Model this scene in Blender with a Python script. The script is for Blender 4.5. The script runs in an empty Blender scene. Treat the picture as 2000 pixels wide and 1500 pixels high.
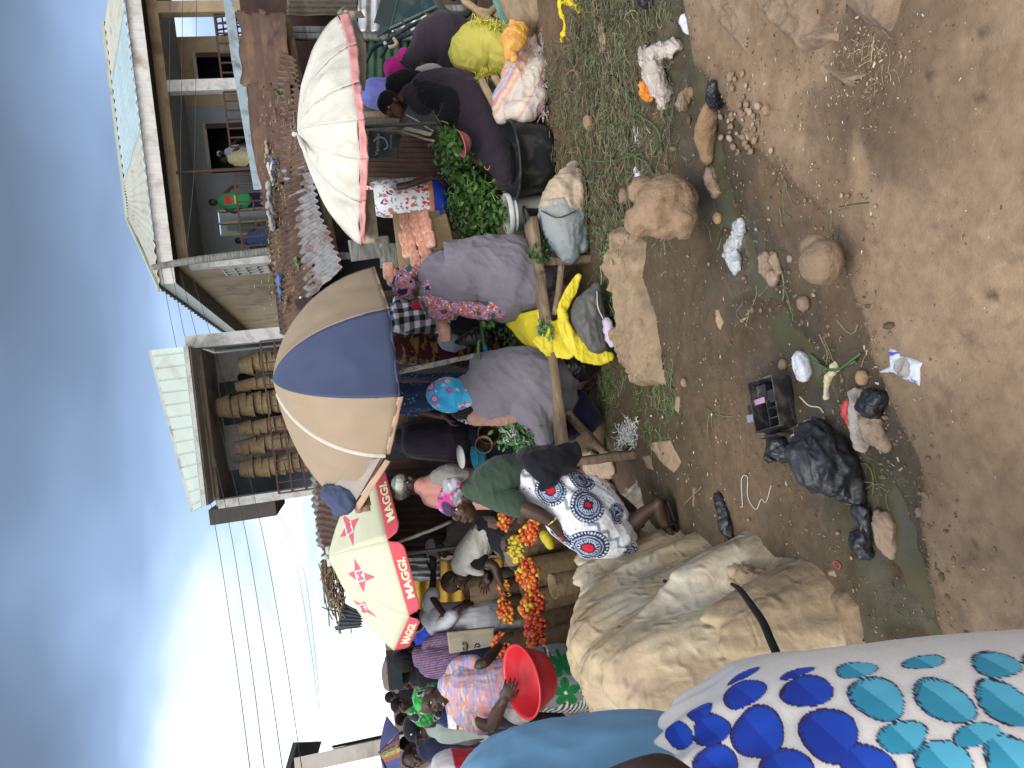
import bpy, math, random
import numpy as np
from math import radians, sin, cos, pi
SC = bpy.context.scene
COL = SC.collection
# ---------------------------------------------------------------- camera
PITCH, ROLL, CAMH, FPX = radians(12), radians(7), 1.65, 1480.0
_F = np.array([0, cos(PITCH), -sin(PITCH)])
_R0 = np.array([1.0, 0, 0]); _U0 = np.array([0, sin(PITCH), cos(PITCH)])
_U = cos(ROLL) * _U0 + sin(ROLL) * _R0
_R = cos(ROLL) * _R0 - sin(ROLL) * _U0
CAM = np.array([0, 0, CAMH])
cd = bpy.data.cameras.new('camera'); co = bpy.data.objects.new('camera', cd); COL.objects.link(co)
from mathutils import Matrix, Vector
m3 = Matrix((tuple(-_U), tuple(_R), tuple(-_F))).transposed()
co.matrix_world = Matrix.Translation(CAM.tolist()) @ m3.to_4x4()
cd.sensor_width = 36; cd.lens = 36 * FPX / 2000; cd.clip_start = 0.05; cd.clip_end = 2000
SC.camera = co
# ---------------------------------------------------------------- world and sun
SUN_EL, SUN_AZ = 50, 200
w = bpy.data.worlds.new('World'); SC.world = w; w.use_nodes = True
nt = w.node_tree; nt.nodes.clear()
def nd(nt, t, **k):
    n = nt.nodes.new(t)
    for a, b in k.items():
        if a.startswith('i_'): n.inputs[a[2:].replace('_', ' ')].default_value = b
        else: setattr(n, a, b)
    return n
def ramp(nt, fac, stops, interp='LINEAR'):
    r = nt.nodes.new('ShaderNodeValToRGB'); r.color_ramp.interpolation = interp
    e = r.color_ramp.elements
    while len(e) < len(stops): e.new(0.5)
    for k, (p, c) in enumerate(stops):
        e[k].position = p; e[k].color = (*c, 1) if len(c) == 3 else c
    nt.links.new(fac, r.inputs[0]); return r.outputs[0]
def mth(nt, op, a, b=None, c=None):
    n = nt.nodes.new('ShaderNodeMath'); n.operation = op
    for i, v in enumerate((a, b, c)):
        if v is None: continue
        if isinstance(v, (int, float)): n.inputs[i].default_value = v
        else: nt.links.new(v, n.inputs[i])
    return n.outputs[0]
def mixc(nt, f, a, b, mode='MIX'):
    n = nt.nodes.new('ShaderNodeMix'); n.data_type = 'RGBA'; n.blend_type = mode
    for s, v in ((0, f), (6, a), (7, b)):
        if isinstance(v, (int, float)): n.inputs[s].default_value = v
        elif isinstance(v, tuple): n.inputs[s].default_value = (*v[:3], 1)
        else: nt.links.new(v, n.inputs[s])
    return n.outputs[2]
tc = nd(nt, 'ShaderNodeTexCoord'); L = nt.links.new
sky = nd(nt, 'ShaderNodeTexSky', sky_type='NISHITA', sun_disc=False, sun_elevation=radians(SUN_EL), sun_rotation=radians(SUN_AZ), air_density=1.2, dust_density=2.0)
sep = nd(nt, 'ShaderNodeSeparateXYZ'); L(tc.outputs['Generated'], sep.inputs[0])
X, Y, Z = sep.outputs
mp = nd(nt, 'ShaderNodeMapping'); mp.inputs['Scale'].default_value = (1, 1, 2.2); L(tc.outputs['Generated'], mp.inputs[0])
n1 = nd(nt, 'ShaderNodeTexNoise', i_Scale=1.9, i_Detail=3.5, i_Roughness=0.45, i_Distortion=0.2); L(mp.outputs[0], n1.inputs['Vector'])
# clouds seen on a flat deck: direction divided by its height
dv = mth(nt, 'ADD', mth(nt, 'MAXIMUM', Z, 0.0), 0.16); cb = nd(nt, 'ShaderNodeCombineXYZ'); L(mth(nt, 'DIVIDE', X, dv), cb.inputs[0]); L(mth(nt, 'DIVIDE', Y, dv), cb.inputs[1])
n3 = nd(nt, 'ShaderNodeTexNoise', i_Scale=1.05, i_Detail=3.5, i_Roughness=0.45, i_Distortion=0.25); L(cb.outputs[0], n3.inputs['Vector'])
n2 = nd(nt, 'ShaderNodeTexNoise', i_Scale=1.1, i_Detail=3.0, i_Roughness=0.5); L(mp.outputs[0], n2.inputs['Vector'])
# brightness parameter: low above the rooftops, high towards the horizon on the left
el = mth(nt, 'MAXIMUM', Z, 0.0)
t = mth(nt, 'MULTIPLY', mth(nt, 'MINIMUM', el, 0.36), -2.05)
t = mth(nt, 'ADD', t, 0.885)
t = mth(nt, 'ADD', t, mth(nt, 'MULTIPLY', mth(nt, 'MAXIMUM', mth(nt, 'SUBTRACT', el, 0.5), 0.0), 1.5))  # unseen overhead sky brightened, added for soft top light
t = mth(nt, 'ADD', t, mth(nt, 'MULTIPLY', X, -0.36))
t = mth(nt, 'ADD', t, mth(nt, 'MULTIPLY', mth(nt, 'MINIMUM', Y, 0.1), -0.75))  # unseen sky behind the camera brightened to light the ground
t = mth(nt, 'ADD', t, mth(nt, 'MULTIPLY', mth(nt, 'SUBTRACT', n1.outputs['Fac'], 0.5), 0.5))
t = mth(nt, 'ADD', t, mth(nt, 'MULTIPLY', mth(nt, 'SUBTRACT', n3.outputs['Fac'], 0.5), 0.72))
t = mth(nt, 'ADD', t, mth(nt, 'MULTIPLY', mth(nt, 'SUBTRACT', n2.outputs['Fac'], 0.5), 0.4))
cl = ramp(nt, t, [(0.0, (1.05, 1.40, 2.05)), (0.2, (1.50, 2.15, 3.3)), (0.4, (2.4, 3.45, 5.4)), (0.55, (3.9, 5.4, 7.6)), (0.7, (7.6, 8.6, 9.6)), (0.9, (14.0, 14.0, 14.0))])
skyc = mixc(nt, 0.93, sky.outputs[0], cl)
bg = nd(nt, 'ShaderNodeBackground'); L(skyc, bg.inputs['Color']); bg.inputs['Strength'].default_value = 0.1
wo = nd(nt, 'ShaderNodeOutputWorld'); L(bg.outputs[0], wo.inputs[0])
sl = bpy.data.lights.new('sun', 'SUN'); sl.energy = 1.5; sl.angle = radians(30); sl.color = (1, 0.96, 0.9)
so = bpy.data.objects.new('sun', sl); COL.objects.link(so)
so.rotation_euler = (radians(90 - SUN_EL), 0, radians(180 - SUN_AZ))
so.location = (0, 0, 20)
SC.view_settings.view_transform = 'Standard'; SC.view_settings.look = 'None'
SC.view_settings.exposure = 0.6; SC.view_settings.gamma = 1
# ---------------------------------------------------------------- geometry helpers
def ray(px, py): return (_F * FPX + _R * (750 - py) + _U * (1000 - px)) / FPX
def W(px, py, d): return CAM + ray(px, py) * d                      # point seen at px,py at depth d metres
def PY(px, py, y): r = ray(px, py); return CAM + r * (y / r[1])     # ... on the vertical plane Y = y
def G0(px, py, z=0.0): r = ray(px, py); return CAM + r * ((z - CAMH) / r[2])
def dep(p): return float(np.dot(np.asarray(p) - CAM, _F))
def _h(ix, iy, iz, seed):
    n = (ix.astype(np.int64) * 374761393 + iy.astype(np.int64) * 668265263 + iz.astype(np.int64) * 2147483647 // 7 + iz.astype(np.int64) * 1274126177 + seed * 144665) & 0xffffffff
    n = ((n ^ (n >> 13)) * 1274126177) & 0xffffffff
    n = ((n ^ (n >> 16)) * 2246822519) & 0xffffffff
    return ((n ^ (n >> 15)) & 0xffff) / 65535.0
def vn(P, seed=0):
    P = np.asarray(P, float); i = np.floor(P).astype(np.int64); f = P - i; f = f * f * (3 - 2 * f)
    r = 0
    for a in (0, 1):
        for b in (0, 1):
            for c in (0, 1):
                wt = (f[:, 0] if a else 1 - f[:, 0]) * (f[:, 1] if b else 1 - f[:, 1]) * (f[:, 2] if c else 1 - f[:, 2])
                r = r + wt * _h(i[:, 0] + a, i[:, 1] + b, i[:, 2] + c, seed)
    return r * 2 - 1
def fbm(P, o=4, seed=0):
    r = 0; a = 1; P = np.asarray(P, float); s = 0
    for k in range(o):
        r = r + a * vn(P * (2.03 ** k) + 17.3 * k, seed + k); s += a; a *= 0.5
    return r / s
def ridged(P, o=3, seed=0):
    r = 0; a = 1; P = np.asarray(P, float); s = 0
    for k in range(o):
        r = r + a * (2 * (1 - np.abs(vn(P * (1.9 ** k) + 9.1 * k, seed + k))) ** 2.4 - .75); s += a; a *= 0.55
    return r / s
def sst(a, b, x): t = np.clip((x - a) / (b - a), 0, 1); return t * t * (3 - 2 * t)
def nz(v): v = np.asarray(v, float); return v / (np.linalg.norm(v) + 1e-12)
def lerp(a, b, t): return a + (b - a) * t
def wloc(o):
    l = np.zeros(3)
    while o is not None: l += np.array(o.location); o = o.parent
    return l
def tag(o, label=None, cat=None, group=None, kind=None):
    if label: o['label'] = label
    if cat: o['category'] = cat
    if group: o['group'] = group
    if kind: o['kind'] = kind
    return o
def thing(name, loc, label, cat, group=None):
    o = bpy.data.objects.new(name, None); COL.objects.link(o); o.location = tuple(loc); o.empty_display_size = 0.1
    return tag(o, label, cat, group)
def mk(name, V, Fc, mat, parent=None, smooth=True, col=None, label=None, cat=None, group=None, kind=None, uv=None, matidx=None, mats=None):
    V = np.asarray(V, float)
    base = np.array([V[:, 0].mean(), V[:, 1].mean(), V[:, 2].min() if parent is None else V[:, 2].mean()])
    if kind == 'structure': base = np.zeros(3)
    me = bpy.data.meshes.new(name)
    me.from_pydata((V - base).tolist(), [], Fc if isinstance(Fc, list) else Fc.tolist())
    if mats:
        for m in mats: me.materials.append(m)
        me.polygons.foreach_set('material_index', np.asarray(matidx, np.int32))
    else: me.materials.append(mat)
    if smooth: me.polygons.foreach_set('use_smooth', np.ones(len(me.polygons), bool))
    if col is not None:
        a = me.color_attributes.new('Col', 'FLOAT_COLOR', 'POINT')
        c = np.ones((len(V), 4), np.float32); c[:, :3] = col; a.data.foreach_set('color', c.ravel())
    me.update()
    o = bpy.data.objects.new(name, me); COL.objects.link(o)
    if parent is not None: o.parent = parent; o.location = tuple(base - wloc(parent))
    else: o.location = tuple(base)
    return tag(o, label, cat, group, kind)
def join(parts):
    V = []; Fc = []; n = 0
    for v, f in parts:
        V.append(np.asarray(v, float)); Fc += [[i + n for i in q] for q in f]; n += len(v)
    return np.vstack(V), Fc
def grid_faces(nu, nv, wrapu=False):
    f = []
    for j in range(nv - 1):
        for i in range(nu if wrapu else nu - 1):
            i2 = (i + 1) % nu
            f.append([j * nu + i, j * nu + i2, (j + 1) * nu + i2, (j + 1) * nu + i])
    return f
def catmull(K, n):
    K = np.asarray(K, float); m = len(K)
    if m == 2: t = np.linspace(0, 1, n)[:, None]; return K[0] * (1 - t) + K[1] * t
    Q = np.vstack([2 * K[0] - K[1], K, 2 * K[-1] - K[-2]]); out = []
    for s in np.linspace(0, m - 1, n):
        i = min(int(s), m - 2); t = s - i; a, b, c, d = Q[i], Q[i + 1], Q[i + 2], Q[i + 3]
        out.append(0.5 * (2 * b + (c - a) * t + (2 * a - 5 * b + 4 * c - d) * t * t + (3 * b - a - 3 * c + d) * t ** 3))
    return np.array(out)
def ringtube(C, RA, RB, n=16, view=None, cap=True, up=None):
    """elliptic tube along C; RA across (in the picture plane), RB in depth"""
    C = np.asarray(C, float); V = []; m = len(C)
    T = np.gradient(C, axis=0) if m > 2 else np.repeat((C[1] - C[0])[None], 2, 0)
    T = T / (np.linalg.norm(T, axis=1)[:, None] + 1e-9)
    ang = np.linspace(0, 2 * pi, n, endpoint=False)
    rows = [(C[k], T[k], RA[k], RB[k]) for k in range(m)]
    if cap:
        def capr(k, sgn):
            o = []
            r = min(RA[k], RB[k])
            for a in (0.35, 0.75, 0.98): o.append((C[k] + T[k] * sgn * r * sin(a * pi / 2), T[k], RA[k] * cos(a * pi / 2), RB[k] * cos(a * pi / 2)))
            return o
        rows = capr(0, -1)[::-1] + rows + capr(m - 1, 1)
    side0 = None
    for c, t, ra, rb in rows:
        vd = (c - CAM) if view is None else np.asarray(view, float)
        if up is not None: vd = np.asarray(up, float)
        vd = nz(vd); s = np.cross(t, vd)
        if np.linalg.norm(s) < 0.15: s = side0 if side0 is not None else np.cross(t, [0.3, 0.2, 1.0])
        s = nz(s)
        if side0 is not None and np.dot(s, side0) < 0: s = -s
        side0 = s; dn = nz(np.cross(s, t))
        V.append(c + np.outer(np.cos(ang), s) * ra + np.outer(np.sin(ang), dn) * rb)
    k = len(rows); V = np.vstack(V); f = grid_faces(n, k, True)
    f = [q[::-1] for q in f]
    V = np.vstack([V, rows[0][0][None], rows[-1][0][None]]); a, b = len(V) - 2, len(V) - 1
    for i in range(n):
        f.append([a, i, (i + 1) % n]); f.append([b, (k - 1) * n + (i + 1) % n, (k - 1) * n + i])
    return V, f
def ptube(secs, ratio=0.8, n=16, m=None, cap=True):
    """secs: (px, py, depth, half width px[, depth radius m])"""
    K = np.array([list(W(s[0], s[1], s[2])) + [s[3] * s[2] / FPX, (s[4] if len(s) > 4 else s[3] * s[2] / FPX * ratio)] for s in secs])
    K = catmull(K, m or max(2, 5 * (len(secs) - 1) + 1))
    return ringtube(K[:, :3], np.maximum(K[:, 3], 1e-4), np.maximum(K[:, 4], 1e-4), n, cap=cap)
def wtube(pts, r, n=10, m=None, rb=None, cap=True, up=None):
    pts = np.asarray(pts, float); r = np.full(len(pts), r) if np.isscalar(r) else np.asarray(r, float)
    rb = r if rb is None else (np.full(len(pts), rb) if np.isscalar(rb) else np.asarray(rb, float))
    K = np.column_stack([pts, r, rb])
    if m != 0: K = catmull(K, m or 4 * (len(pts) - 1) + 1)
    return ringtube(K[:, :3], np.maximum(K[:, 3], 1e-4), np.maximum(K[:, 4], 1e-4), n, cap=cap, up=up)
def ball(c, r, n=16, m=10):
    r = (r, r, r) if np.isscalar(r) else r; V = []
    for j in range(1, m):
        a = pi * j / m
        for i in range(n): b = 2 * pi * i / n; V.append((c[0] + r[0] * sin(a) * cos(b), c[1] + r[1] * sin(a) * sin(b), c[2] + r[2] * cos(a)))
    f = [q for q in grid_faces(n, m - 1, True)]; f = [q[::-1] for q in f]
    V += [(c[0], c[1], c[2] + r[2]), (c[0], c[1], c[2] - r[2])]; a, b = len(V) - 2, len(V) - 1
    for i in range(n): f.append([a, i, (i + 1) % n]); f.append([b, (m - 2) * n + (i + 1) % n, (m - 2) * n + i])
    return np.array(V), f
def pball(px, py, d, rx, ry=None, rd=None):
    """ellipsoid: rx, ry half sizes in px along the photo's x and y, rd in metres in depth"""
    ry = rx if ry is None else ry; s = d / FPX; rd = (rx + ry) / 2 * s if rd is None else rd
    V, f = ball((0, 0, 0), 1.0, 20, 14); c = W(px, py, d)
    vd = nz(c - CAM); e1 = nz(-_U - np.dot(-_U, vd) * vd); e2 = np.cross(vd, e1)
    return c + np.outer(V[:, 0] * rx * s, e1) + np.outer(V[:, 1] * ry * s, e2) + np.outer(V[:, 2] * rd, vd), f
def boxv(c, s, ax=None):
    ax = np.eye(3) if ax is None else np.asarray(ax, float); s = np.asarray(s, float) / 2
    V = [np.asarray(c) + ax[0] * s[0] * i + ax[1] * s[1] * j + ax[2] * s[2] * k for k in (-1, 1) for j in (-1, 1) for i in (-1, 1)]
    return np.array(V), [[0, 2, 3, 1], [4, 5, 7, 6], [0, 1, 5, 4], [2, 6, 7, 3], [0, 4, 6, 2], [1, 3, 7, 5]]
def beam(a, b, w, h, up=(0, 0, 1)):
    a = np.asarray(a, float); b = np.asarray(b, float); t = b - a; Ln = np.linalg.norm(t); t = t / Ln
    s = np.cross(t, up)
    if np.linalg.norm(s) < 0.05: s = np.cross(t, (0, 1, 0))
    s = nz(s); u = np.cross(s, t)
    return boxv((a + b) / 2, (Ln, w, h), (t, s, u))
def rough_beam(a, b, w, h, up=(0, 0, 1), seed=1, amp=0.004, seg=14):
    """hand-sawn timber: a box of many segments whose edges wander"""
    a = np.asarray(a, float); b = np.asarray(b, float); t = nz(b - a); s = np.cross(t, up)
    if np.linalg.norm(s) < 0.05: s = np.cross(t, (0, 1, 0))
    s = nz(s); u = np.cross(s, t); V = []; r = min(w, h) * 0.12
    prof = [(w/2, h/2 - r), (w/2 - r, h/2), (-w/2 + r, h/2), (-w/2, h/2 - r), (-w/2, -h/2 + r), (-w/2 + r, -h/2), (w/2 - r, -h/2), (w/2, -h/2 + r)]
    for k in range(seg + 1):
        c = a + (b - a) * k / seg
        for (x, y) in prof: V.append(c + s * x + u * y)
    V = np.array(V); V += np.column_stack([fbm(V * 9 + seed * 3, 3, seed + i) for i in range(3)]) * amp * 2
    f = [q[::-1] for q in grid_faces(8, seg + 1, True)] + [list(range(8)), list(range(seg * 8 + 7, seg * 8 - 1, -1))]
    return V, f
def sheet(c00, c10, c11, c01, nu, nv, disp=None, thick=0.003, warp=None):
    """bilinear patch with thickness; disp(u,v) metres along the normal"""
    c00, c10, c11, c01 = [np.asarray(c, float) for c in (c00, c10, c11, c01)]
    u = np.linspace(0, 1, nu); v = np.linspace(0, 1, nv); uu, vv = np.meshgrid(u, v); uu = uu.ravel(); vv = vv.ravel()
    if warp: uu2, vv2 = warp(uu, vv)
    else: uu2, vv2 = uu, vv
    a = uu2[:, None]; b = vv2[:, None]
    Pp = (c00 * (1 - a) + c10 * a) * (1 - b) + (c01 * (1 - a) + c11 * a) * b
    n = nz(np.cross(c10 - c00, c01 - c00))
    if disp is not None: Pp = Pp + n * np.asarray(disp(uu, vv))[:, None]
    return thicken(Pp, grid_faces(nu, nv), nu, nv, n, thick), uu, vv
def thicken(Pp, f, nu, nv, n, thick):
    N = len(Pp); V = np.vstack([Pp, Pp - n * thick]); F2 = f + [[i + N for i in q[::-1]] for q in f]
    bd = [i for i in range(nu)] + [j * nu + nu - 1 for j in range(1, nv)] + [(nv - 1) * nu + i for i in range(nu - 2, -1, -1)] + [j * nu for j in range(nv - 2, 0, -1)]
    for k in range(len(bd)):
        a, b = bd[k], bd[(k + 1) % len(bd)]; F2.append([b, a, a + N, b + N])
    return V, F2
def vnormals(V, f):
    V = np.asarray(V); tri = np.array([q[:3] if len(q) == 3 else q[:3] for q in f]); n = np.cross(V[tri[:, 1]] - V[tri[:, 0]], V[tri[:, 2]] - V[tri[:, 0]])
    N = np.zeros_like(V)
    for k in range(3): np.add.at(N, tri[:, k], n)
    return N / (np.linalg.norm(N, axis=1)[:, None] + 1e-12)
def poly_slab(pts, thick, n, edge=0.0):
    """closed outline (N,3) with thickness along n"""
    pts = np.asarray(pts, float); N = len(pts); c = pts.mean(0)
    V = np.vstack([pts, pts - np.asarray(n) * thick, c[None], (c - np.asarray(n) * thick)[None]])
    f = []
    for i in range(N):
        j = (i + 1) % N; f.append([i, j, 2 * N]); f.append([j + N, i + N, 2 * N + 1]); f.append([j, i, i + N, j + N])
    return V, f
_tmpcount = 0
def remesh(parts, vox, smooth=2, rawout=False):
    V, f = join(parts)
    me = bpy.data.meshes.new('tmp'); me.from_pydata(V.tolist(), [], f)
    o = bpy.data.objects.new('tmp', me); COL.objects.link(o)
    md = o.modifiers.new('r', 'REMESH'); md.mode = 'VOXEL'; md.voxel_size = vox
    if smooth: s = o.modifiers.new('s', 'SMOOTH'); s.factor = 0.5; s.iterations = smooth
    dg = bpy.context.evaluated_depsgraph_get(); ev = o.evaluated_get(dg); m2 = ev.to_mesh()
    n = len(m2.vertices); co_ = np.empty(n * 3); m2.vertices.foreach_get('co', co_); nn = np.empty(n * 3); m2.vertex_normals.foreach_get('vector', nn)
    fc = np.empty(len(m2.loops), np.int32); m2.loops.foreach_get('vertex_index', fc); ls = np.empty(len(m2.polygons), np.int32); m2.polygons.foreach_get('loop_total', ls)
    ev.to_mesh_clear(); bpy.data.objects.remove(o); bpy.data.meshes.remove(me)
    if (ls == 4).all(): F2 = fc.reshape(-1, 4)
    else:
        F2 = []; k = 0; fl = fc.tolist()
        for t_ in ls: F2.append(fl[k:k + t_]); k += t_
    return co_.reshape(-1, 3), nn.reshape(-1, 3), F2
def blob(name, mat, parts, parent=None, vox=0.012, smooth=2, fold=None, folds2=None, rough=None, col=None, post=None, **kw):
    """union of closed shapes as one smooth surface; fold=(amp, freq, direction the folds run along, stretch, seed)"""
    V, N, Fc = remesh(parts, vox, smooth)
    B = V.copy()
    for fo in (fold, folds2):
        if fo:
            amp, fr, dr, st, sd = fo; dr = nz(dr); al = V @ dr
            Q = (B - np.outer(B @ dr, dr) * (1 - st)) * fr
            V = V + N * (amp * ridged(Q + 0.35 * fbm(Q * 0.6, 2, sd + 5)[:, None], 3, sd))[:, None]
    if rough: V = V + N * (rough[0] * fbm(B * rough[1], 4, 7))[:, None]
    c = None
    if col is not None: c = col(B, N)
    if post: V = post(V, N)
    return mk(name, V, Fc, mat, parent, col=c, **kw)
# ---------------------------------------------------------------- materials
MATS = {}
def M(name, rgb=None, rough=0.85, var=0.25, vs=6.0, dirt=None, bump=0.25, bs=60.0, metal=0.0, spec=0.3, alpha=1.0, stretch=(1, 1, 1), sheen=0.0, trans=0.0, stripes=None, weave=0, sss=0, darkspots=None, coat=0, edge=None, ior=1.45, crease=None):
    if name in MATS: return MATS[name]
    m = bpy.data.materials.new(name); m.use_nodes = True; nt = m.node_tree; nt.nodes.clear(); L = nt.links.new
    out = nd(nt, 'ShaderNodeOutputMaterial'); b = nd(nt, 'ShaderNodeBsdfPrincipled'); L(b.outputs[0], out.inputs[0])
    tcn = nd(nt, 'ShaderNodeTexCoord'); mp = nd(nt, 'ShaderNodeMapping'); mp.inputs['Scale'].default_value = stretch; L(tcn.outputs['Object'], mp.inputs[0]); v = mp.outputs[0]
    if rgb is None: base = nd(nt, 'ShaderNodeAttribute', attribute_name='Col').outputs['Color']
    else:
        r_ = nt.nodes.new('ShaderNodeRGB'); r_.outputs[0].default_value = (*rgb, 1); base = r_.outputs[0]
    nn = nd(nt, 'ShaderNodeTexNoise', i_Scale=vs, i_Detail=6.0, i_Roughness=0.6, i_Distortion=0.4); L(v, nn.inputs['Vector'])
    if stripes:
        wv = nd(nt, 'ShaderNodeTexWave', i_Scale=stripes[0], i_Distortion=stripes[1], i_Detail=2.0); L(v, wv.inputs['Vector'])
        base = mixc(nt, mth(nt, 'MULTIPLY', wv.outputs['Fac'], stripes[3]), base, stripes[2])
    g = ramp(nt, nn.outputs['Fac'], [(0.25, (1 - var,) * 3), (0.75, (1 + var * 0.6,) * 3)])
    c = mixc(nt, 1.0, base, g, 'MULTIPLY')
    if dirt:
        dc, amt, ds = dirt
        n3 = nd(nt, 'ShaderNodeTexNoise', i_Scale=ds, i_Detail=8.0, i_Roughness=0.65, i_Distortion=0.6); L(v, n3.inputs['Vector'])
        k = ramp(nt, n3.outputs['Fac'], [(0.62 - amt * 0.35, (0, 0, 0)), (0.78 - amt * 0.25, (1, 1, 1))])
        c = mixc(nt, mth(nt, 'MULTIPLY', k, 0.85), c, dc)
    if darkspots:
        vo = nd(nt, 'ShaderNodeTexVoronoi', i_Scale=darkspots[0]); L(v, vo.inputs['Vector'])
        k = ramp(nt, vo.outputs['Distance'], [(darkspots[1], (1, 1, 1)), (darkspots[1] * 1.5, (0, 0, 0))])
        c = mixc(nt, mth(nt, 'MULTIPLY', k, 0.8), c, darkspots[2])
    L(c, b.inputs['Base Color'])
    rr = mth(nt, 'ADD', mth(nt, 'MULTIPLY', mth(nt, 'SUBTRACT', nn.outputs['Fac'], 0.5), 0.25), rough); L(rr, b.inputs['Roughness'])
    b.inputs['Metallic'].default_value = metal; b.inputs['Specular IOR Level'].default_value = spec
    b.inputs['IOR'].default_value = ior
    if sheen: b.inputs['Sheen Weight'].default_value = sheen; b.inputs['Sheen Roughness'].default_value = 0.5
    if alpha < 1: b.inputs['Alpha'].default_value = alpha
    if trans: b.inputs['Transmission Weight'].default_value = trans
    if coat: b.inputs['Coat Weight'].default_value = coat; b.inputs['Coat Roughness'].default_value = 0.15
    if bump:
        n4 = nd(nt, 'ShaderNodeTexNoise', i_Scale=bs, i_Detail=5.0, i_Roughness=0.65); L(v, n4.inputs['Vector']); hh = n4.outputs['Fac']
        bp = nd(nt, 'ShaderNodeBump'); bp.inputs['Strength'].default_value = bump; bp.inputs['Distance'].default_value = min(0.02, 0.6 / bs)
        if weave:
            wx = nd(nt, 'ShaderNodeTexWave', i_Scale=weave, i_Distortion=0.6); wx.bands_direction = 'X'; L(v, wx.inputs['Vector'])
            wz = nd(nt, 'ShaderNodeTexWave', i_Scale=weave, i_Distortion=0.6); wz.bands_direction = 'Z'; L(v, wz.inputs['Vector'])
            hh = mth(nt, 'ADD', hh, mth(nt, 'MULTIPLY', mth(nt, 'MULTIPLY', wx.outputs['Fac'], wz.outputs['Fac']), 0.8))
        L(hh, bp.inputs['Height']); last = bp.outputs[0]
        if crease:
            n5 = nd(nt, 'ShaderNodeTexNoise', i_Scale=crease[0], i_Detail=3.0, i_Roughness=0.5, i_Distortion=0.9); n5.noise_type = 'RIDGED_MULTIFRACTAL'; L(v, n5.inputs['Vector'])
            b2 = nd(nt, 'ShaderNodeBump'); b2.inputs['Strength'].default_value = crease[1]; b2.inputs['Distance'].default_value = crease[2]; L(n5.outputs['Fac'], b2.inputs['Height']); L(last, b2.inputs['Normal']); last = b2.outputs[0]
        L(last, b.inputs['Normal'])
    MATS[name] = m; return m
RNG = random.Random(11)
# ================================================================ GROUND
def pline(pts): return np.array([G0(*p)[:2] for p in pts])
GUT = pline([(1300, -40), (1315, 60), (1335, 180), (1370, 300), (1400, 440), (1455, 560), (1500, 660), (1560, 740), (1620, 820), (1680, 930), (1740, 1080), (1790, 1230), (1850, 1400)])
EDGE = pline([(1335, -200), (1342, -60), (1362, 60), (1372, 130), (1440, 220), (1500, 290), (1570, 370), (1640, 440), (1700, 560), (1735, 700), (1775, 800), (1815, 900), (1835, 1050), (1860, 1200), (1900, 1400), (1960, 1600)])
def segdist(P, L):
    best = np.full(len(P), 1e9); sg = np.zeros(len(P))
    for a, b in zip(L[:-1], L[1:]):
        d = b - a; t = np.clip(((P - a) @ d) / (d @ d), 0, 1); q = P - (a + t[:, None] * d); dd = np.hypot(q[:, 0], q[:, 1])
        cr = d[0] * q[:, 1] - d[1] * q[:, 0]; m = dd < best; best[m] = dd[m]; sg[m] = np.sign(cr[m])
    return best, sg
def inpoly(P, poly):
    c = np.zeros(len(P), bool); x, y = P[:, 0], P[:, 1]; n = len(poly)
    for i in range(n):
        a, b = poly[i], poly[i - 1]
        if abs(a[1] - b[1]) < 1e-9: continue
        k = ((a[1] > y) != (b[1] > y)) & (x < (b[0] - a[0]) * (y - a[1]) / (b[1] - a[1]) + a[0]); c ^= k
    return c
def p3(P): return np.column_stack([P, np.zeros(len(P))])
def hgt(P):
    P = np.asarray(P, float).reshape(-1, 2); Q = p3(P)
    dg, _ = segdist(P, GUT); de, se = segdist(P, EDGE)
    rag = 0.05 * fbm(Q * 5, 3, 3)
    near = sst(-0.03, 0.05, (de * se + rag))
    h = 0.075 * near - 0.085 * np.exp(-((dg + 0.04 * fbm(Q * 4, 2, 8)) / 0.17) ** 2) * (1 - near)
    wet = np.exp(-(dg / 0.35) ** 2)
    h = h + (1 - near) * (0.018 * fbm(Q * 3.1, 4, 1) + 0.016 * fbm(Q * 11, 3, 2) * (0.5 + wet) + 0.006 * fbm(Q * 35, 2, 5)) + near * (0.012 * fbm(Q * 2.2, 3, 1) + 0.0015 * fbm(Q * 28, 2, 6))
    return h * sst(40, 12, np.hypot(P[:, 0], P[:, 1]))
_se = segdist(np.array([[0.3, 1.2]]), EDGE)[1][0]
if _se < 0: EDGE = EDGE[::-1].copy()
_gx = np.arange(-4.6, 4.6, .015); _gy = np.arange(.7, 9.2, .015); _GX, _GY = np.meshgrid(_gx, _gy); _HG = hgt(np.column_stack([_GX.ravel(), _GY.ravel()])).reshape(_GX.shape); _hgt = hgt
def hgt(P):
    """the same height, read from a table near the camera"""
    P = np.asarray(P, float).reshape(-1, 2); u = (P[:, 0] + 4.6) / .015; v = (P[:, 1] - .7) / .015; i = np.floor(u).astype(int); j = np.floor(v).astype(int)
    ok = (i >= 0) & (j >= 0) & (i < len(_gx) - 1) & (j < len(_gy) - 1); r = np.zeros(len(P))
    if not ok.all() and (~ok).sum(): r[~ok] = _hgt(P[~ok])
    i, j, a, b = i[ok], j[ok], (u - np.floor(u))[ok], (v - np.floor(v))[ok]; r[ok] = (_HG[j, i] * (1 - a) + _HG[j, i + 1] * a) * (1 - b) + (_HG[j + 1, i] * (1 - a) + _HG[j + 1, i + 1] * a) * b
    return r
def G(px, py, dz=0.0):
    """point of the ground sheet seen at px,py"""
    z = 0.0
    for _ in range(5): p = G0(px, py, z + dz); z = float(hgt(p[:2])[0])
    p[2] = z + dz; return p
def GD(px, py): return dep(G(px, py))
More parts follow.
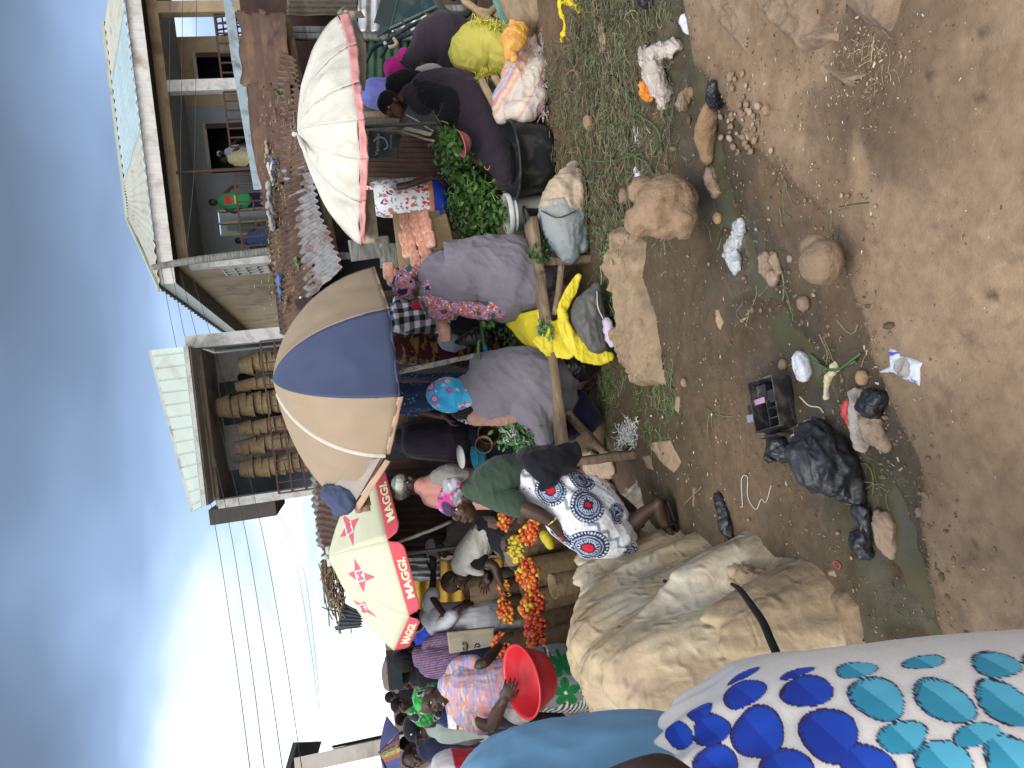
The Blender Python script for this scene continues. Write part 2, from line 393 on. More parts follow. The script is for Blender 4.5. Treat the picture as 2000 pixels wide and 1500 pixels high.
def ground():
    xs = np.concatenate([-np.geomspace(300, 4.3, 26), np.arange(-4.2, 4.2, 0.024), np.geomspace(4.3, 300, 26)])
    ys = np.concatenate([-np.geomspace(60, 1.0, 12), np.arange(-0.9, 1.2, 0.15), np.arange(1.2, 4.4, 0.018), np.arange(4.42, 7.5, 0.04), np.geomspace(7.6, 400, 50)])
    X, Y = np.meshgrid(xs, ys); P = np.column_stack([X.ravel(), Y.ravel()]); Q = p3(P)
    h = _hgt(P); V = np.column_stack([P, h])
    dg, _ = segdist(P, GUT); de, se = segdist(P, EDGE); sd = de * se + 0.05 * fbm(Q * 5, 3, 3)
    near = sst(-0.02, 0.07, sd); n1 = fbm(Q * 2.5, 4, 21); n2 = fbm(Q * 9, 3, 22); n3 = fbm(Q * 1.1, 3, 24)
    tan = np.array([0.305, 0.212, 0.135]); tan2 = np.array([0.240, 0.164, 0.103]); brown = np.array([0.160, 0.106, 0.066]); mud = np.array([0.082, 0.060, 0.039]); olive = np.array([0.062, 0.058, 0.03]); grey = np.array([0.07, 0.062, 0.052])
    c = lerp(tan, tan2, sst(-0.3, 0.5, n1 + 0.4 * n2)[:, None])
    ew = np.exp(-(np.maximum(sd, 0) / 0.16) ** 2)[:, None]
    c = lerp(c, np.array([0.13, 0.088, 0.056]), ew * 0.55)
    dk = inpoly(P, pline([(1640, -80), (1900, -80), (1830, 120), (1800, 330), (1720, 350), (1640, 240)]))
    dw, _ = segdist(P, pline([(1700, -60), (1740, 120), (1730, 230)])); c = lerp(c, np.array([0.105, 0.072, 0.048]), (np.exp(-(dw / 0.30) ** 2) * sst(-0.7, 0.1, n1 + n2))[:, None] * 0.92)
    far = lerp(brown, mud * 1.35, sst(-0.35, 0.4, n1 + 0.6 * n2)[:, None])
    wet = np.exp(-(dg / 0.36) ** 2)[:, None]
    far = lerp(far, mud * .8, np.clip(wet * 1.25, 0, 1)); far = lerp(far, olive, (wet[:, 0] * sst(0.0, 0.35, n3 + 0.7 * n2))[:, None] * 0.8)
    far = lerp(far, grey, (wet[:, 0] ** 2 * sst(0.05, 0.3, -n1))[:, None] * 0.7)
    c = lerp(far, c, near[:, None])
    vg = segdist(P, pline([(1150, -20), (1170, 200), (1200, 420), (1215, 600), (1240, 760), (1290, 840)]))[0]
    c = lerp(c, np.array([0.05, 0.042, 0.024]), (np.exp(-(vg / 0.6) ** 2) * (1 - near) * 0.75)[:, None])
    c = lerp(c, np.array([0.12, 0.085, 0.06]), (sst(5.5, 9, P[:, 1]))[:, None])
    c *= (1 + 0.16 * fbm(Q * 30, 2, 31) + .13 * fbm(Q * 6.5, 3, 33))[:, None]
    for (sx, sy, r, k) in ((1985, 545, .016, .3), (1990, 575, .02, .3), (1830, 557, .008, .35), (1890, 305, .007, .35), (1978, 470, .015, .55), (1752, 470, .01, .6), (1950, 1050, .011, .5), (1975, 60, .012, .45), (1865, 140, .012, .5), (1860, 115, .01, .5), (1968, 190, .016, .5), (1640, 320, .012, .5), (1590, 245, .014, .6), (1750, 300, .01, .6)):
        q = G0(sx, sy)[:2]; dd = np.linalg.norm((P - q) * (1, .7), axis=1) + .004 * fbm(Q * 60, 2, 35); r = r * .62; m_ = sst(r * 1.3, r * .8, dd); c = c * (1 - m_ * (1 - k))[:, None]
    m = M('soil', None, rough=0.95, var=0.24, vs=26, bump=0.7, bs=130, dirt=((0.13, 0.09, 0.06), 0.16, 7), spec=0.18)
    nu, nv = len(xs), len(ys); i = np.arange(nu - 1); j = np.arange(nv - 1); I, J = np.meshgrid(i, j); a = (J * nu + I).ravel()
    go = mk('ground', V, np.column_stack([a, a + 1, a + 1 + nu, a + nu]), m, kind='structure', col=c)
    wa = go.data.attributes.new('Wet', 'FLOAT', 'POINT'); wa.data.foreach_set('value', (np.exp(-(dg / 0.33) ** 2) * (1 - near) * sst(-.35, .25, n2 + n1 * .5)).astype(np.float32))
    nt = m.node_tree; b = next(n for n in nt.nodes if n.type == 'BSDF_PRINCIPLED'); at = nd(nt, 'ShaderNodeAttribute', attribute_name='Wet'); old = b.inputs['Roughness'].links[0].from_socket
    nt.links.new(mth(nt, 'SUBTRACT', old, mth(nt, 'MULTIPLY', at.outputs['Fac'], 0.55)), b.inputs['Roughness']); nt.links.new(mth(nt, 'ADD', mth(nt, 'MULTIPLY', at.outputs['Fac'], 0.35), 0.18), b.inputs['Specular IOR Level'])
    # standing water in the gutter: one thin level sheet that the mud rises through
    off = 0.34; L1 = []; pts = catmull(GUT, 60); T = np.gradient(pts, axis=0); T /= np.linalg.norm(T, axis=1)[:, None]; Nn = np.column_stack([-T[:, 1], T[:, 0]])
    V = []
    for k in range(60):
        for s in np.linspace(-1, 1, 7): q = pts[k] + Nn[k] * off * s; V.append((q[0], q[1], -0.076))
    mw = M('gutter_water', (0.075, 0.07, 0.04), rough=0.08, var=0.3, vs=3, bump=0.05, bs=12, spec=0.5)
    mk('gutter_water', V, grid_faces(7, 60), mw, kind='structure')
ground()

# ================================================================ MATERIALS OF THE SETTING
m_plaster = M('cream_plaster', (0.34, 0.275, 0.17), var=0.25, vs=1.2, dirt=((0.14, 0.11, 0.08), 0.42, 1.1), bump=0.2, bs=30)
m_blueplaster = M('grey_blue_plaster', (0.21, 0.24, 0.26), var=0.18, vs=1.5, dirt=((0.16, 0.14, 0.11), 0.25, 1.7), bump=0.15, bs=30)
m_white = M('dirty_white_paint', (0.50, 0.505, 0.49), var=0.2, vs=3, dirt=((0.2, 0.18, 0.15), 0.4, 3), bump=0.2, bs=40)
m_shade = M('painted_shade', (0.02, 0.02, 0.022), var=0.4, vs=2)  # near-black colour standing in for shade indoors, under eaves and behind stalls
m_iron = M('brown_iron', (0.07, 0.035, 0.03), rough=0.6, var=0.3, vs=12, bump=0.2)
m_wood = M('weathered_wood', (0.24, 0.175, 0.11), var=0.4, vs=5, stretch=(1, 1, 6), dirt=((0.07, 0.05, 0.035), 0.4, 4), bump=0.5, bs=30)
m_gwood = M('grey_board', (0.24, 0.25, 0.235), var=0.4, vs=4, stretch=(1, 1, 8), dirt=((0.09, 0.07, 0.05), 0.5, 5), bump=0.5, bs=30)
m_rust = M('rusty_zinc', (0.085, 0.049, 0.033), rough=0.75, var=0.5, vs=3, dirt=((0.15, 0.09, 0.052), 0.3, 2.3), bump=0.35, bs=50)
m_rust2 = M('dark_rusty_zinc', (0.065, 0.037, 0.029), rough=0.75, var=0.45, vs=5, dirt=((0.03, 0.02, 0.018), 0.5, 3), bump=0.35, bs=50)
m_rustzinc = M('half_rusted_zinc', (0.27, 0.28, 0.285), rough=0.5, metal=0.2, var=0.3, vs=4, dirt=((0.12, 0.055, 0.035), 0.62, 4), bump=0.3, bs=50)
m_zinc = M('silver_zinc', (0.50, 0.52, 0.54), rough=0.4, metal=0.55, var=0.3, vs=6, dirt=((0.16, 0.13, 0.1), 0.4, 5), bump=0.3, bs=30)
m_roofc = M('cream_roof_sheet', (0.38, 0.385, 0.33), rough=0.6, var=0.15, vs=1, dirt=((0.2, 0.17, 0.12), 0.2, 2))
m_roofb = M('pale_blue_roof_sheet', (0.30, 0.39, 0.425), rough=0.6, var=0.15, vs=1, dirt=((0.25, 0.22, 0.18), 0.15, 2))
m_fascia = M('white_ceiling_strips', (0.58, 0.56, 0.54), rough=0.7, var=0.2, vs=2, dirt=((0.25, 0.2, 0.15), 0.25, 1.5))
m_green_f = M('pale_green_sheet', (0.37, 0.43, 0.39), rough=0.6, var=0.12, vs=1, dirt=((0.3, 0.3, 0.27), 0.2, 1.5))
m_glass = M('window_glass', (0.16, 0.22, 0.24), rough=0.12, var=0.2, vs=1, spec=0.6, bump=0)
m_conc = M('grey_concrete', (0.36, 0.34, 0.31), var=0.25, vs=2, dirt=((0.1, 0.09, 0.08), 0.35, 1.8), bump=0.3, bs=25)
def BX(name, mat, x0, x1, y0, y1, z0, z1, parent=None, **k):
    V, f = boxv(((x0 + x1) / 2, (y0 + y1) / 2, (z0 + z1) / 2), (abs(x1 - x0), abs(y1 - y0), abs(z1 - z0)))
    return mk(name, V, f, mat, parent, smooth=False, **k)
def corr(c00, c10, c11, c01, n, amp=0.012, per=6, along='v', jag=0.0, thick=0.002, dent=0.02, seed=0, nl=24):
    """corrugated sheet: n ridges counted across, ridges run along `along`"""
    k = n * per + 1
    nu, nv = (k, nl) if along == 'v' else (nl, k)
    def dsp(u, v):
        t = u if along == 'v' else v
        return amp * np.sin(t * n * 2 * pi) + dent * fbm(np.column_stack([u * 4 + seed, v * 4, u * 0]), 3, seed)
    def wp(u, v):
        if not jag: return u, v
        q = np.column_stack([u * 9 + seed, v * 0, u * 0 + seed]); return u, v + jag * (vn(q, seed) * (v > 0.5) * (v - 0.5) * 2 + vn(q + 7, seed) * (v < 0.5) * (0.5 - v) * 2)
    (V, f), _, _ = sheet(c00, c10, c11, c01, nu, nv, dsp, thick, wp)
    return V, f
# ================================================================ HOUSE WITH VERANDA (right, behind the shacks)
def house_a():
    R = thing('veranda_house', (6.5, 18, 0), 'two storey cream house with an upstairs veranda and a ribbed cream and blue roof', 'house')
    YF, YB, ZF, ZC = 18.0, 20.2, 2.8, 4.82
    xl, xr = 3.5, 10.6
    # lower storey
    BX('lower_wall', m_plaster, xl, xr, YF, YF + 0.2, 0, ZF - .15, R)
    BX('veranda_floor', m_conc, xl, xr, YF - 0.05, YB, ZF - .148, ZF, R)
    BX('ceiling', m_blueplaster, xl + .25, xr, YF + .27, YB, ZC + 0.02, ZC + .1, R)
    BX('front_beam', m_plaster, xl, xr, YF, YF + .25, ZC, ZC + 0.26, R)
    # back wall with openings, measured on the photo at the wall's distance
    def bx(py, px=430): return PY(px, py, YB)[0]
    ops = [(bx(462), bx(410), 2.9, 4.4, 'window'), (bx(338), bx(243), 2.9, 4.42, 'door'), (bx(166), bx(104), 2.9, 4.46, 'door')]
    skyo = (bx(70), bx(20)); segs = []; cur = xl
    wallx = []
    for a, b, z0, z1, kd in ops:
        wallx.append((cur, a, ZF, ZC + .1)); wallx.append((a, b, z1, ZC + .1)); cur = b
    wallx.append((cur, skyo[0], ZF, ZC + .1)); wallx.append((skyo[0], skyo[1] + 1.5, ZF, 3.15)); wallx.append((skyo[1], xr, 3.15, ZC + .1))
    for a, b, z0, z1 in wallx:
        mid = bx(205)
        if a < mid < b:
            BX('wall_panel', m_blueplaster, a, mid, YB, YB + .15, z0, z1, R); BX('wall_panel', m_plaster, mid, b, YB, YB + .15, z0, z1, R)
        else: BX('wall_panel', m_blueplaster if b <= mid else m_plaster, a, b, YB, YB + .15, z0, z1, R)
    a, b = ops[0][0], ops[0][1]
    win = BX('window', m_glass, a + .04, b - .04, YB + .06, YB + .08, 2.9, 4.36, R)
    for q in (a, (a + b) / 2 - .03, b - .05): BX('frame', M('yellow_frame', (0.5, 0.47, 0.25)), q, q + .05, YB + .0, YB + .05, 2.9, 4.4, win)
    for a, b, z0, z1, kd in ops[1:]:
        BX('room', m_shade, a - .3, b + .3, YB + 1.2, YB + 1.25, ZF, ZC, R); BX('room_side', m_shade, a - .35, a - .3, YB + .16, YB + 1.2, ZF, ZC, R); BX('room_side', m_shade, b + .3, b + .35, YB + .16, YB + 1.2, ZF, ZC, R)
        BX('room_ceiling', m_shade, a - .3, b + .3, YB + .16, YB + 1.2, ZC, ZC + .02, R)
        BX('door_frame', M('dark_red_door', (0.06, 0.035, 0.035)), b - .1, b + .02, YB - .03, YB + .02, ZF, z1, R)
        BX('door_frame', m_conc, a - .03, b + .03, YB - .03, YB + .02, z1 - .02, z1 + .06, R)
    # columns
    for py, px in ((508, 440), (165, 400), (12, 380)):
        x = PY(px, py, YF)[0]; BX('column', m_white if py > 100 else m_plaster, x - .13, x + .13, YF + .003, YF + .24, 0, ZC, R)
    x = PY(420, 333, YF)[0]; mk('thin_post', *wtube([(x, YF, ZF), (x, YF, ZC)], .04, 8), m_iron, R)
    # railings: bars and a lattice
    rp = []
    def bar(a, b, r=.016): rp.append(beam(a, b, r * 2, r * 2))
    for x0, x1 in ((PY(440, 500, YF)[0], PY(440, 341, YF)[0]), (PY(440, 285, YF)[0], PY(440, 176, YF)[0]), (PY(440, 158, YF)[0], PY(440, 22, YF)[0])):
        for z in (ZF + .08, ZF + .85): bar((x0, YF + .1, z), (x1, YF + .1, z), .02)
        n = max(2, int((x1 - x0) / .2))
        for i in range(n + 1):
            x = x0 + (x1 - x0) * i / n; bar((x, YF + .1, ZF + .08), (x, YF + .1, ZF + .85))
            if i % 3 != 1 and i < n: bar((x, YF + .1, ZF + .3 + .2 * (i % 2)), (x + (x1 - x0) / n, YF + .1, ZF + .3 + .2 * (i % 2)))
    mk('railing', *join(rp), m_iron, R, smooth=False)
    rp = []; a, b = skyo
    for i in range(5): bar((a + (b - a) * i / 4 + .1, YB + .03, 3.15), (a + (b - a) * i / 4, YB + .03, 3.85), .018)
    for z in (3.2, 3.36, 3.52, 3.7, 3.85): bar((a, YB + .03, z), (b, YB + .03, z), .018)
    mk('window_grille', *join(rp), m_iron, R, smooth=False)
    # side wall going back on the left
    A = np.array([xl, YF + .003, 0]); B = np.array([3.08, 32, 0]); up = np.array([0, 0, ZC + .28])
    (V, f), _, _ = sheet(A, B, B + up, A + up, 2, 2, None, -0.2); mk('side_wall', V, f, m_plaster, R, smooth=False)
    rp = []; sp = lambda t, z: A + (B - A) * t + np.array([-.02, 0, z])
    for t in (.03, .05, .07, .09): rp.append(beam(sp(t, 3.2), sp(t, 4.2), .05, .04))
    for z in (3.2, 3.45, 3.7, 3.95, 4.2): rp.append(beam(sp(.03, z), sp(.09, z), .05, .04))
    mk('side_grille', *join(rp), m_white, R, smooth=False)
    BX('grille_backing', m_shade, xl - .011, xl - .004, YF + .35, YF + 1.3, 3.2, 4.2, R)
    # eaves, fascia strips and roof
    fz0, fz1 = 5.04, 5.36; eY = YF - .55; ex = xl - .45
    (V, f), _, _ = sheet((ex, eY, fz0), (xr, eY, fz0), (xr, eY, fz1), (ex, eY, fz1), 240, 2, lambda u, v: 0.008 * (np.abs((u * 42) % 1 - .5) < .1), 0.02); mk('fascia', V, f, m_fascia, R, smooth=False)
    E = np.array([ex - .05, eY - .02, fz1]); far = np.array([2.62, 32.4, fz1])
    (V, f), _, _ = sheet(far - (0, 0, .3), (ex, eY + .02, fz0), (ex, eY + .02, fz1), far, 200, 2, lambda u, v: 0.008 * (np.abs((u * 70) % 1 - .5) < .1), 0.02); mk('side_fascia', V, f, m_green_f, R, smooth=False)
    (V, f), _, _ = sheet((ex, eY + .02, fz0 + .02), (xr, eY + .02, fz0 + .02), (xr, YF + .01, fz0 + .03), (ex, YF + .01, fz0 + .03), 2, 2, None, .02); mk('soffit', V, f, m_shade, R, smooth=False)
    (V, f), _, _ = sheet((ex + .02, eY + .05, fz0 + .03), (xl, eY + .05, fz0 + .03), (3.08, 32, fz0 + .03), (2.65, 32, fz0 + .03), 2, 2, None, .02); mk('side_soffit', V, f, M('soffit_grey', (0.12, 0.115, 0.11)), R, smooth=False)
    r0 = PY(251, 430, 21.2); rz = r0[2]
    def slope(x0, x1, m, tx0=None, tx1=None, lab=None):
        V, f = corr((x0, eY - .08, fz1), (x1, eY - .08, fz1), (x1 if tx1 is None else tx1, 21.2, rz), (x0 if tx0 is None else tx0, 21.2, rz), max(3, int((x1 - x0) / .24)), .022, 6, 'v', dent=.01)
        mk('roof_sheeting', V, f, m, R, label=lab)
    xa, xb = PY(300, 300, 19)[0], PY(280, 80, 19)[0]
    slope(ex - .1, xa, m_roofc, r0[0], xa, 'cream ribbed part of the roof'); slope(xa, xb, m_roofb, xa, xb, 'pale blue ribbed part of the roof'); slope(xb, xr, m_roofc, xb, xr)
    V, f = corr((ex - .1, eY - .08, fz1), (2.5, 32.4, fz1), (r0[0], 30, rz), (r0[0], 21.2, rz), 40, .02, 6, 'v', dent=.01); mk('hip_roof_sheeting', V, f, m_roofc, R)
    BX('ridge_cap', m_roofc, r0[0], xr, 21.1, 21.35, rz - .02, rz + .05, R)
    mk('hip_cap', *beam((ex - .1, eY - .08, fz1 + .02), (r0[0], 21.2, rz + .03), .16, .04), m_roofc, R, smooth=False)
    # room inside the lower storey never shows; lamp bulb on the veranda, lit
    c = PY(305, 366, YB - .1)[:]; c = PY(368, 306, YB - .1)
    V, f = ball(c, .05); ml = bpy.data.materials.new('lit_bulb'); ml.use_nodes = True; bb = ml.node_tree.nodes['Principled BSDF']; bb.inputs['Emission Color'].default_value = (1, 1, .95, 1); bb.inputs['Emission Strength'].default_value = 6
    mk('light_bulb', V, f, ml, label='lit white bulb on the veranda wall of the cream house', cat='light bulb')
house_a()
# leaning pole in front of the house
a = PY(300, 522, 16.5); b = PY(420, 503, 16.5); c = PY(600, 470, 16.5); c[2] = 0; c[0] = a[0] + .25
mk('utility_pole', *wtube([c, b, a], [.09, .08, .06], 12), m_gwood, label='crooked grey wooden pole carrying the power lines in front of the cream house', cat='pole')
# ================================================================ WHITE HOUSE WITH BASKET BALCONY
def house_b():
    R = thing('balcony_house', (0, 15, 0), 'narrow white house with sloping pale green roof edge and a balcony full of woven baskets', 'house')
    Y = 15.0; x0, x1 = -1.62, 1.38; zf = 2.35
    BX('lower_wall', m_white, x0, x1 + .2, Y + .01, Y + .2, 0, zf - .1, R); BX('balcony_floor', m_conc, x0, x1 + .2, Y, Y + 2, zf - .1, zf, R)
    BX('right_pillar', m_white, x1, x1 + .24, Y - .02, Y + .3, 0, 4.52, R); BX('left_pillar', m_white, x0 - .02, x0 + .14, Y - .02, Y + .25, 0, 4.3, R)
    BX('side_wall', m_white, x1 + .05, x1 + .22, Y + .3, Y + 9, 0, 4.5, R)
    zt = 4.35
    BX('lintel', m_white, x0 + .14, x1, Y, Y + .2, zt - .0, zt + .15, R); BX('ceiling', m_conc, x0, x1, Y + .2, Y + 2, zt - .05, zt + .02, R)
    wa, wb = PY(450, 830, Y + 1.6)[0], PY(450, 745, Y + 1.6)[0]
    YB = Y + 1.6
    BX('wall_panel', m_white, x0 + .55, wa, YB, YB + .12, zf, zt, R); BX('wall_panel', m_white, wb, x1, YB, YB + .12, zf, zt, R); BX('wall_panel', m_white, wa, wb, YB, YB + .12, 4.28, zt, R)
    BX('window', M('dark_slate_panel', (0.055, 0.05, 0.055), rough=.5), wa, wb, YB + .04, YB + .07, zf, 4.28, R)
    BX('left_recess', M('blue_zinc', (0.1, 0.14, 0.18), rough=.5), x0, x0 + .55, YB + .02, YB + .1, zf, zt, R)
    rp = []
    for z in (zf + .1, zf + .35, zf + .6, zf + .85): rp.append(beam((x0 + .1, Y - .03, z), (x1, Y - .03, z), .03, .03))
    for i in range(15): x = x0 + .1 + (x1 - x0 - .1) * i / 14; rp.append(beam((x, Y - .03, zf), (x, Y - .03, zf + .85), .022, .022))
    mk('railing', *join(rp), m_iron, R, smooth=False)
    a, b, c, d = PY(362, 677, Y - .5), PY(398, 988, Y - .5), PY(380, 998, Y - .1), PY(297, 684, Y + .3)
    (V, f), _, _ = sheet(a, b, c, d, 260, 2, lambda u, v: 0.02 * (np.abs((u * 13) % 1 - .5) < .05), .04); mk('roof_edge', V, f, m_green_f, R, smooth=False)
    (V, f), _, _ = sheet(a - (0, 0, .08), b - (0, 0, .08), b + (0, .9, -.08), a + (0, .9, -.08), 2, 2, None, .03); mk('soffit', V, f, M('soffit_pale', (0.3, 0.3, 0.29)), R, smooth=False)
    mk('roof_trim', *join([beam(d + (0, -.03, .02), c + (0, -.03, .02), .05, .07), beam(a + (0, -.03, -.02), b + (0, -.03, -.02), .05, .07)]), m_white, R, smooth=False)
    BX('left_boarding', M('dark_boards', (0.07, 0.065, 0.06)), x0 - .32, x0 - .03, Y + .1, Y + 2, 3.3, 4.5, R)
house_b()
# baskets: nested stacks on the balcony
def basket_geo(r0=.17, r1=.23, h=.36, n=72, rows=14, wall=.012, bottom=True):
    V = []; prof = []
    for j in range(rows + 1): t = j / rows; prof.append((r0 + (r1 - r0) * t, h * t, 1))
    prof += [(r1 + .012, h + .004, 0), (r1 - .008, h + .01, 0)]
    for j in range(5): t = 1 - j / 4; prof.append((r0 + (r1 - r0) * t - wall * 1.2, max(.012, h * t), 0))
    k = 0
    for j, (r, z, wv) in enumerate(prof):
        for i in range(n):
            a = 2 * pi * i / n; rr = r + (wall * .5 * np.sign(sin(a * n / 4.0)) * (1 if j % 2 else -1) * wv); V.append((rr * cos(a), rr * sin(a), z))
    f = grid_faces(n, len(prof), True)
    V.append((0, 0, 0)); V.append((0, 0, .012)); c = len(V) - 2; t = (len(prof) - 1) * n
    for i in range(n): f.append([c, (i + 1) % n, i]); f.append([c + 1, t + i, t + (i + 1) % n])
    return np.array(V), f
m_basket = M('woven_cane', (0.235, 0.175, 0.10), var=0.45, vs=14, stretch=(1, 1, 3), dirt=((0.13, 0.085, 0.05), 0.4, 9), bump=.6, bs=60)
m_basket2 = M('old_woven_cane', (0.30, 0.21, 0.115), var=0.45, vs=14, dirt=((0.33, 0.06, 0.05), 0.1, 6), bump=.6, bs=60)
BV, BF = basket_geo(.15, .2, .26, 48, 8)
bme = None
def stacks():
    global bme
    rows = [((692, 733), 468, 'stack by the right pillar'), ((741, 768), 460, 'stack beside the black cloth'), ((773, 822), 426, 'tallest stack'), ((822, 854), 466, 'stack left of tallest'), ((857, 892), 459, 'second stack from the left'), ((897, 940), 470, 'leftmost stack')]
    rnd = random.Random(5)
    for si, ((ya, yb), top, lab) in enumerate(rows):
        p = PY(top, (ya + yb) / 2, 15.45); n = 10 + (2 if top < 430 else 0); dz = (p[2] - .26 - 2.35) / (n - 1)
        sc = (yb - ya) / 1480 * 15.45 / .44
        for k in range(n):
            o = None
            if bme is None: o = mk('woven_basket', BV, BF, m_basket); bme = o.data; SC.collection.objects.unlink(o); bpy.data.objects.remove(o)
            o = bpy.data.objects.new('woven_basket', bme); COL.objects.link(o)
            z = 2.352 + k * dz
            o.location = (p[0] + rnd.uniform(-.02, .02), 15.45 + rnd.uniform(-.02, .02), z); o.rotation_euler = (pi + rnd.uniform(-.06, .06), rnd.uniform(-.06, .06), rnd.uniform(0, 6)); o.scale = (sc, sc, 1); o.location[2] += .26
            pos = 'topmost basket' if k == n - 1 else ('lowest basket' if k == 0 else 'nested basket %s from top' % ['', 'second', 'third', 'fourth', 'fifth', 'sixth', 'seventh', 'eighth', 'ninth', 'tenth', 'eleventh', 'twelfth'][n - 1 - k])
            tag(o, '%s, %s, white balcony' % (pos, lab), 'basket', 'woven baskets stacked on the balcony')
stacks()
V, f = ptube([(470, 735, 15.6, 8), (490, 748, 15.4, 14), (515, 755, 15.3, 10)], .8); blob('black_cloth', M('black_cloth', (0.015, 0.015, 0.02)), [(V, f)], None, .03, 1, rough=(.03, 9), label='black rag draped over baskets on the white balcony', cat='cloth')
# ================================================================ GREY HOUSE, far left
def house_c():
    R = thing('grey_house', (-8, 30, 0), 'grey rendered house at the far left with a dark roof edge and iron window cages', 'house')
    A = PY(631, 1469, 14.0); B = PY(741, 1447, 66); A0, B0 = A * (1, 1, 0), B * (1, 1, 0); z = 3.0; A0 = A0 + (A0 - B0) * .06
    (V, f), _, _ = sheet(A0, B0, B0 + (0, 0, z), A0 + (0, 0, z), 2, 2, None, .2); mk('wall', V, f, M('pale_render', (.52, .48, .42), var=.2, vs=1.5, dirt=((.25, .22, .19), .3, 1.2)), R, smooth=False)
    n = nz(np.cross(B0 - A0, (0, 0, 1)));
    if n[0] < 0: n = -n
    d = nz(B0 - A0)
    def on(t, zz, o=.02): return A0 + (B0 - A0) * t + n * o + np.array([0, 0, zz])
    
    (V, f), _, _ = sheet(on(0, 3.0, .2), on(.066, 3.0, .2), on(.066, 3.2, -.3), on(0, 3.2, -.3), 2, 2, None, .06); mk('roof', V, f, M('dark_roof', (0.03, 0.038, 0.045), rough=.5), R, smooth=False)
    for t0, t1, z0, z1 in ((.03, .042, 1.6, 2.6), (.052, .064, 1.3, 2.5)):
        w_, f_ = sheet(on(t0, z0), on(t1, z0), on(t1, z1), on(t0, z1), 2, 2, None, .02)[0]; wn = mk('window', w_, f_, m_glass, R, smooth=False)
        for zz in np.linspace(z0, z1, 4): mk('bar', *beam(on(t0, zz, .045), on(t1, zz, .045), .03, .03), m_iron, wn, smooth=False)
        for tt in np.linspace(t0, t1, 4): mk('bar', *beam(on(tt, z0, .045), on(tt, z1, .045), .03, .03), m_iron, wn, smooth=False)
house_c()
# ================================================================ POWER LINES
m_wire = M('black_wire', (0.06, 0.06, 0.065), rough=.5, bump=0)
def wires():
    # each line is given by three or four points of the photo and a run of distances
    A = [([(230, -60), (300, 300), (318, 560), (365, 680)], 0), ]
    pole = a
    spec = [
        ([(310, 500, 16.4), (345, 680, 14.8), (412, 985, 13), (455, 1250, 10.5), (492, 1530, 8)], 'topmost of the power lines over the sky'),
        ([(333, 515, 16.4), (368, 690, 14.9), (440, 985, 13), (485, 1260, 10.5), (520, 1530, 8)], 'second power line from the top'),
        ([(352, 530, 16.4), (395, 700, 14.9), (468, 985, 13), (512, 1230, 10.5), (556, 1530, 8)], 'third power line from the top'),
        ([(375, 540, 16.4), (425, 700, 14.9), (500, 985, 13), (548, 1230, 10.5), (594, 1530, 8)], 'fourth power line from the top'),
        ([(525, 965, 15), (575, 1090, 15), (612, 1300, 15), (626, 1450, 15)], 'upper of the two thin cables running to the grey house'),
        ([(527, 968, 15), (590, 1100, 15.3), (618, 1300, 15.3), (628, 1452, 15)], 'lower of the two thin cables running to the grey house'),
        ([(332, -30, 15), (331, 150, 15), (330, 330, 15.5), (355, 512, 16.4)], 'upper cable crossing the veranda of the cream house'),
        ([(357, -30, 15), (355, 150, 15), (353, 350, 15.5), (362, 500, 16.4)], 'middle cable crossing the veranda of the cream house'),
        ([(384, -30, 15), (382, 200, 15), (378, 350, 15.5), (363, 503, 16.4)], 'lower cable crossing the veranda of the cream house')]
    for pts, lab in spec:
        P_ = [W(*p) for p in pts]; mk('power_line', *wtube(P_, .0048 if 'thin' not in lab else .004, 6, m=24), m_wire, label=lab, cat='cable', group='power lines and cables overhead')
wires()
# ================================================================ DECALS: flat marks laid onto a surface
from mathutils.bvhtree import BVHTree
def bvh(objs):
    V = []; F_ = []; n = 0
    for o in (objs if isinstance(objs, (list, tuple)) else [objs]):
        l = wloc(o); c = np.empty(len(o.data.vertices) * 3); o.data.vertices.foreach_get('co', c); V.append(c.reshape(-1, 3) + l)
        F_ += [[i + n for i in p.vertices] for p in o.data.polygons]; n += len(c) // 3
    return BVHTree.FromPolygons(np.vstack(V).tolist(), F_)
def onto(tree, px, py, off=.003):
    r = nz(ray(px, py)); h = tree.ray_cast(CAM.tolist(), r.tolist())
    return None if h[0] is None else np.array(h[0]) - r * off
def decal(name, shapes, tree, mat, parent, off=.003):
    """shapes: list of (verts2d in photo px, faces)"""
    V = []; F_ = []
    for vs, fs in shapes:
        ps = [onto(tree, x, y, off) for x, y in vs]; n = len(V)
        if any(p is None for p in ps): ps = [p if p is not None else None for p in ps]
        V += ps; F_ += [[i + n for i in q] for q in fs]
    keep = {}; V2 = []; F2 = []
    for q in F_:
        if any(V[i] is None for i in q): continue
        for i in q:
            if i not in keep: keep[i] = len(V2); V2.append(V[i])
        F2.append([keep[i] for i in q])
    if V2: return mk(name, V2, F2, mat, parent, smooth=False)
_fc = {}
def glyphs(text, bold=0.0, res=3):
    k = (text, bold)
    if k in _fc: return _fc[k]
    cu = bpy.data.curves.new('t', 'FONT'); cu.body = text; cu.size = 1; cu.resolution_u = res; cu.offset = bold; cu.fill_mode = 'FRONT'
    o = bpy.data.objects.new('t', cu); COL.objects.link(o); dg = bpy.context.evaluated_depsgraph_get(); me = bpy.data.meshes.new_from_object(o.evaluated_get(dg))
    v = np.array([q.co[:2] for q in me.vertices]); f = [list(p.vertices) for p in me.polygons]
    bpy.data.objects.remove(o); bpy.data.meshes.remove(me); mn, mx = v.min(0), v.max(0); _fc[k] = ((v - mn) / (mx - mn), f); return _fc[k]
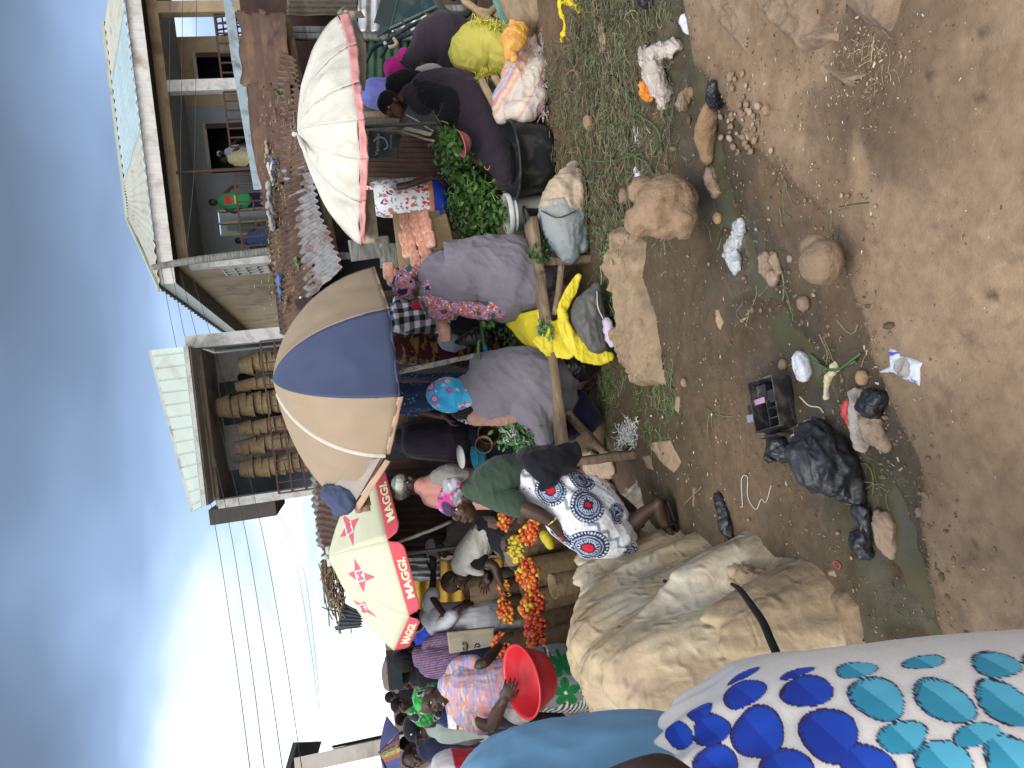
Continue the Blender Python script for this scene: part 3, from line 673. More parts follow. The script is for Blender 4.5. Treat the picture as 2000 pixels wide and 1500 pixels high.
def text_px(text, bl, br, tl, tr=None, bold=0.02):
    """glyphs mapped to the photo quad bottom-left, bottom-right, top-left (top-right)"""
    v, f = glyphs(text, bold); bl, br, tl = map(np.array, (bl, br, tl)); tr = br + tl - bl if tr is None else np.array(tr)
    a = v[:, :1]; b = v[:, 1:]; q = (bl * (1 - a) + br * a) * (1 - b) + (tl * (1 - a) + tr * a) * b
    return [(q.tolist(), f)]
def polyshape(pts): return (pts, [list(range(len(pts)))])
# ================================================================ SHACK ROW
def RP(px, py, off=0.0):
    """point on the sloping plane of the low tin roofs"""
    n = np.array([0, -(2.47 - 1.75), 2.1]); n = nz(n); p0 = np.array([0, 7.3, 1.75 + off]); r = ray(px, py)
    return CAM + r * (np.dot(p0 - CAM, n) / np.dot(r, n))
def shacks():
    R = thing('tin_shack', (3.2, 8, 0), 'long low shack with rusty corrugated roof and dark open front behind the white umbrella', 'shack')
    roofs = [
        ('roof_sheet', m_rust, (470, 172), (466, 22), (552, 26), (580, 172), 7, 'v', 'dark red and orange stained roof sheet'),
        ('roof_sheet', m_rust, (512, 378), (478, 168), (570, 168), (570, 350), 6, 'v', 'dull red roof sheet in the middle'),
        ('roof_sheet', M('light_rusty_zinc', (0.13, 0.085, 0.06), rough=.7, var=.4, vs=4, dirt=((0.09, 0.045, 0.03), .5, 3), bump=.35, bs=50), (560, 360), (548, 100), (575, 110), (606, 330), 22, 'u', 'brown roof sheet along the eave'),
        ('roof_sheet', m_rust, (556, 655), (508, 372), (590, 330), (622, 600), 26, 'u', 'bright rust-red roof sheet on the left'),
        ('roof_sheet', m_rustzinc, (604, 590), (556, 330), (604, 320), (662, 525), 16, 'u', 'half silver half rusted roof sheet at the lower edge')]
    for k, (nm, m, a, b, c, d, n, al, lb) in enumerate(roofs):
        o = .012 * (k % 3) + (.02 if k > 2 else 0)
        if al == 'u': V, f = corr(RP(*a, o), RP(*b, o), RP(*c, o), RP(*d, o), n, .018, 6, 'v', .05, dent=.05, seed=k)
        else: V, f = corr(RP(*b, o), RP(*c, o), RP(*d, o), RP(*a, o), n, .03, 6, 'v', .05, dent=.05, seed=k)
        mk(nm, V, f, m, R, label=lb)
    # pale blue edging sheet right at the back, under the veranda
    pts = [W(445, -5, 10.6), W(462, 120, 10.6), W(485, 250, 10.6), W(505, 370, 10.6)]; q = [p + (0, -.2, -.14) for p in pts]
    V, f = join([beam(pts[i], pts[i + 1], .02, .13, (0, 0, 1)) for i in range(3)]); mk('blue_edge_sheet', V, f, M('pale_blue_sheet', (0.3, 0.38, 0.43), rough=.5, dirt=((.1, .09, .08), .3, 4)), R, smooth=False)
    # dark shell
    BX('back_wall', m_rust2, .95, 7.5, 9.6, 9.65, 0, 2.4, R)
    mk('end_wall', *boxv((1.0, 8.4, 1.0), (.05, 2.3, 2.1)), m_rust2, R, smooth=False)
    BX('ceiling_board', m_shade, 1.0, 3.0, 7.6, 9.5, 1.8, 1.83, R)
    V, f = corr(PY(560, 30, 9.3), PY(560, -60, 9.3), PY(700, -60, 9.3), PY(700, 30, 9.3), 9, .02, 6, 'v'); mk('wall_sheet', V, f, M('grey_brown_zinc', (0.14, 0.125, 0.1), rough=.6, var=.3, dirt=((.05, .04, .03), .4, 5)), R)
    for (a, b, w_) in (((545, 60, 7.9), (745, 64, 7.5), .07), ((548, 72, 7.8), (745, 76, 7.5), .06), ((700, 18, 8), (800, 20, 7.7), .07), ((655, 500, 6.9), (765, 510, 6.7), .06)):
        A, B = W(*a), W(*b); B2 = B.copy(); B2[2] = 0
        mk('post', *rough_beam(B2, A, w_, w_, (0, 1, 0), seed=int(a[1])), m_gwood, R)
    mk('rafter', *rough_beam(RP(560, 40, -.1), RP(660, 528, -.1), .06, .08, seed=3), m_wood, R)
    mk('rafter', *rough_beam(RP(478, 100, -.1), RP(555, 560, -.1), .06, .08, seed=4), m_wood, R)
shacks()
def roof_litter():
    rnd = random.Random(8)
    m1 = M('pale_plastic', (0.45, 0.45, 0.43), rough=.4); m2 = M('blue_rag', (0.09, 0.14, 0.3)); m3 = M('wilted_leaf', (0.10, 0.16, 0.045)); m4 = M('brown_litter', (0.15, 0.12, 0.08)); m5 = M('grey_litter', (.24, .24, .23))
    for i, (px, py, s, m, nm, lab) in enumerate([
        (546, 190, .1, m3, 'leaf_bundle', 'wilted green leaves on the rusty roof near the top'), (583, 515, .09, m3, 'leaf_bundle', 'pale green leaf lying on the left rust-red roof sheet'), (530, 410, .2, m5, 'rag', 'grey white rag at the upper edge of the roof'),
        (548, 565, .12, m2, 'rag', 'blue rag at the left upper edge of the rusty roof'), (535, 320, .1, m2, 'rag', 'small blue rag on the middle of the rusty roof'), (560, 590, .08, m4, 'rag', 'brown rag beside the blue rag on the roof'),
        (532, 345, .12, m1, 'plastic_bag', 'crumpled pale plastic on the middle of the rusty roof'), (575, 235, .06, m4, 'litter_clump', 'brown litter clump below the wilted leaves on the roof'), (522, 290, .08, M('flat_stone', (.3, .25, .2)), 'flat_stone', 'flat stone weighing down the middle roof sheet'), (590, 610, .12, m1, 'plastic_bag', 'torn pale plastic at the left end of the roof')]):
        c = RP(px, py, .05); parts = []
        for k in range(12): q = c + np.array([rnd.gauss(0, s * .4), rnd.gauss(0, s * .7), rnd.gauss(0, .008)]); parts.append(wtube([q, q + [rnd.gauss(0, s * .5), rnd.gauss(0, s * .5), rnd.gauss(0, .015)]], rnd.uniform(.06, .2) * s, 7, 4))
        blob(nm, m, parts, None, .012, 1, rough=(.025, 20), label=lab, cat=nm.replace('_', ' '))
    V = []; f = []; n = 0
    for i in range(420):
        c = RP(545 + rnd.gauss(0, 18), rnd.uniform(180, 600), .03); c[1] += 0
        t = nz([rnd.gauss(0, 1), rnd.gauss(0, 1), .05]) * rnd.uniform(.02, .08); s = nz(np.cross(t, (0, 0, 1))) * rnd.uniform(.004, .014)
        V += [c, c + s, c + s + t + [0, 0, .01], c + t]; f.append([n, n + 1, n + 2, n + 3]); n += 4
    mk('roof_debris', V, f, M('dry_straw', (0.28, 0.22, 0.13), var=.4), smooth=False, kind='stuff', label='dry leaves and straw scattered over the rusty roof', cat='litter')
roof_litter()
def wallsheet(nm, m, pts, Y, n, lab, cat='wall panel', along='v', amp=.012):
    a, b, c, d = [PY(p[0], p[1], Y) for p in pts]; V, f = corr(a, b, c, d, n, amp, 6, along, dent=.03, seed=n); return mk(nm, V, f, m, label=lab, cat=cat)
# fences and panels standing behind the traders
wallsheet('corrugated_panel', m_rust2, [(690, 345), (690, 255), (905, 262), (905, 350)], 6.9, 9, 'dark rusty corrugated panel behind the hanging shop bag')
wallsheet('corrugated_panel', m_zinc, [(700, 62), (700, -40), (840, -40), (835, 62)], 7.6, 7, 'silver corrugated sheet behind the wheelbarrow', along='u')
wallsheet('corrugated_panel', M('green_zinc', (.04, .10, .06), rough=.6, dirt=((.08, .05, .03), .3, 4)), [(700, 170), (700, 62), (830, 62), (830, 170)], 7.9, 8, 'green corrugated sheet behind the wheelbarrow handles', along='u')
wallsheet('corrugated_panel', m_rust2, [(745, 1085), (745, 900), (1010, 880), (990, 1085)], 7.0, 14, 'dark brown corrugated panel behind the trader in the pale hat')
wallsheet('corrugated_panel', m_zinc, [(745, 1135), (745, 1075), (860, 1075), (860, 1135)], 7.2, 5, 'silver corrugated strip between the brown and the yellow panels')
wallsheet('yellow_container_wall', M('yellow_container', (.42, .25, .03), rough=.55, var=.3, dirt=((.13, .08, .03), .35, 3)), [(770, 1220), (770, 1095), (985, 1090), (985, 1220)], 7.6, 8, 'mustard yellow ribbed container wall behind the tomato sellers', 'container', 'u', .03)
mk('block_wall', *boxv((2.45, 7.1, .7), (.95, .15, 1.4)), M('grey_blocks', (.13, .125, .115), var=.4, vs=6, dirt=((.05, .045, .04), .5, 5), bump=.8, bs=25), smooth=False, label='rough dark grey block wall behind the child in the white print dress', cat='wall')
mk('stall_back', *boxv((.3, 7.6, .85), (2.6, .05, 1.9)), m_shade, smooth=False, label='stall backing coloured dark as shade behind the standing customers', cat='wall')
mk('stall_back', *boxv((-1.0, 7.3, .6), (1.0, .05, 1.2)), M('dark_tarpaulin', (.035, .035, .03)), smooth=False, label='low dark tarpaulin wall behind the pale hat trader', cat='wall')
mk('wooden_plank', *rough_beam(PY(742, 500, 6.3), PY(880, 495, 6.3), .2, .03, (0, 1, 0), seed=9), m_gwood, label='grey weathered board behind the bread display', cat='board')
mk('wooden_plank', *rough_beam(PY(683, 490, 6.3), PY(762, 480, 6.3), .17, .03, (0, 1, 0), seed=19), m_gwood, label='grey white painted board at the top left of the dark shack', cat='board')
mk('wooden_post', *rough_beam(W(700, 225, 6.6), G(1000, 215) , .05, .05, (0, 1, 0), seed=29), m_wood, label='brown wooden post behind the woman in the black head cover', cat='post')
V, f = rough_beam(W(778, 727, 5.45), W(962, 688, 5.4), .035, .05, (0, 1, 0), seed=5)
mk('white_post', V, f, M('flaking_white_paint', (.5, .5, .45), dirt=((.06, .05, .04), .55, 14), rough=.7), label='thin post with flaking white paint between the two seated women', cat='post')
V, f = rough_beam(PY(768, 812, 6.2), PY(880, 800, 6.2), .17, .03, (0, 1, 0), seed=15); mk('wooden_plank', V, f, m_wood, label='brown board behind the woman in the blue flowered scarf', cat='board')
# roofs behind the red and cream umbrella
def backroofs():
    V, f = corr(PY(603, 905, 9.5), PY(622, 1065, 9.5), PY(640, 1085, 8.3), PY(628, 915, 8.3), 12, .015, 6, 'v', dent=.04); mk('tin_roof', V, f, M('grey_tin', (.2, .195, .18), rough=.7, dirt=((.09, .07, .05), .4, 3)), label='grey tin roof edge above the red and cream umbrella', cat='roof')
    V, f = corr(PY(612, 915, 8.4), PY(632, 1130, 8.4), PY(690, 1140, 7.6), PY(680, 930, 7.6), 18, .015, 6, 'v', dent=.05); mk('tin_roof', V, f, m_rust, label='rusty tin roof directly behind the red and cream umbrella', cat='roof')
    rnd = random.Random(4); parts = []
    c = PY(660, 1155, 8.2)
    for i in range(90):
        a = rnd.uniform(0, 2 * pi); q = c + np.array([rnd.uniform(-.22, .22), rnd.uniform(-.2, .2), rnd.uniform(-.07, .12)]); t = np.array([rnd.gauss(0, .13), rnd.gauss(0, .1), rnd.gauss(0, .04)]); parts.append(wtube([q - t, q + [0, 0, .02], q + t], .007, 5, 5))
    mk('brushwood_bundle', *join(parts), m_wood, label='tangled bundle of sticks on the roof behind the umbrella', cat='brushwood')
    V, f = corr(PY(655, 1232, 8.2), PY(672, 1178, 8.2), PY(708, 1195, 7.6), PY(706, 1225, 7.6), 6, .015, 6, 'v'); mk('tin_roof', V, f, M('dark_tin', (.05, .055, .06), rough=.5), label='small dark tin roof tilted up left of the brushwood', cat='roof')
    mk('roof_support', *boxv(PY(720, 1050, 8.3), (.6, .5, .5)), m_shade, smooth=False, label='dark roof frame under the rusty tin roof', cat='roof frame')
backroofs()
# ================================================================ UMBRELLAS
def canopy(apex, rim, panelmats, names, R, dome=.7, sag=.04, nu=14, nv=16, thick=.0025, fold=0.0, inward=0.0):
    """rim: list of 3D points at the rib ends; one patch per panel"""
    apex = np.asarray(apex, float); out = []; n = len(rim); cen = np.mean(rim, 0)
    for i in range(n):
        a, b = np.asarray(rim[i], float), np.asarray(rim[(i + 1) % n], float)
        if panelmats[i] is None: continue
        u = np.linspace(0, 1, nu); v = np.linspace(0, 1, nv) ** .9; uu, vv = np.meshgrid(u, v); uu = uu.ravel()[:, None]; vv = vv.ravel()[:, None]
        e = a * (1 - uu) + b * uu; e = e + (cen - e) * (4 * uu * (1 - uu)) * inward
        s = vv * (1 - dome) + np.sin(vv * pi / 2) * dome; h = vv * (1 - dome) + (1 - np.cos(vv * pi / 2)) * dome
        P = apex + (e - apex) * np.array([1, 1, 0]) * s + (e - apex) * np.array([0, 0, 1]) * h
        P[:, 2:] -= sag * 4 * uu * (1 - uu) * vv * (1 - vv * .4)
        nrm = nz(np.cross(b - a, apex - a)); nrm = nrm if nrm[2] > 0 else -nrm
        if fold: P = P + nrm * (fold * fbm(P * 7, 4, i) * np.minimum(1, vv[:, 0] * 2) * (0.3 + (4 * uu * (1 - uu))[:, 0]))[:, None]
        V, f = thicken(P, grid_faces(nu, nv), nu, nv, nrm, thick)
        out.append(mk(names[i], V, f, panelmats[i], R))
    return out
def ribs(apex, rim, R, m, dome=.7, off=.012, r=.005):
    apex = np.asarray(apex, float)
    for p in rim:
        p = np.asarray(p, float); K = []
        for v in np.linspace(0.02, 1, 9):
            s = v * (1 - dome) + sin(v * pi / 2) * dome; h = v * (1 - dome) + (1 - cos(v * pi / 2)) * dome
            q = apex + (p - apex) * (1, 1, 0) * s + (p - apex) * (0, 0, 1) * h; q[2] -= off; K.append(q)
        mk('rib', *wtube(K, r, 5, m=0), m, R)
def um_white():
    m = M('soiled_white_canvas', (.55, .53, .465), var=.12, vs=2.5, dirt=((.40, .35, .26), .3, 2.5), bump=.3, bs=25); mp_ = M('faded_pink_canvas', (.60, .27, .26), var=.2, vs=6, dirt=((.75, .5, .47), .3, 5), bump=.3, bs=25)
    R = thing('market_umbrella', G(1000, 262), 'tattered off-white market umbrella with a faded pink border over the vegetable sellers', 'umbrella')
    ap = W(580, 255, 5.45)
    rim = [(704, 478, 5.25), (702, 395, 4.95), (704, 312, 4.75), (700, 235, 4.7), (688, 165, 4.8), (680, 90, 5.0), (662, 30, 5.35), (672, 110, 6.1), (685, 250, 6.35), (695, 380, 6.1)]
    rim = [W(*p) for p in rim]; canopy(ap, rim, [m] * 10, ['canopy_panel'] * 10, R, .62, .004, fold=.05)
    # pink border hanging from the rim
    for i in range(7):
        a, b = rim[i], rim[(i + 1) % 10]
        if i == 6: continue
        dn = np.array([0, -.02, [-.03, -.042, -.05, -.038, -.05, -.06, 0][i]]); dn2 = np.array([0, -.02, [-.042, -.05, -.038, -.05, -.06, -.075, 0][i]])
        (V, f), _, _ = sheet(a, b, b + dn2, a + dn, 18, 5, lambda u, v, i=i: .012 * np.sin(u * 12 + i) * v + .01 * fbm(np.column_stack([u * 5 + i, v * 2, u * 0]), 2, i), .002); mk('border', V, f, mp_, R)
    mt = M('torn_grey_canvas', (.30, .27, .22), var=.3, dirt=((.5, .45, .38), .3, 6))
    for (a, b, c, d, k) in (((668, 20, 5.5), (690, 20, 5.4), (716, 85, 5.3), (702, 95, 5.3), 1), ((700, 90, 5.3), (716, 85, 5.3), (712, 175, 5.2), (705, 180, 5.2), 2), ((700, 330, 5.1), (716, 330, 5.1), (722, 362, 5.1), (712, 362, 5.1), 3), ((705, 370, 5.2), (728, 372, 5.2), (740, 470, 5.4), (712, 478, 5.4), 4), ((660, 22, 5.5), (680, 40, 5.5), (716, 30, 5.7), (678, 12, 5.6), 5)):
        (V, f), _, _ = sheet(W(*a), W(*b), W(*c), W(*d), 12, 16, lambda u, v, k=k: .04 * fbm(np.column_stack([u * 3 + k, v * 4, u * 0]), 3, k), .003); mk('torn_flap', V, f, mt, R)
    V, f = wtube([ap + (0, 0, .03), ap + (0, .02, -.3), W(770, 244, 5.7), G(1040, 235, .0)], .014, 10); mk('pole', V, f, M('steel_tube', (.12, .12, .12), rough=.35, metal=.6), R)
    ribs(ap, rim, R, m_iron, .62)
    V, f = wtube([W(583, 266, 5.4), W(592, 285, 5.2), W(600, 300, 5.1)], [.012, .02, .004], 8); blob('knotted_tuft', m, [(V, f), wtube([W(580, 262, 5.42), W(575, 262, 5.42)], [.012, .02], 8)], R, .006, 1)
um_white()
def um_tan():
    tan = M('tan_canvas', (.315, .24, .165), var=.12, vs=2, bump=.2, bs=120, dirt=((.3, .22, .15), .2, 2)); blu = M('navy_canvas', (.056, .072, .135), var=.14, vs=2, bump=.2, bs=120); bdr = M('peach_hem', (.44, .29, .20), var=.15)
    gry = M('grey_lining', (.30, .265, .235), var=.15)
    R = thing('market_umbrella', G(1150, 740), 'large tan umbrella with one navy blue panel shading the two seated women', 'umbrella')
    ap = W(533, 742, 4.75)
    rr = [(728, 521, 4.95), (757, 604, 4.35), (777, 775, 4.05), (752, 890, 4.35), (690, 985, 4.9), (655, 930, 5.6), (640, 760, 5.8), (650, 600, 5.5)]
    rim = [W(*p) for p in rr]
    P = canopy(ap, rim, [tan, blu, tan, tan, tan, tan, tan, tan], ['canopy_panel'] * 8, R, .78, .015, fold=.012, nu=24, nv=30)
    P[1]['label'] = 'navy blue canopy panel'
    def strip(a, b, w_, m, nm, drop=.03, seed=0):
        (V, f), _, _ = sheet(a, b, b + (0, -.005, -drop), a + (0, -.005, -drop), 24, 4, lambda u, v: .006 * np.sin(u * 17 + seed), .002); return mk(nm, V, f, m, R)
    strip(rim[2], rim[3], .03, bdr, 'hem', .03, 1); strip(rim[1], rim[2], .03, blu, 'hem', .012, 2); strip(rim[0], rim[1], .03, tan, 'hem', .012, 3)
    # seam tape
    K = []
    a, b = np.asarray(ap), np.asarray(rim[3])
    for v in np.linspace(.12, 1, 24): s = v * .22 + sin(v * pi / 2) * .78; h = v * .22 + (1 - cos(v * pi / 2)) * .78; K.append(a + (b - a) * (1, 1, 0) * s + (b - a) * (0, 0, 1) * h + nz(CAM - a) * .008)
    mk('white_seam', *wtube(K, .013, 6, m=0, rb=.004), M('white_tape', (.55, .52, .45), var=.2), R)
    # folded back corner at the left tip with grey lining and a navy end
    (V, f), _, _ = sheet(W(652, 948, 4.75), W(700, 905, 4.45), W(745, 893, 4.34), W(690, 988, 4.75), 16, 16, lambda u, v: .03 * np.sin(u * 3) * np.sin(v * 3), .003); mk('folded_corner', V, f, gry, R, label='turned back corner showing grey lining')
    parts = [ptube([(632, 962, 4.78, 16, .02), (655, 968, 4.72, 24, .03), (684, 985, 4.7, 22, .03)], .5), ptube([(655, 1000, 4.75, 10, .02), (670, 990, 4.7, 14, .03)], .6)]
    blob('navy_corner', blu, parts, R, .01, 2, fold=(.012, 14, (1, 0, 1), .3, 3), label='navy end of the tip hanging loose')
    (V, f), _, _ = sheet(W(690, 992, 4.72), W(752, 898, 4.33), W(762, 902, 4.34), W(700, 1000, 4.72), 20, 5, lambda u, v: .01 * np.sin(u * 9), .002); mk('hem', V, f, bdr, R)
    (V, f), _, _ = sheet(W(688, 985, 4.8), W(722, 950, 4.8), W(724, 985, 4.85), W(700, 1000, 4.85), 8, 8, lambda u, v: .02 * np.sin(u * 6 + v * 4), .002); mk('torn_flap', V, f, M('brown_inner_cloth', (.14, .075, .05)), R)
    (V, f), _, _ = sheet(W(692, 995, 4.7), W(722, 985, 4.75), W(724, 998, 4.75), W(695, 1003, 4.7), 8, 5, lambda u, v: .006 * np.sin(u * 16), .002); mk('torn_flap', V, f, bdr, R)
    ribs(ap, rim, R, m_iron, .78); mk('pole', *wtube([ap, W(800, 742, 5.0), G(1120, 742) + (0, 1.1, 0)], .017, 10), M('steel_tube', None), R)
um_tan()
def um_maggi():
    cr = M('cream_canvas', (.53, .54, .385), var=.07, vs=2, dirt=((.45, .42, .27), .2, 4), bump=.15, bs=60); rd = M('faded_red_canvas', (.56, .085, .11), var=.12, vs=3, bump=.15, bs=60); ye = M('pale_yellow_print', (.80, .79, .50), var=.08, dirt=((.6, .2, .2), .12, 20)); pk = M('pink_red_print', (.60, .11, .15), var=.1); wh = M('white_print', (.82, .82, .74), var=.06)
    R = thing('market_umbrella', G(1130, 1100) , 'cream umbrella with red star prints and a red lettered border over the tomato sellers', 'umbrella')
    ap = W(641, 1087, 6.15)
    rr = [(724, 905, 6.0), (757, 1056, 5.35), (799, 1204, 5.5), (769, 1271, 6.2), (740, 1210, 7.0), (715, 1080, 7.2), (705, 950, 6.8)]
    rim = [W(*p) for p in rr]; P = canopy(ap, rim, [cr] * 7, ['canopy_panel'] * 7, R, .35, .0, nu=12, nv=14, fold=.008)
    outs = [((750, 905), (783, 1035)), ((788, 1057), (822, 1192)), ((823, 1209), (798, 1268))]; vals = []
    for i in range(3):
        a, b = rim[i], rim[i + 1]; da, db = dep(a) - .02, dep(b) - .02
        if i == 2: b = b
        c, d = W(*outs[i][0], da), W(*outs[i][1], db)
        nu, nv = 26, 9
        def wp(u, v): # rounded lower corners
            e = np.minimum(u, 1 - u); cut = np.where(e < .09, (1 - e / .09) ** 2 * .3, 0); return .01 + .98 * u, v * (1 - cut)
        (V, f), _, _ = sheet(a, b, d, c, nu, nv, lambda u, v: .006 * np.sin(u * 9 + i) * v, .003, wp); o = mk('valance', V, f, rd, R, label='red border with pale yellow lettering'); vals.append(o)
    def V_(i, t, s):  # photo position on valance i: t along from the right rib end to the left one, s from the top edge down
        A = np.array(rr[i][:2], float); B = np.array(rr[i + 1][:2], float); C = np.array(outs[i][0], float); D = np.array(outs[i][1], float); return (A * (1 - t) + B * t) * (1 - s) + (C * (1 - t) + D * t) * s
    for i, (t0, t1) in enumerate(((.80, .26), (.79, .22), (.80, .17))):
        tr = bvh(vals[i]); sh = text_px('MAGGI.', V_(i, t0, .82), V_(i, t1, .82), V_(i, t0, .24), V_(i, t1, .24), .035); decal('lettering', sh, tr, ye, vals[i], .004)
    tree = bvh(P)
    def star(c, pts, q):
        c = np.array(c, float); ou = [np.array(p, float) for p in pts]; o = []
        for k in range(4):
            a, b = ou[k], ou[(k + 1) % 4]; o.append(a); m_ = c + (a - c + b - c) * .27; o.append(m_)
        o = [c] + o; fs = [[0, 1 + k, 1 + (k + 1) % 8] for k in range(8)]
        # refine so that it follows the cloth
        vs, fc = [], []
        for fa in fs:
            A, B, C_ = o[fa[0]], o[fa[1]], o[fa[2]]; n = len(vs); vs += [A, B, C_, (A + B) / 2, (B + C_) / 2, (C_ + A) / 2]; fc += [[n, n + 3, n + 5], [n + 3, n + 1, n + 4], [n + 5, n + 4, n + 2], [n + 3, n + 4, n + 5]]
        decal('star_print', [(vs, fc)], tree, pk, P[0], .004)
        q = [np.array(a, float) for a in q]; m_ = sum(q) / 4; q = [m_ + (a - m_) * 1.3 for a in q]; decal('box_print', [polyshape(q)], tree, wh, P[0], .006)
        bl, br, tr_, tl = q; m_ = sum(q) / 4; s = .78; decal('letter_print', text_px('M', m_ + (bl - m_) * s, m_ + (br - m_) * s, m_ + (tl - m_) * s, m_ + (tr_ - m_) * s, .05), tree, pk, P[0], .008)
    star((685, 1031), [(667, 1001), (701, 1011), (690, 1067), (664, 1049)], [(688, 1037), (684, 1021), (674, 1025), (678, 1044)])
    star((703, 1128), [(692, 1090), (733, 1127), (711, 1159), (676, 1120)], [(711, 1132), (708, 1114), (695, 1118), (699, 1135)])
    star((710, 1187), [(688, 1171), (712, 1174), (738, 1207), (704, 1200)], [(715, 1191), (711, 1181), (702, 1183), (706, 1197)])
    ribs(ap, rim, R, m_iron, .35); mk('pole', *wtube([ap, W(800, 1080, 6.3), G(1150, 1065) + (0, .6, 0)], .018, 10), M('steel_tube', None), R)
    V, f = join([ball(ap + (0, 0, .02), (.02, .02, .03), 10, 8), beam(ap + (0, 0, -.03), ap + (0, 0, .015), .16, .005)]); mk('finial', V, f, m_white, R)
    (V, f) = rough_beam(W(776, 1060, 5.5), W(880, 1020, 5.9), .02, .03, (0, 1, 0), seed=2); mk('white_pole', V, f, m_white, label='slanting white pole under the red border of the umbrella', cat='pole')
um_maggi()
def um_purple():
    R = thing('market_umbrella', PY(850, 1440, 9.0) * (1, 1, 0), 'purple umbrella with patterned yellow and orange bands at the far left', 'umbrella')
    pu = M('purple_canvas', (.115, .08, .15), var=.15); bl = M('indigo_canvas', (.06, .065, .17), var=.15)
    ap = PY(747, 1500, 9.2)
    rim = [PY(*p) for p in ((755, 1398, 9.6), (780, 1430, 8.4), (783, 1560, 8.1), (775, 1620, 9.0), (760, 1560, 10.2), (756, 1440, 10.3))]
    ap = PY(741, 1470, 9.3)
    P = canopy(ap, rim, [bl, None, pu, pu, pu, pu], ['canopy_panel'] * 6, R, .3, .0)
    def col(V, N):
        a = V - rim[1]; e = nz(rim[2] - rim[1]); t = (a @ e) / np.linalg.norm(rim[2] - rim[1]); c = np.tile([.115, .08, .15], (len(V), 1)); z = (V[:, 2] * 90)
        def band(t0, t1, A, B, pat):
            m_ = (t > t0) & (t < t1); c[m_] = np.where(pat[m_][:, None], A, B)
        pat = (np.sin(t * 260) * np.sin(z) > 0)
        band(.12, .17, (.55, .2, .1), (.115, .08, .15), pat); band(.19, .24, (.6, .6, .2), (.03, .03, .04), pat); band(.24, .30, (.65, .6, .2), (.3, .1, .15), np.sin(z * .5) * np.cos(t * 200) > -.5); band(.30, .38, (.6, .25, .1), (.45, .2, .12), pat); band(.38, 1, (.12, .15, .4), (.2, .2, .45), pat)
        return c
    a, b = rim[1], rim[2]; (V, f), uu, vv = sheet(ap, ap, b, a, 60, 60, None, .003); Vn = np.array(V)
    mk('canopy_panel', Vn, f, M('printed_canvas', None, var=.1), R, col=col(Vn, None), label='panel with yellow and orange patterned bands')
    ribs(ap, rim, R, m_iron, .3); mk('pole', *wtube([ap, ap * (1, 1, 0)], .018, 8), M('steel_tube', None), R)
um_purple()
# ================================================================ CLOTH PATTERNS (functions of the position on the cloth)
def vor(P, seed=0):
    P = np.asarray(P, float); i = np.floor(P).astype(np.int64); f = P - i; d1 = np.full(len(P), 9.0); d2 = d1.copy(); hs = np.zeros(len(P)); 
    for a in (-1, 0, 1):
        for b in (-1, 0, 1):
            for c in (-1, 0, 1):
                x, y, z = i[:, 0] + a, i[:, 1] + b, i[:, 2] + c
                q = np.column_stack([a + _h(x, y, z, seed), b + _h(x, y, z, seed + 1), c + _h(x, y, z, seed + 2)]) - f; d = np.linalg.norm(q, axis=1); h = _h(x, y, z, seed + 3)
                n = d < d1; d2 = np.where(n, d1, np.minimum(d2, d)); hs = np.where(n, h, hs); d1 = np.where(n, d, d1)
    return d1, d2, hs
def flat(c): return None
def pick(h, cols, edges):
    o = np.tile(np.array(cols[-1], float), (len(h), 1)); 
    for c, e in zip(cols[::-1][1:], edges[::-1]): o[h < e] = c
    return o
def c_floral(V, N):   # tiny lilac and rust petals with green patches on dark blue
    d1, d2, h = vor(V * 95, 3); D1, D2, H = vor(V * 18, 8)
    c = pick(h, [(.30, .24, .62), (.42, .11, .05), (.30, .24, .62), (.62, .55, .72), (.03, .03, .08)], [.3, .62, .8, .9]); c[(d2 - d1) < .12] = (.45, .14, .06)
    c[(H > .82) & (D1 < .45)] = (.02, .11, .05); c[(H < .12) & (D1 < .5)] = (.02, .02, .05); return c
def c_bluefl(V, N):
    c = np.tile([.05, .42, .72], (len(V), 1)); c = lerp(c, np.array([.03, .30, .62]), sst(-.3, .3, fbm(V * 12, 2, 3))[:, None])
    D1, D2, H = vor(V * 13, 5); k = (H < .62); r = D1; c[k & (r < .46)] = (.30, .09, .36); c[k & (r < .30) & (r > .20)] = (.55, .35, .6); c[k & (r < .12)] = (.6, .5, .55)
    d1, d2, h = vor(V * 21 + 4, 11); k = (h < .42); c[k & (d1 < .40)] = (.60, .57, .50); c[k & (d1 < .12)] = (.28, .2, .12); c[k & (d1 > .32) & (d1 < .36)] = (.2, .18, .15); c[(h > .9) & (d1 < .2)] = (.5, .15, .45); return c
def c_check(V, N, s=26):
    a = np.floor((V[:, 0] + .15 * V[:, 1] + .01 * fbm(V * 8, 2, 1)) * s).astype(int) % 2; b = np.floor((V[:, 2] + .012 * fbm(V * 7, 2, 4)) * s).astype(int) % 2; t = a + b
    return np.where(t[:, None] == 0, (.62, .60, .64), np.where(t[:, None] == 2, (.012, .012, .016), (.16, .16, .18)))
def c_darkred(V, N): 
    v = fbm(V * (16, 16, 40), 3, 5); return np.where((v > .12)[:, None], (.20, .12, .03), (.05, .008, .012))
def c_navydot(V, N):
    d1, d2, h = vor(V * 60, 4); m_ = fbm(V * 9, 2, 8) > 0; c = np.tile([.018, .028, .075], (len(V), 1)); c[(d1 < .28) & m_] = (.1, .3, .55); c[(d1 < .1) & m_] = (.5, .6, .7); return c
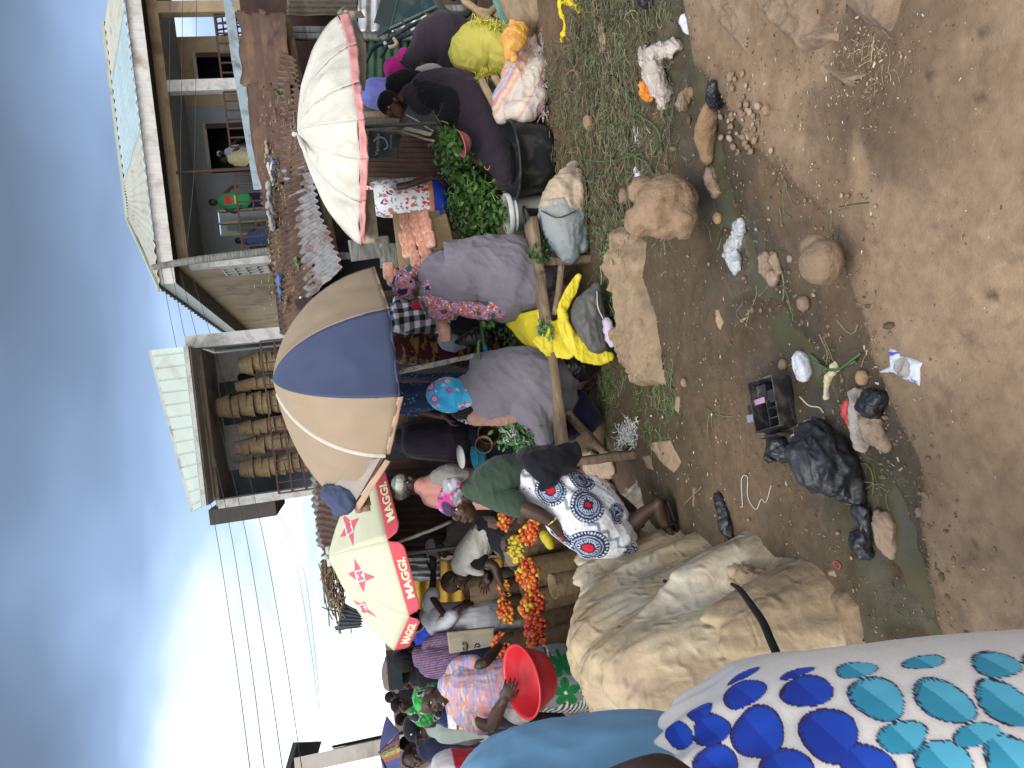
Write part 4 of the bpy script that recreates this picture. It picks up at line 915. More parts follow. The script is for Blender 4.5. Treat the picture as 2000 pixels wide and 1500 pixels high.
def c_redshirt(V, N):
    a = V[:, 0] * 22 + V[:, 2] * 45 + 2.0 * fbm(V * 8, 3, 2); b = vn(np.column_stack([a, V[:, 2] * 160, V[:, 0] * 18]), 6); e = vn(np.column_stack([a * .7 + 8, V[:, 2] * 120, V[:, 0] * 14]), 9)
    c = np.tile([.42, .30, .38], (len(V), 1)); c[b > .25] = (.22, .26, .52); c[b < -.28] = (.60, .26, .16); c[e > .45] = (.55, .45, .3); c[e < -.5] = (.5, .22, .34); return c
def c_green_scarf(V, N):
    v = fbm(V * 16, 3, 5); c = np.tile([.02, .20, .04], (len(V), 1)); c[v < -.06] = (.33, .36, .33); c[v < -.18] = (.02, .03, .025); c[v > .26] = (.05, .34, .08); return c
def c_zebra(V, N):
    w_ = V[:, 2] * 210 + 9 * fbm(V * 7, 2, 3); c = np.where((np.sin(w_ + V[:, 0] * 60) > 0)[:, None], (.45, .47, .42), (.03, .035, .03))
    D1, D2, H = vor(V * (8, .5, 8) + .3, 21); m_ = D1 < .5; c[m_] = (.16, .17, .18)
    for ctr, r in ZFL:
        q = V - ctr; rr = np.linalg.norm(q * (1, .5, 1), axis=1); an = np.arctan2(q[:, 2], q[:, 0]); pet = r * (.45 + .55 * np.abs(np.cos(an * 2.5))); c[rr < pet] = (.01, .13, .035); c[rr < r * .12] = (.5, .5, .45); c[(rr < pet) & (np.abs(np.sin(an * 2.5)) < .06)] = (.0, .05, .02)
    return c
def c_stripe(V, N): return np.where((np.sin((V[:, 0] * 1.0 + V[:, 1] * .3) * 330) > -.1)[:, None], (.19, .125, .21), (.085, .05, .1))
def c_multi(V, N):
    v = fbm(V * 14, 3, 5); c = np.tile([.28, .27, .30], (len(V), 1)); c[v > .1] = (.50, .06, .25); c[v > .3] = (.05, .03, .08); c[v < -.15] = (.55, .53, .56); c[v < -.33] = (.35, .13, .04); return c
def c_print(V, N):
    v = fbm(V * 17, 3, 15); c = np.tile([.60, .62, .66], (len(V), 1)); u = fbm(V * 30 + 4, 2, 6); c[(v > .12) & (u > -.1)] = (.2, .2, .24); c[(v > .22) & (u > .05)] = (.55, .12, .05); c[(v < -.2) & (u > .1)] = (.5, .05, .06); c[(v < -.25) & (u < -.2)] = (.04, .04, .12); return c
def c_camo(V, N): 
    v = fbm(V * 13, 2, 5); return np.where((v > .08)[:, None], (.20, .15, .11), (.016, .017, .022))
def cloth(name, rgb=None, **k):
    a = dict(rough=.9, var=.14, vs=9, bump=.25, bs=260, sheen=.12, spec=.15, crease=(5.5, .55, .03)); a.update(k); return M(name, rgb, **a)
m_print = cloth('printed_cloth', None, crease=(6, .35, .02))
m_skin = M('dark_skin', (.052, .028, .019), rough=.5, var=.18, vs=14, bump=.12, bs=220, spec=.4)
m_skin2 = M('brown_skin', (.085, .042, .026), rough=.5, var=.18, vs=14, bump=.12, bs=220, spec=.4)
m_sole = M('pale_skin', (.30, .15, .10), rough=.6)
m_eye = M('eye_white', (.55, .5, .45), rough=.3, bump=0); m_pupil = M('eye_dark', (.01, .006, .005), rough=.2, bump=0); m_hair = M('black_hair', (.008, .007, .007), rough=.85, bump=.8, bs=300)
m_navy = cloth('navy_cloth', (.012, .014, .035)); m_black = cloth('black_cloth2', (.010, .010, .014)); m_wrap = cloth('grey_lilac_cloth', (.175, .16, .19), var=.08, vs=4); m_purp = cloth('dark_purple_cloth', (.040, .029, .041), var=.18, vs=5)
m_gold = M('gold', (.6, .4, .12), metal=1, rough=.25, bump=0)
# ================================================================ BODY BUILDING
def ell(c, r, u=(0, 0, 1), f=(0, -1, 0), n=16, m=12):
    """ellipsoid with radii r = (side, forward, up)"""
    u = nz(u); f = nz(np.asarray(f, float) - np.dot(f, u) * u); s = np.cross(f, u); V, F_ = ball((0, 0, 0), 1.0, n, m)
    return np.asarray(c) + np.outer(V[:, 0] * r[0], s) + np.outer(V[:, 1] * r[1], f) + np.outer(V[:, 2] * r[2], u), F_
def head(c, u, f, s=1.0, mouth=0.0):
    """skin parts of a head centred at c, up u, facing f; returns parts and a function that adds eyes"""
    c = np.asarray(c, float); u = nz(u); f = nz(np.asarray(f, float) - np.dot(f, u) * u); r = np.cross(f, u)
    A = lambda x, y, z: c + s * (r * x + f * y + u * z)
    P = [ell(A(0, -.012, .03), (.072 * s, .09 * s, .088 * s), u, f), ell(A(0, .022, -.035), (.056 * s, .062 * s, .078 * s), u, f), ell(A(0, .04, -.095), (.028 * s, .03 * s, .022 * s), u, f),
         ell(A(0, .088, -.018), (.014 * s, .02 * s, .026 * s), u, f), ell(A(.012, .084, -.034), (.011 * s, .013 * s, .009 * s), u, f), ell(A(-.012, .084, -.034), (.011 * s, .013 * s, .009 * s), u, f),
         ell(A(0, .07, -.06), (.026 * s, .018 * s, .009 * s), u, f), ell(A(0, .068, -.074), (.022 * s, .017 * s, .010 * s), u, f),
         ell(A(.028, .066, .016), (.022 * s, .014 * s, .008 * s), u, f), ell(A(-.028, .066, .016), (.022 * s, .014 * s, .008 * s), u, f), ell(A(.036, .05, -.03), (.022 * s, .022 * s, .02 * s), u, f), ell(A(-.036, .05, -.03), (.022 * s, .022 * s, .02 * s), u, f),
         ell(A(.073, -.008, -.01), (.010 * s, .02 * s, .032 * s), u, f), ell(A(-.073, -.008, -.01), (.010 * s, .02 * s, .032 * s), u, f)]
    def eyes(parent, teeth=False):
        for sg in (1, -1):
            e = mk('eye', *ell(A(sg * .03, .062, .0), (.013 * s, .010 * s, .007 * s), u, f, 10, 8), m_eye, parent)
            mk('pupil', *ell(A(sg * .03, .0705, .0), (.0055 * s, .003 * s, .0055 * s), u, f, 8, 6), m_pupil, e)
        if teeth: mk('teeth', *ell(A(0, .084, -.066), (.015 * s, .006 * s, .004 * s), u, f, 10, 6), M('tooth_white', (.7, .68, .6), rough=.3, bump=0), parent)
        mk('lips', *join([ell(A(0, .082, -.059), (.021 * s, .009 * s, .0055 * s), u, f, 12, 8), ell(A(0, .079, -.0735), (.019 * s, .009 * s, .006 * s), u, f, 12, 8)]), M('lip_skin', (.10, .035, .032), rough=.4, bump=0), parent)
        mk('eyebrow', *join([ell(A(sg * .03, .074, .022), (.019 * s, .006 * s, .0035 * s), u, f, 10, 6) for sg in (1, -1)]), m_hair, parent)
    return P, eyes, A
def hand(w, d, pn, side=1, curl=.7, s=1.0, spread=.18, thumb=1.0):
    """palm and five fingers; w wrist, d direction of the hand, pn palm normal (fingers curl towards it), side +1/-1 where the thumb sits"""
    w = np.asarray(w, float); d = nz(d); pn = nz(np.asarray(pn, float) - np.dot(pn, d) * d); x = np.cross(d, pn) * side; s = s * .9
    P = [ell(w + d * .045 * s, (.040 * s, .052 * s, .014 * s), pn, d, 14, 10), wtube([w - d * .03, w + d * .02], [.021 * s, .02 * s], 10)]
    lens = [.072, .080, .075, .058]
    for k in range(4):
        o = w + s * (d * .082 + x * (.028 - .0185 * k)) - d * (.006 * abs(k - 1.2)) * s; a0 = curl * (.8 + .12 * k); dd = nz(d + x * (1.2 - k) * spread * (1 - curl * .6)); q = o; K = [o - d * .03 * s, o]; a = 0
        for j, fr in enumerate((.45, .32, .23)): a += a0 * (.75 if j == 0 else .9); q = q + (dd * cos(a) + pn * sin(a)) * lens[k] * fr * s; K.append(q)
        P.append(wtube(K, [.0085 * s, .0088 * s, .0082 * s, .0075 * s, .0062 * s], 8, 13))
    b = w + s * (d * .022 + x * .026); t1 = nz(d * .75 + x * .75 * thumb + pn * .25); q1 = b + t1 * .036 * s; t2 = nz(d * .9 + x * .2 + pn * .45); q2 = q1 + t2 * .028 * s; q3 = q2 + nz(t2 + pn * .3) * .022 * s
    P.append(wtube([b - d * .01, b, q1, q2, q3], [.012 * s, .013 * s, .0105 * s, .0095 * s, .007 * s], 8, 13)); return P
def foot(h, t, up=(0, 0, 1), s=1.0):
    """bare foot from heel h to toes t with five toes"""
    h = np.asarray(h, float); t = np.asarray(t, float); d = nz(t - h); L_ = np.linalg.norm(t - h); x = nz(np.cross(d, up)); u = np.array(up, float)
    P = [wtube([h + u * .03, h + d * L_ * .35 + u * .035, h + d * L_ * .68 + u * .02, h + d * L_ * .84 + u * .014], [.028 * s, .03 * s, .04 * s, .038 * s], 12, rb=[.03 * s, .032 * s, .019 * s, .012 * s], up=(0, 0, 1))]
    for k in range(5): o = h + d * L_ * (.84 - .018 * k) + x * (.03 - .016 * k) * s + u * .012; P.append(wtube([o - d * .02, o + d * (.038 - .005 * k) * s], [.010 * s, (.0105 if k == 0 else .008) * s], 7, 5))
    return P
def person(loc, label, group=None): return thing('person', loc, label, 'person', group)
def garment(R, name, mat, parts, vox=.011, amp=.010, fr=9, run=(0, 0, 1), st=.25, seed=1, smooth=3, col=None, label=None, fine=.004, post=None):
    return blob(name, mat, parts, R, vox, smooth, fold=(amp, fr, run, st, seed), folds2=(fine, fr * 2.7, run, st * 1.4, seed + 9) if fine else None, col=col, label=label, post=post)
def body(R, parts, vox=.008, mat=None, name='body', smooth=2):
    parts = list(parts); S_ = [np.asarray(p[0])[::3] for p in parts]; n = len(S_); comp = list(range(n)); D = np.full((n, n), 9.0); near = {}
    for i in range(n):
        for j in range(i):
            d_ = np.linalg.norm(S_[i][:, None] - S_[j][None], axis=2); k = d_.argmin(); a, b = divmod(k, d_.shape[1]); D[i, j] = D[j, i] = d_[a, b]; near[(i, j)] = (S_[i][a], S_[j][b])
            ci, cj = S_[i].mean(0), S_[j].mean(0)
            if D[i, j] < vox * 2.5:
                x, y = comp[i], comp[j]; comp = [y if c == x else c for c in comp]
    while len(set(comp)) > 1:   # join limbs through the clothing
        _, i, j = min((D[i, j], i, j) for i in range(n) for j in range(i) if comp[i] != comp[j]); a, b = near[(i, j)]
        t = nz(b - a); parts.append(wtube([a - t * .03, b + t * .03], [.028, .028], 10, 5)); x, y = comp[i], comp[j]; comp = [y if c == x else c for c in comp]
    return blob(name, mat or m_skin, parts, R, vox, smooth)
def arm(pts, r=(.042, .036, .026), d=None):
    """pts: photo points (px, py, depth) shoulder, elbow, wrist"""
    K = [W(*p) for p in pts]; return wtube([K[0], (K[0] + K[1]) / 2, K[1], (K[1] + K[2]) / 2, K[2]], [r[0], r[0] * .93, r[1], r[1] * .95, r[2]], 12, 17)
UPV = np.array([0, 0, 1.0]); TOCAM = np.array([0, -1.0, 0])
PUP = -np.array([1, 0, 0])  # photo "up" runs towards smaller px
# ---------------------------------------------------------------- seated woman with the small flowered head tie
def p_floral():
    R = person(G(1135, 560), 'woman seated on the bench, grey wrap over a tiny floral dress and matching head tie')
    d = 5.12
    garment(R, 'wrap', m_wrap, [ptube([(850, 530, d, 42, .10), (868, 543, d, 66, .15), (900, 537, d, 68, .18), (940, 528, d, 66, .19), (980, 538, d, 80, .21), (1010, 546, d, 76, .21), (1030, 550, d, 62, .18)], m=30, n=28), pball(1000, 515, d, 42, 52, .2), pball(985, 590, d, 40, 36, .16)], .008, .016, 6, (.5, 0, 1), .3, 3, fine=.006)
    garment(R, 'dress', m_print, [ptube([(850, 562, d - .02, 30, .1), (858, 575, d, 45, .12), (880, 582, d, 46, .12)]), ptube([(862, 592, d - .06, 14), (905, 603, d - .1, 15), (945, 606, d - .1, 17), (985, 604, d - .08, 16)]), pball(960, 598, d - .06, 22, 18, .08)], .0055, .006, 14, seed=5, col=c_floral)
    garment(R, 'skirt', m_print, [ptube([(1052, 560, d + .12, 34, .1), (1080, 575, d + .12, 34, .1), (1100, 588, d + .1, 22, .07)])], .0065, .008, 12, seed=6, col=c_floral)
    c = W(800, 556, d); A = nz(np.array([.15, .75, -.1])); hp, ey, Q = head(c, (0, .1, 1), (-.6, .75, -.25), 1.0)
    body(R, hp + [wtube([W(818, 558, d), W(850, 556, d)], [.046, .055], 12), arm([(870, 600, d - .08), (925, 608, d - .06), (945, 622, d + .15)], (.03, .034, .026))] + hand(W(945, 622, d + .15), nz(W(955, 640, d + .3) - W(945, 622, d + .15)), (0, 0, -1), 1, .6) + foot(W(1112, 560, d + .15), W(1122, 535, d + .05)), .007, m_skin2)
    garment(R, 'head_tie', m_print, [ell(c + (0, .005, .03), (.096, .106, .088), (0, .1, 1), (-.6, .75, -.2)), pball(803, 532, d - .03, 13, 12, .04), pball(795, 524, d - .03, 10, 8, .03), pball(812, 527, d - .03, 9, 9, .03)], .005, .004, 22, (1, 0, .3), .4, 8, col=c_floral)
    mk('earring', *wtube([W(817, 580, d - .08), W(822, 582, d - .08)], .005, 6), m_gold, R)
p_floral()
# ---------------------------------------------------------------- seated woman with the blue flowered scarf
def p_blue():
    R = person(G(1150, 800), 'woman bent forward on the bench in a turquoise flowered scarf and grey wrap')
    d = 5.05
    garment(R, 'wrap', m_wrap, [ptube([(918, 768, d, 40, .12), (935, 765, d, 62, .16), (965, 757, d, 70, .19), (1000, 745, d, 64, .21), (1030, 742, d, 66, .22), (1058, 760, d, 74, .2), (1072, 785, d, 58, .16)], m=30, n=28), ptube([(1000, 760, d, 50, .17), (1040, 800, d - .02, 40, .16), (1062, 850, d, 22, .12)]), pball(1025, 720, d, 46, 40, .2)], .008, .013, 5.5, (.6, 0, 1), .3, 13, fine=.005)
    garment(R, 'blouse', cloth('dusty_pink_cloth', (.32, .19, .155)), [ptube([(925, 812, d - .04, 18), (975, 815, d - .06, 17), (1020, 806, d - .06, 16), (1040, 800, d - .05, 14)])], .008, .006, 14, (1, 0, 0), .3, 4)
    garment(R, 'skirt', m_navy, [ptube([(1060, 840, d + .08, 36, .14), (1110, 815, d + .1, 46, .16), (1140, 815, d + .08, 34, .14)]), pball(1130, 800, d + .1, 26, 40, .12)], .01, .006, 8, seed=5)
    body(R, [ell(W(890, 776, d - .05), (.075, .09, .085), (0, .2, 1), (.1, 1, -.3)), wtube([W(905, 778, d), W(940, 772, d)], [.05, .06], 12), arm([(1035, 812, d - .08), (1050, 822, d + .02), (1030, 850, d + .15)], (.032, .03, .024))] + hand(W(1030, 848, d + .15), (-.4, .6, .2), (0, 0, -1), 1, .6) + foot(W(1150, 770, d + .2), W(1160, 745, d + .15)), .008)
    garment(R, 'hair_net', m_black, [ptube([(893, 788, d - .03, 32, .07), (915, 782, d - .02, 38, .08), (934, 775, d, 34, .08)])], .008, .004, 30, (1, 0, 0), .3, 9)
    V = [ell(W(878, 772, d - .06), (.118, .12, .155), nz(W(862, 772, d - .1) - W(930, 778, d)), (0, -1, .2)), ptube([(880, 772, d - .06, 33, .08), (908, 777, d - .08, 24, .06), (932, 779, d - .09, 7, .02)])]
    garment(R, 'flowered_scarf', m_print, V, .0045, .004, 14, (1, 0, .2), .3, 18, col=c_bluefl, fine=.0015)
p_blue()
# ---------------------------------------------------------------- walking woman, green shirt and printed skirt
SK_MED = []
def p_green():
    R = person(G(1315, 1010), 'bending woman in a dark green shirt and white skirt with navy and red rings')
    d = 4.15
    gs = cloth('dark_green_jersey', (.038, .062, .040), var=.1, vs=4)
    garment(R, 'shirt', gs, [ptube([(1012, 920, d, 34, .13), (990, 928, d, 42, .15), (965, 942, d, 42, .16), (938, 952, d, 34, .15), (920, 955, d, 22, .11)], n=24), ptube([(955, 966, d - .1, 22), (985, 978, d - .13, 24), (1008, 984, d - .14, 25)], .9), ptube([(945, 965, d + .1, 20), (985, 985, d + .1, 20)], .9)], .008, .006, 7, (1, 0, .3), .3, 5, fine=.004)
    def med(V, N):
        c = np.tile([.64, .65, .68], (len(V), 1))
        # wavy grey bands and thin lines
        u = V @ SKD; s_ = V @ SKS
        w1 = np.sin(u * 75 + 1.2 * np.sin(s_ * 17)); band = (np.sin(s_ * 26 + .35 * np.sin(u * 90)) > .965); c[band] = (.22, .26, .32)
        ln = np.abs(np.sin(s_ * 6 + u * 105 + .9 * np.sin(s_ * 30))) < .05; c[ln] = (.2, .2, .25)
        d1, d2, h = vor(np.column_stack([u, s_, u * 0]) * 24, 7); c[(d1 < .10) & (h > .3)] = (.02, .02, .05)
        for ctr, r in SK_MED:
            q = V - ctr; rr = np.linalg.norm(q, axis=1) / r; an = np.arctan2(q @ SKS, q @ SKD)
            c[rr < 1] = (.015, .018, .06); c[(rr < .95) & (rr > .83) & (np.sin(an * 34) > -.1)] = (.55, .6, .68); c[(rr < .72) & (rr > .66)] = (.3, .38, .52); c[(rr < .58) & (rr > .52)] = (.3, .38, .52); c[(rr < .5) & (rr > .36) & (np.sin(an * 22) > 0)] = (.5, .5, .58); c[rr < .27] = (.55, .01, .02)
        return c
    global SKD, SKS
    SKD = nz(W(1200, 1050, d) - W(1060, 945, d)); SKS = nz(np.cross(SKD, W(1130, 1000, d) - CAM))
    for (x, y, r, o) in ((1075, 958, .085, .17), (1150, 985, .098, .2), (1148, 1070, .115, .14), (1208, 1003, .06, .12), (1093, 1055, .08, .1), (1140, 928, .085, .1), (1225, 1075, .05, .06)): SK_MED.append((W(x, y, d - o), r))
    garment(R, 'skirt', m_print, [ptube([(1028, 925, d, 34, .13), (1052, 942, d, 42, .15), (1085, 962, d, 50, .17), (1125, 998, d, 62, .2), (1165, 1030, d, 58, .18), (1200, 1045, d, 40, .13)], n=32, m=30), pball(1110, 950, d, 40, 34, .15), ptube([(1150, 965, d, 35, .12), (1190, 990, d - .02, 26, .1), (1212, 1005, d - .02, 14, .06)]), ptube([(1150, 1060, d - .02, 30, .1), (1200, 1062, d - .04, 26, .08), (1232, 1068, d - .04, 12, .04)])], .0055, .012, 6, tuple(SKD), .3, 15, col=med, fine=.004)
    garment(R, 'black_sash', m_black, [ptube([(1032, 895, d - .04, 24, .12), (1065, 905, d - .04, 40, .15), (1095, 900, d - .04, 34, .12), (1118, 885, d - .03, 20, .05)]), ptube([(1040, 900, d - .1, 22, .08), (1070, 930, d - .12, 26, .07), (1060, 950, d - .12, 12, .05)]), ptube([(1095, 880, d - .05, 14, .03), (1122, 878, d - .05, 16, .03)])], .009, .008, 9, (0, 1, 0), .4, 8)
    hc = W(897, 985, d); hu = nz(W(860, 965, d) - W(925, 1000, d)); hf = nz(W(925, 1030, d - .04) - W(885, 980, d + .02))
    hp, ey, A = head(hc, hu, hf, .98)
    arm1 = [W(1000, 980, d - .14), W(1030, 995, d - .16), W(1055, 1005, d - .17), W(1080, 1022, d - .16), W(1094, 1040, d - .12)]
    legs = [wtube([W(1190, 1040, d), W(1225, 1030, d), W(1262, 1000, d - .03), W(1284, 986, d - .05)], [.062, .055, .038, .028], 12, 17), wtube([W(1170, 970, d + .2), W(1205, 980, d + .22), W(1235, 998, d + .25)], [.055, .05, .032], 12, 13)]
    h_ = G(1296, 978, .01); t_ = G(1320, 1052, .01)
    h_ = W(1298, 980, d - .05); 
    body(R, hp + [wtube([W(905, 975, d), W(925, 955, d)], [.045, .055], 12), wtube(arm1, [.042, .045, .040, .032, .026], 12, 17), wtube([W(990, 985, d + .08), W(1030, 985, d + .1), W(1022, 1010, d + .05), W(1000, 1035, d)], [.04, .04, .034, .024], 12, 17)] + legs + foot(h_ + (0, 0, .005), t_ + (0, 0, .012), s=1.1) + foot(W(1240, 990, d + .25), W(1250, 1030, d + .2), s=.95)
         + hand(W(1001, 1036, d), nz(W(986, 1052, d - .02) - W(1001, 1036, d)), nz(W(1000, 1060, d) - W(985, 1045, d)), -1, .9, 1.05) + hand(W(1094, 1040, d - .12), nz(W(1108, 1058, d - .02) - W(1094, 1040, d - .1)), (0, .3, -1), 1, .8), .0055)
    ey(R)
    garment(R, 'head_tie', m_print, [ell(A(0, -.02, .05), (.092, .108, .075), hu, hf), pball(878, 950, d - .06, 14, 16, .04), pball(892, 942, d - .08, 10, 10, .03)], .0055, .005, 16, (0, 1, .3), .4, 8, col=c_multi)
    mk('bracelet', *join([wtube([W(1071, 1025, d - .19), W(1080, 1018, d - .215), W(1085, 1012, d - .19)], .006, 7)]), m_gold, R)
    # flip-flop
    V, f = wtube([h_ + (0, 0, -.014), (h_ + t_) / 2 + (0, 0, -.016), t_ + (0, 0, -.006)], [.036, .038, .044], 14, rb=[.010, .010, .010], up=(0, 0, 1)); sd = blob('sandal', M('black_rubber', (.015, .015, .016), rough=.6), [(V, f)], R, .006, 1)
    m_ = (h_ + t_) / 2; x = nz(np.cross(t_ - h_, (0, 0, 1))); mk('sandal_strap', *wtube([m_ + x * .04, m_ + (t_ - h_) * .12 + (0, 0, .058), m_ + (t_ - h_) * .30 + (0, 0, .035), m_ + (t_ - h_) * .12 - x * .03 + (0, 0, .056), m_ - x * .042], .007, 7), m_pupil, sd)
    mk('earring', *ell(A(.08, -.01, -.045), (.006, .006, .008)), M('silver', (.7, .7, .7), metal=1, rough=.2, bump=0), R)
p_green()
# ---------------------------------------------------------------- trader in the pale hat
def p_hat():
    R = person(PY(950, 950, 5.9) * (1, 1, 0), 'woman in a cream and grey knitted hat and pink top with a grey chest bag')
    d = 5.8; hc = W(797, 950, d); hu = nz(W(770, 948, d) - W(820, 952, d)); hf = nz(W(797, 925, d - .05) - hc)
    hp, ey, A = head(hc, hu, hf, .92); body(R, hp + [wtube([W(812, 955, d), W(835, 955, d)], [.045, .055], 12), arm([(850, 975, d - .1), (885, 985, d - .15), (900, 950, d - .2)], (.045, .038, .026))] + hand(W(900, 950, d - .2), (.5, .3, .2), (0, 0, -1), 1, .7), .007); ey(R)
    garment(R, 'pink_top', cloth('salmon_cloth', (.55, .27, .235)), [ptube([(825, 950, d, 18, .1), (845, 955, d, 34, .15), (880, 958, d, 38, .17), (920, 955, d, 40, .18), (980, 950, d + .05, 44, .2)], n=24), ptube([(845, 970, d - .1, 17), (880, 985, d - .14, 16)], .9)], .01, .008, 8, seed=21)
    garment(R, 'hat', M('knitted_wool', None, rough=.95, bump=.7, bs=120), [ell(A(0, -.012, .062), (.092, .104, .078), hu, hf)], .007, .002, 30, (0, 0, 1), .4, 3, col=lambda V, N: np.where((((V - hc) @ hu > .085) | (((V - hc) @ hu < .03)))[:, None], (.2, .235, .24), (.56, .58, .50)))
    garment(R, 'chest_bag', cloth('grey_fleece', (.26, .25, .225)), [ptube([(858, 932, d - .1, 18, .08), (880, 928, d - .12, 22, .09), (905, 926, d - .1, 15, .07)])], .009, .005, 10, seed=5)
    garment(R, 'skirt', m_navy, [ptube([(970, 950, d + .05, 42, .18), (1080, 950, d + .1, 45, .2)])], .015, .01, 8, seed=2)
p_hat()
# ---------------------------------------------------------------- the tomato sellers
def p_sellers():
    d = 6.1
    R = person(PY(1050, 1080, 6.2) * (1, 1, 0), 'crouching bald man in a white waistcoat and blotched dark trousers reaching to the tomatoes')
    hc = W(888, 1134, d); hu = nz(W(875, 1143, d) - W(905, 1115, d)); hf = nz(W(900, 1165, d - .05) - hc); hp, ey, A = head(hc, hu, hf, 1.0)
    body(R, hp + [wtube([W(900, 1122, d), W(915, 1105, d)], [.05, .06], 12), arm([(930, 1095, d - .1), (965, 1105, d - .15), (978, 1138, d - .15)], (.045, .036, .027)), arm([(925, 1110, d + .1), (955, 1125, d + .08), (955, 1135, d)], (.04, .035, .026))] + hand(W(978, 1138, d - .15), nz(W(985, 1160, d - .15) - W(978, 1138, d - .15)), (0, 0, -1), 1, .5) + hand(W(950, 1128, d), nz(W(948, 1142, d) - W(950, 1128, d)), (0, -1, 0), 1, .3), .0065); ey(R)
    garment(R, 'waistcoat', cloth('white_quilted_cloth', (.50, .50, .45)), [ptube([(905, 1100, d, 24, .15), (918, 1085, d, 30, .18), (935, 1062, d, 30, .19), (950, 1035, d, 26, .17)], n=22), ptube([(900, 1098, d - .1, 8, .05), (918, 1112, d - .14, 8, .04), (938, 1118, d - .12, 6, .03)])], .01, .008, 9, (1, .3, 0), .4, 31)
    garment(R, 'sleeve', m_black, [ptube([(920, 1088, d - .1, 20, .07), (938, 1096, d - .12, 19, .065)])], .009, .003, 10, seed=3)
    garment(R, 'trousers', m_print, [ptube([(955, 1035, d, 32, .17), (975, 1045, d - .05, 32, .15), (995, 1065, d - .1, 28, .12), (1012, 1092, d - .15, 22, .1)]), ptube([(1010, 1095, d - .15, 20, .08), (1045, 1088, d - .1, 14, .07)])], .009, .008, 9, seed=4, col=c_camo)
    d = 6.7
    R = person(PY(1040, 1045, 6.8) * (1, 1, 0), 'man in a pale embroidered cap and brown-grey shirt bending beside the crouching seller')
    hc = W(860, 1070, d); hu = nz(W(838, 1078, d) - W(885, 1060, d)); hf = nz(W(870, 1095, d - .05) - hc); hp, ey, A = head(hc, hu, hf, .95)
    body(R, hp + [wtube([W(872, 1062, d), W(892, 1052, d)], [.05, .06], 12)], .008); ey(R)
    garment(R, 'cap', cloth('pale_lilac_cap', (.36, .30, .34)), [ell(A(0, -.01, .07), (.085, .1, .065), hu, hf)], .008, .003, 20, seed=2)
    garment(R, 'shirt', cloth('brown_grey_shirt', (.135, .115, .09)), [ptube([(888, 1060, d, 20, .12), (900, 1048, d, 36, .18), (925, 1035, d, 40, .2), (950, 1025, d, 36, .2)]), ptube([(895, 1066, d - .12, 16), (920, 1062, d - .16, 14)])], .011, .009, 8, seed=3)
    garment(R, 'trousers', m_black, [ptube([(950, 1030, d, 34, .18), (1000, 1040, d, 30, .15), (1050, 1040, d, 24, .12)])], .014, .008, 8, seed=4)
    # man behind, only the back of his dark head and blue collar seen
    d = 7.3; R = person(PY(1000, 1070, 7.2) * (1, 1, 0), 'man with short black hair standing behind the man in the pale cap')
    hp, ey, A = head(W(826, 1072, d), (0, 0, 1), (-.5, 1, 0), 1.0); body(R, hp + [wtube([W(845, 1060, d), W(870, 1050, d)], [.05, .07], 12)], .009)
    garment(R, 'hair', m_hair, [ell(A(0, -.02, .03), (.085, .1, .09))], .009, .002, 30, seed=2); garment(R, 'shirt', cloth('slate_blue_cloth', (.10, .13, .17)), [ptube([(862, 1045, d, 30, .15), (900, 1035, d, 40, .18), (960, 1035, d, 40, .18)])], .013, .008, 8, seed=6)
    garment(R, 'trousers', m_black, [ptube([(960, 1035, d, 36, .16), (1030, 1035, d, 32, .14)])], .016, .008, 8, seed=4)
    # man in the white tunic
    d = 6.5; R = person(PY(1080, 1205, 6.5) * (1, 1, 0), 'man in a long white tunic with one arm raised under the umbrella edge')
    wt = cloth('white_tunic', (.52, .54, .60), var=.08)
    hp, ey, A = head(W(816, 1212, d), (.05, 0, 1), (.7, .6, 0), .95); body(R, hp + [wtube([W(828, 1210, d), W(845, 1208, d)], [.05, .06], 12), wtube([W(842, 1160, d - .1), W(846, 1135, d), W(846, 1112, d + .1)], [.034, .03, .024], 10), arm([(870, 1205, d - .22), (893, 1190, d - .26), (905, 1182, d - .24)], (.03, .03, .025))] + hand(W(846, 1112, d + .1), nz(W(846, 1095, d + .1) - W(846, 1112, d + .1)), (0, 1, 0), 1, .6) + hand(W(902, 1186, d - .25), nz(W(916, 1178, d - .22) - W(902, 1186, d - .25)), (0, .5, -1), 1, .5), .0075); ey(R)
    garment(R, 'hair', m_hair, [ell(A(0, -.012, .04), (.078, .094, .082))], .009, .002, 30, seed=2)
    garment(R, 'tunic', wt, [ptube([(836, 1205, d, 18, .12), (850, 1208, d, 30, .18), (885, 1210, d, 32, .19), (925, 1208, d, 34, .2), (958, 1204, d, 36, .2)], n=24), ptube([(852, 1195, d, 16), (840, 1175, d - .06, 16), (846, 1160, d - .1, 13)], .9), ptube([(850, 1228, d - .1, 15), (870, 1216, d - .2, 14), (885, 1200, d - .26, 12)], .9)], .009, .010, 8, seed=12, fine=.004)
    garment(R, 'trousers', cloth('white_trousers', (.45, .47, .5)), [ptube([(955, 1205, d, 34, .18), (1010, 1205, d, 30, .14), (1070, 1205, d, 24, .12)])], .014, .01, 7, seed=4)
p_sellers()
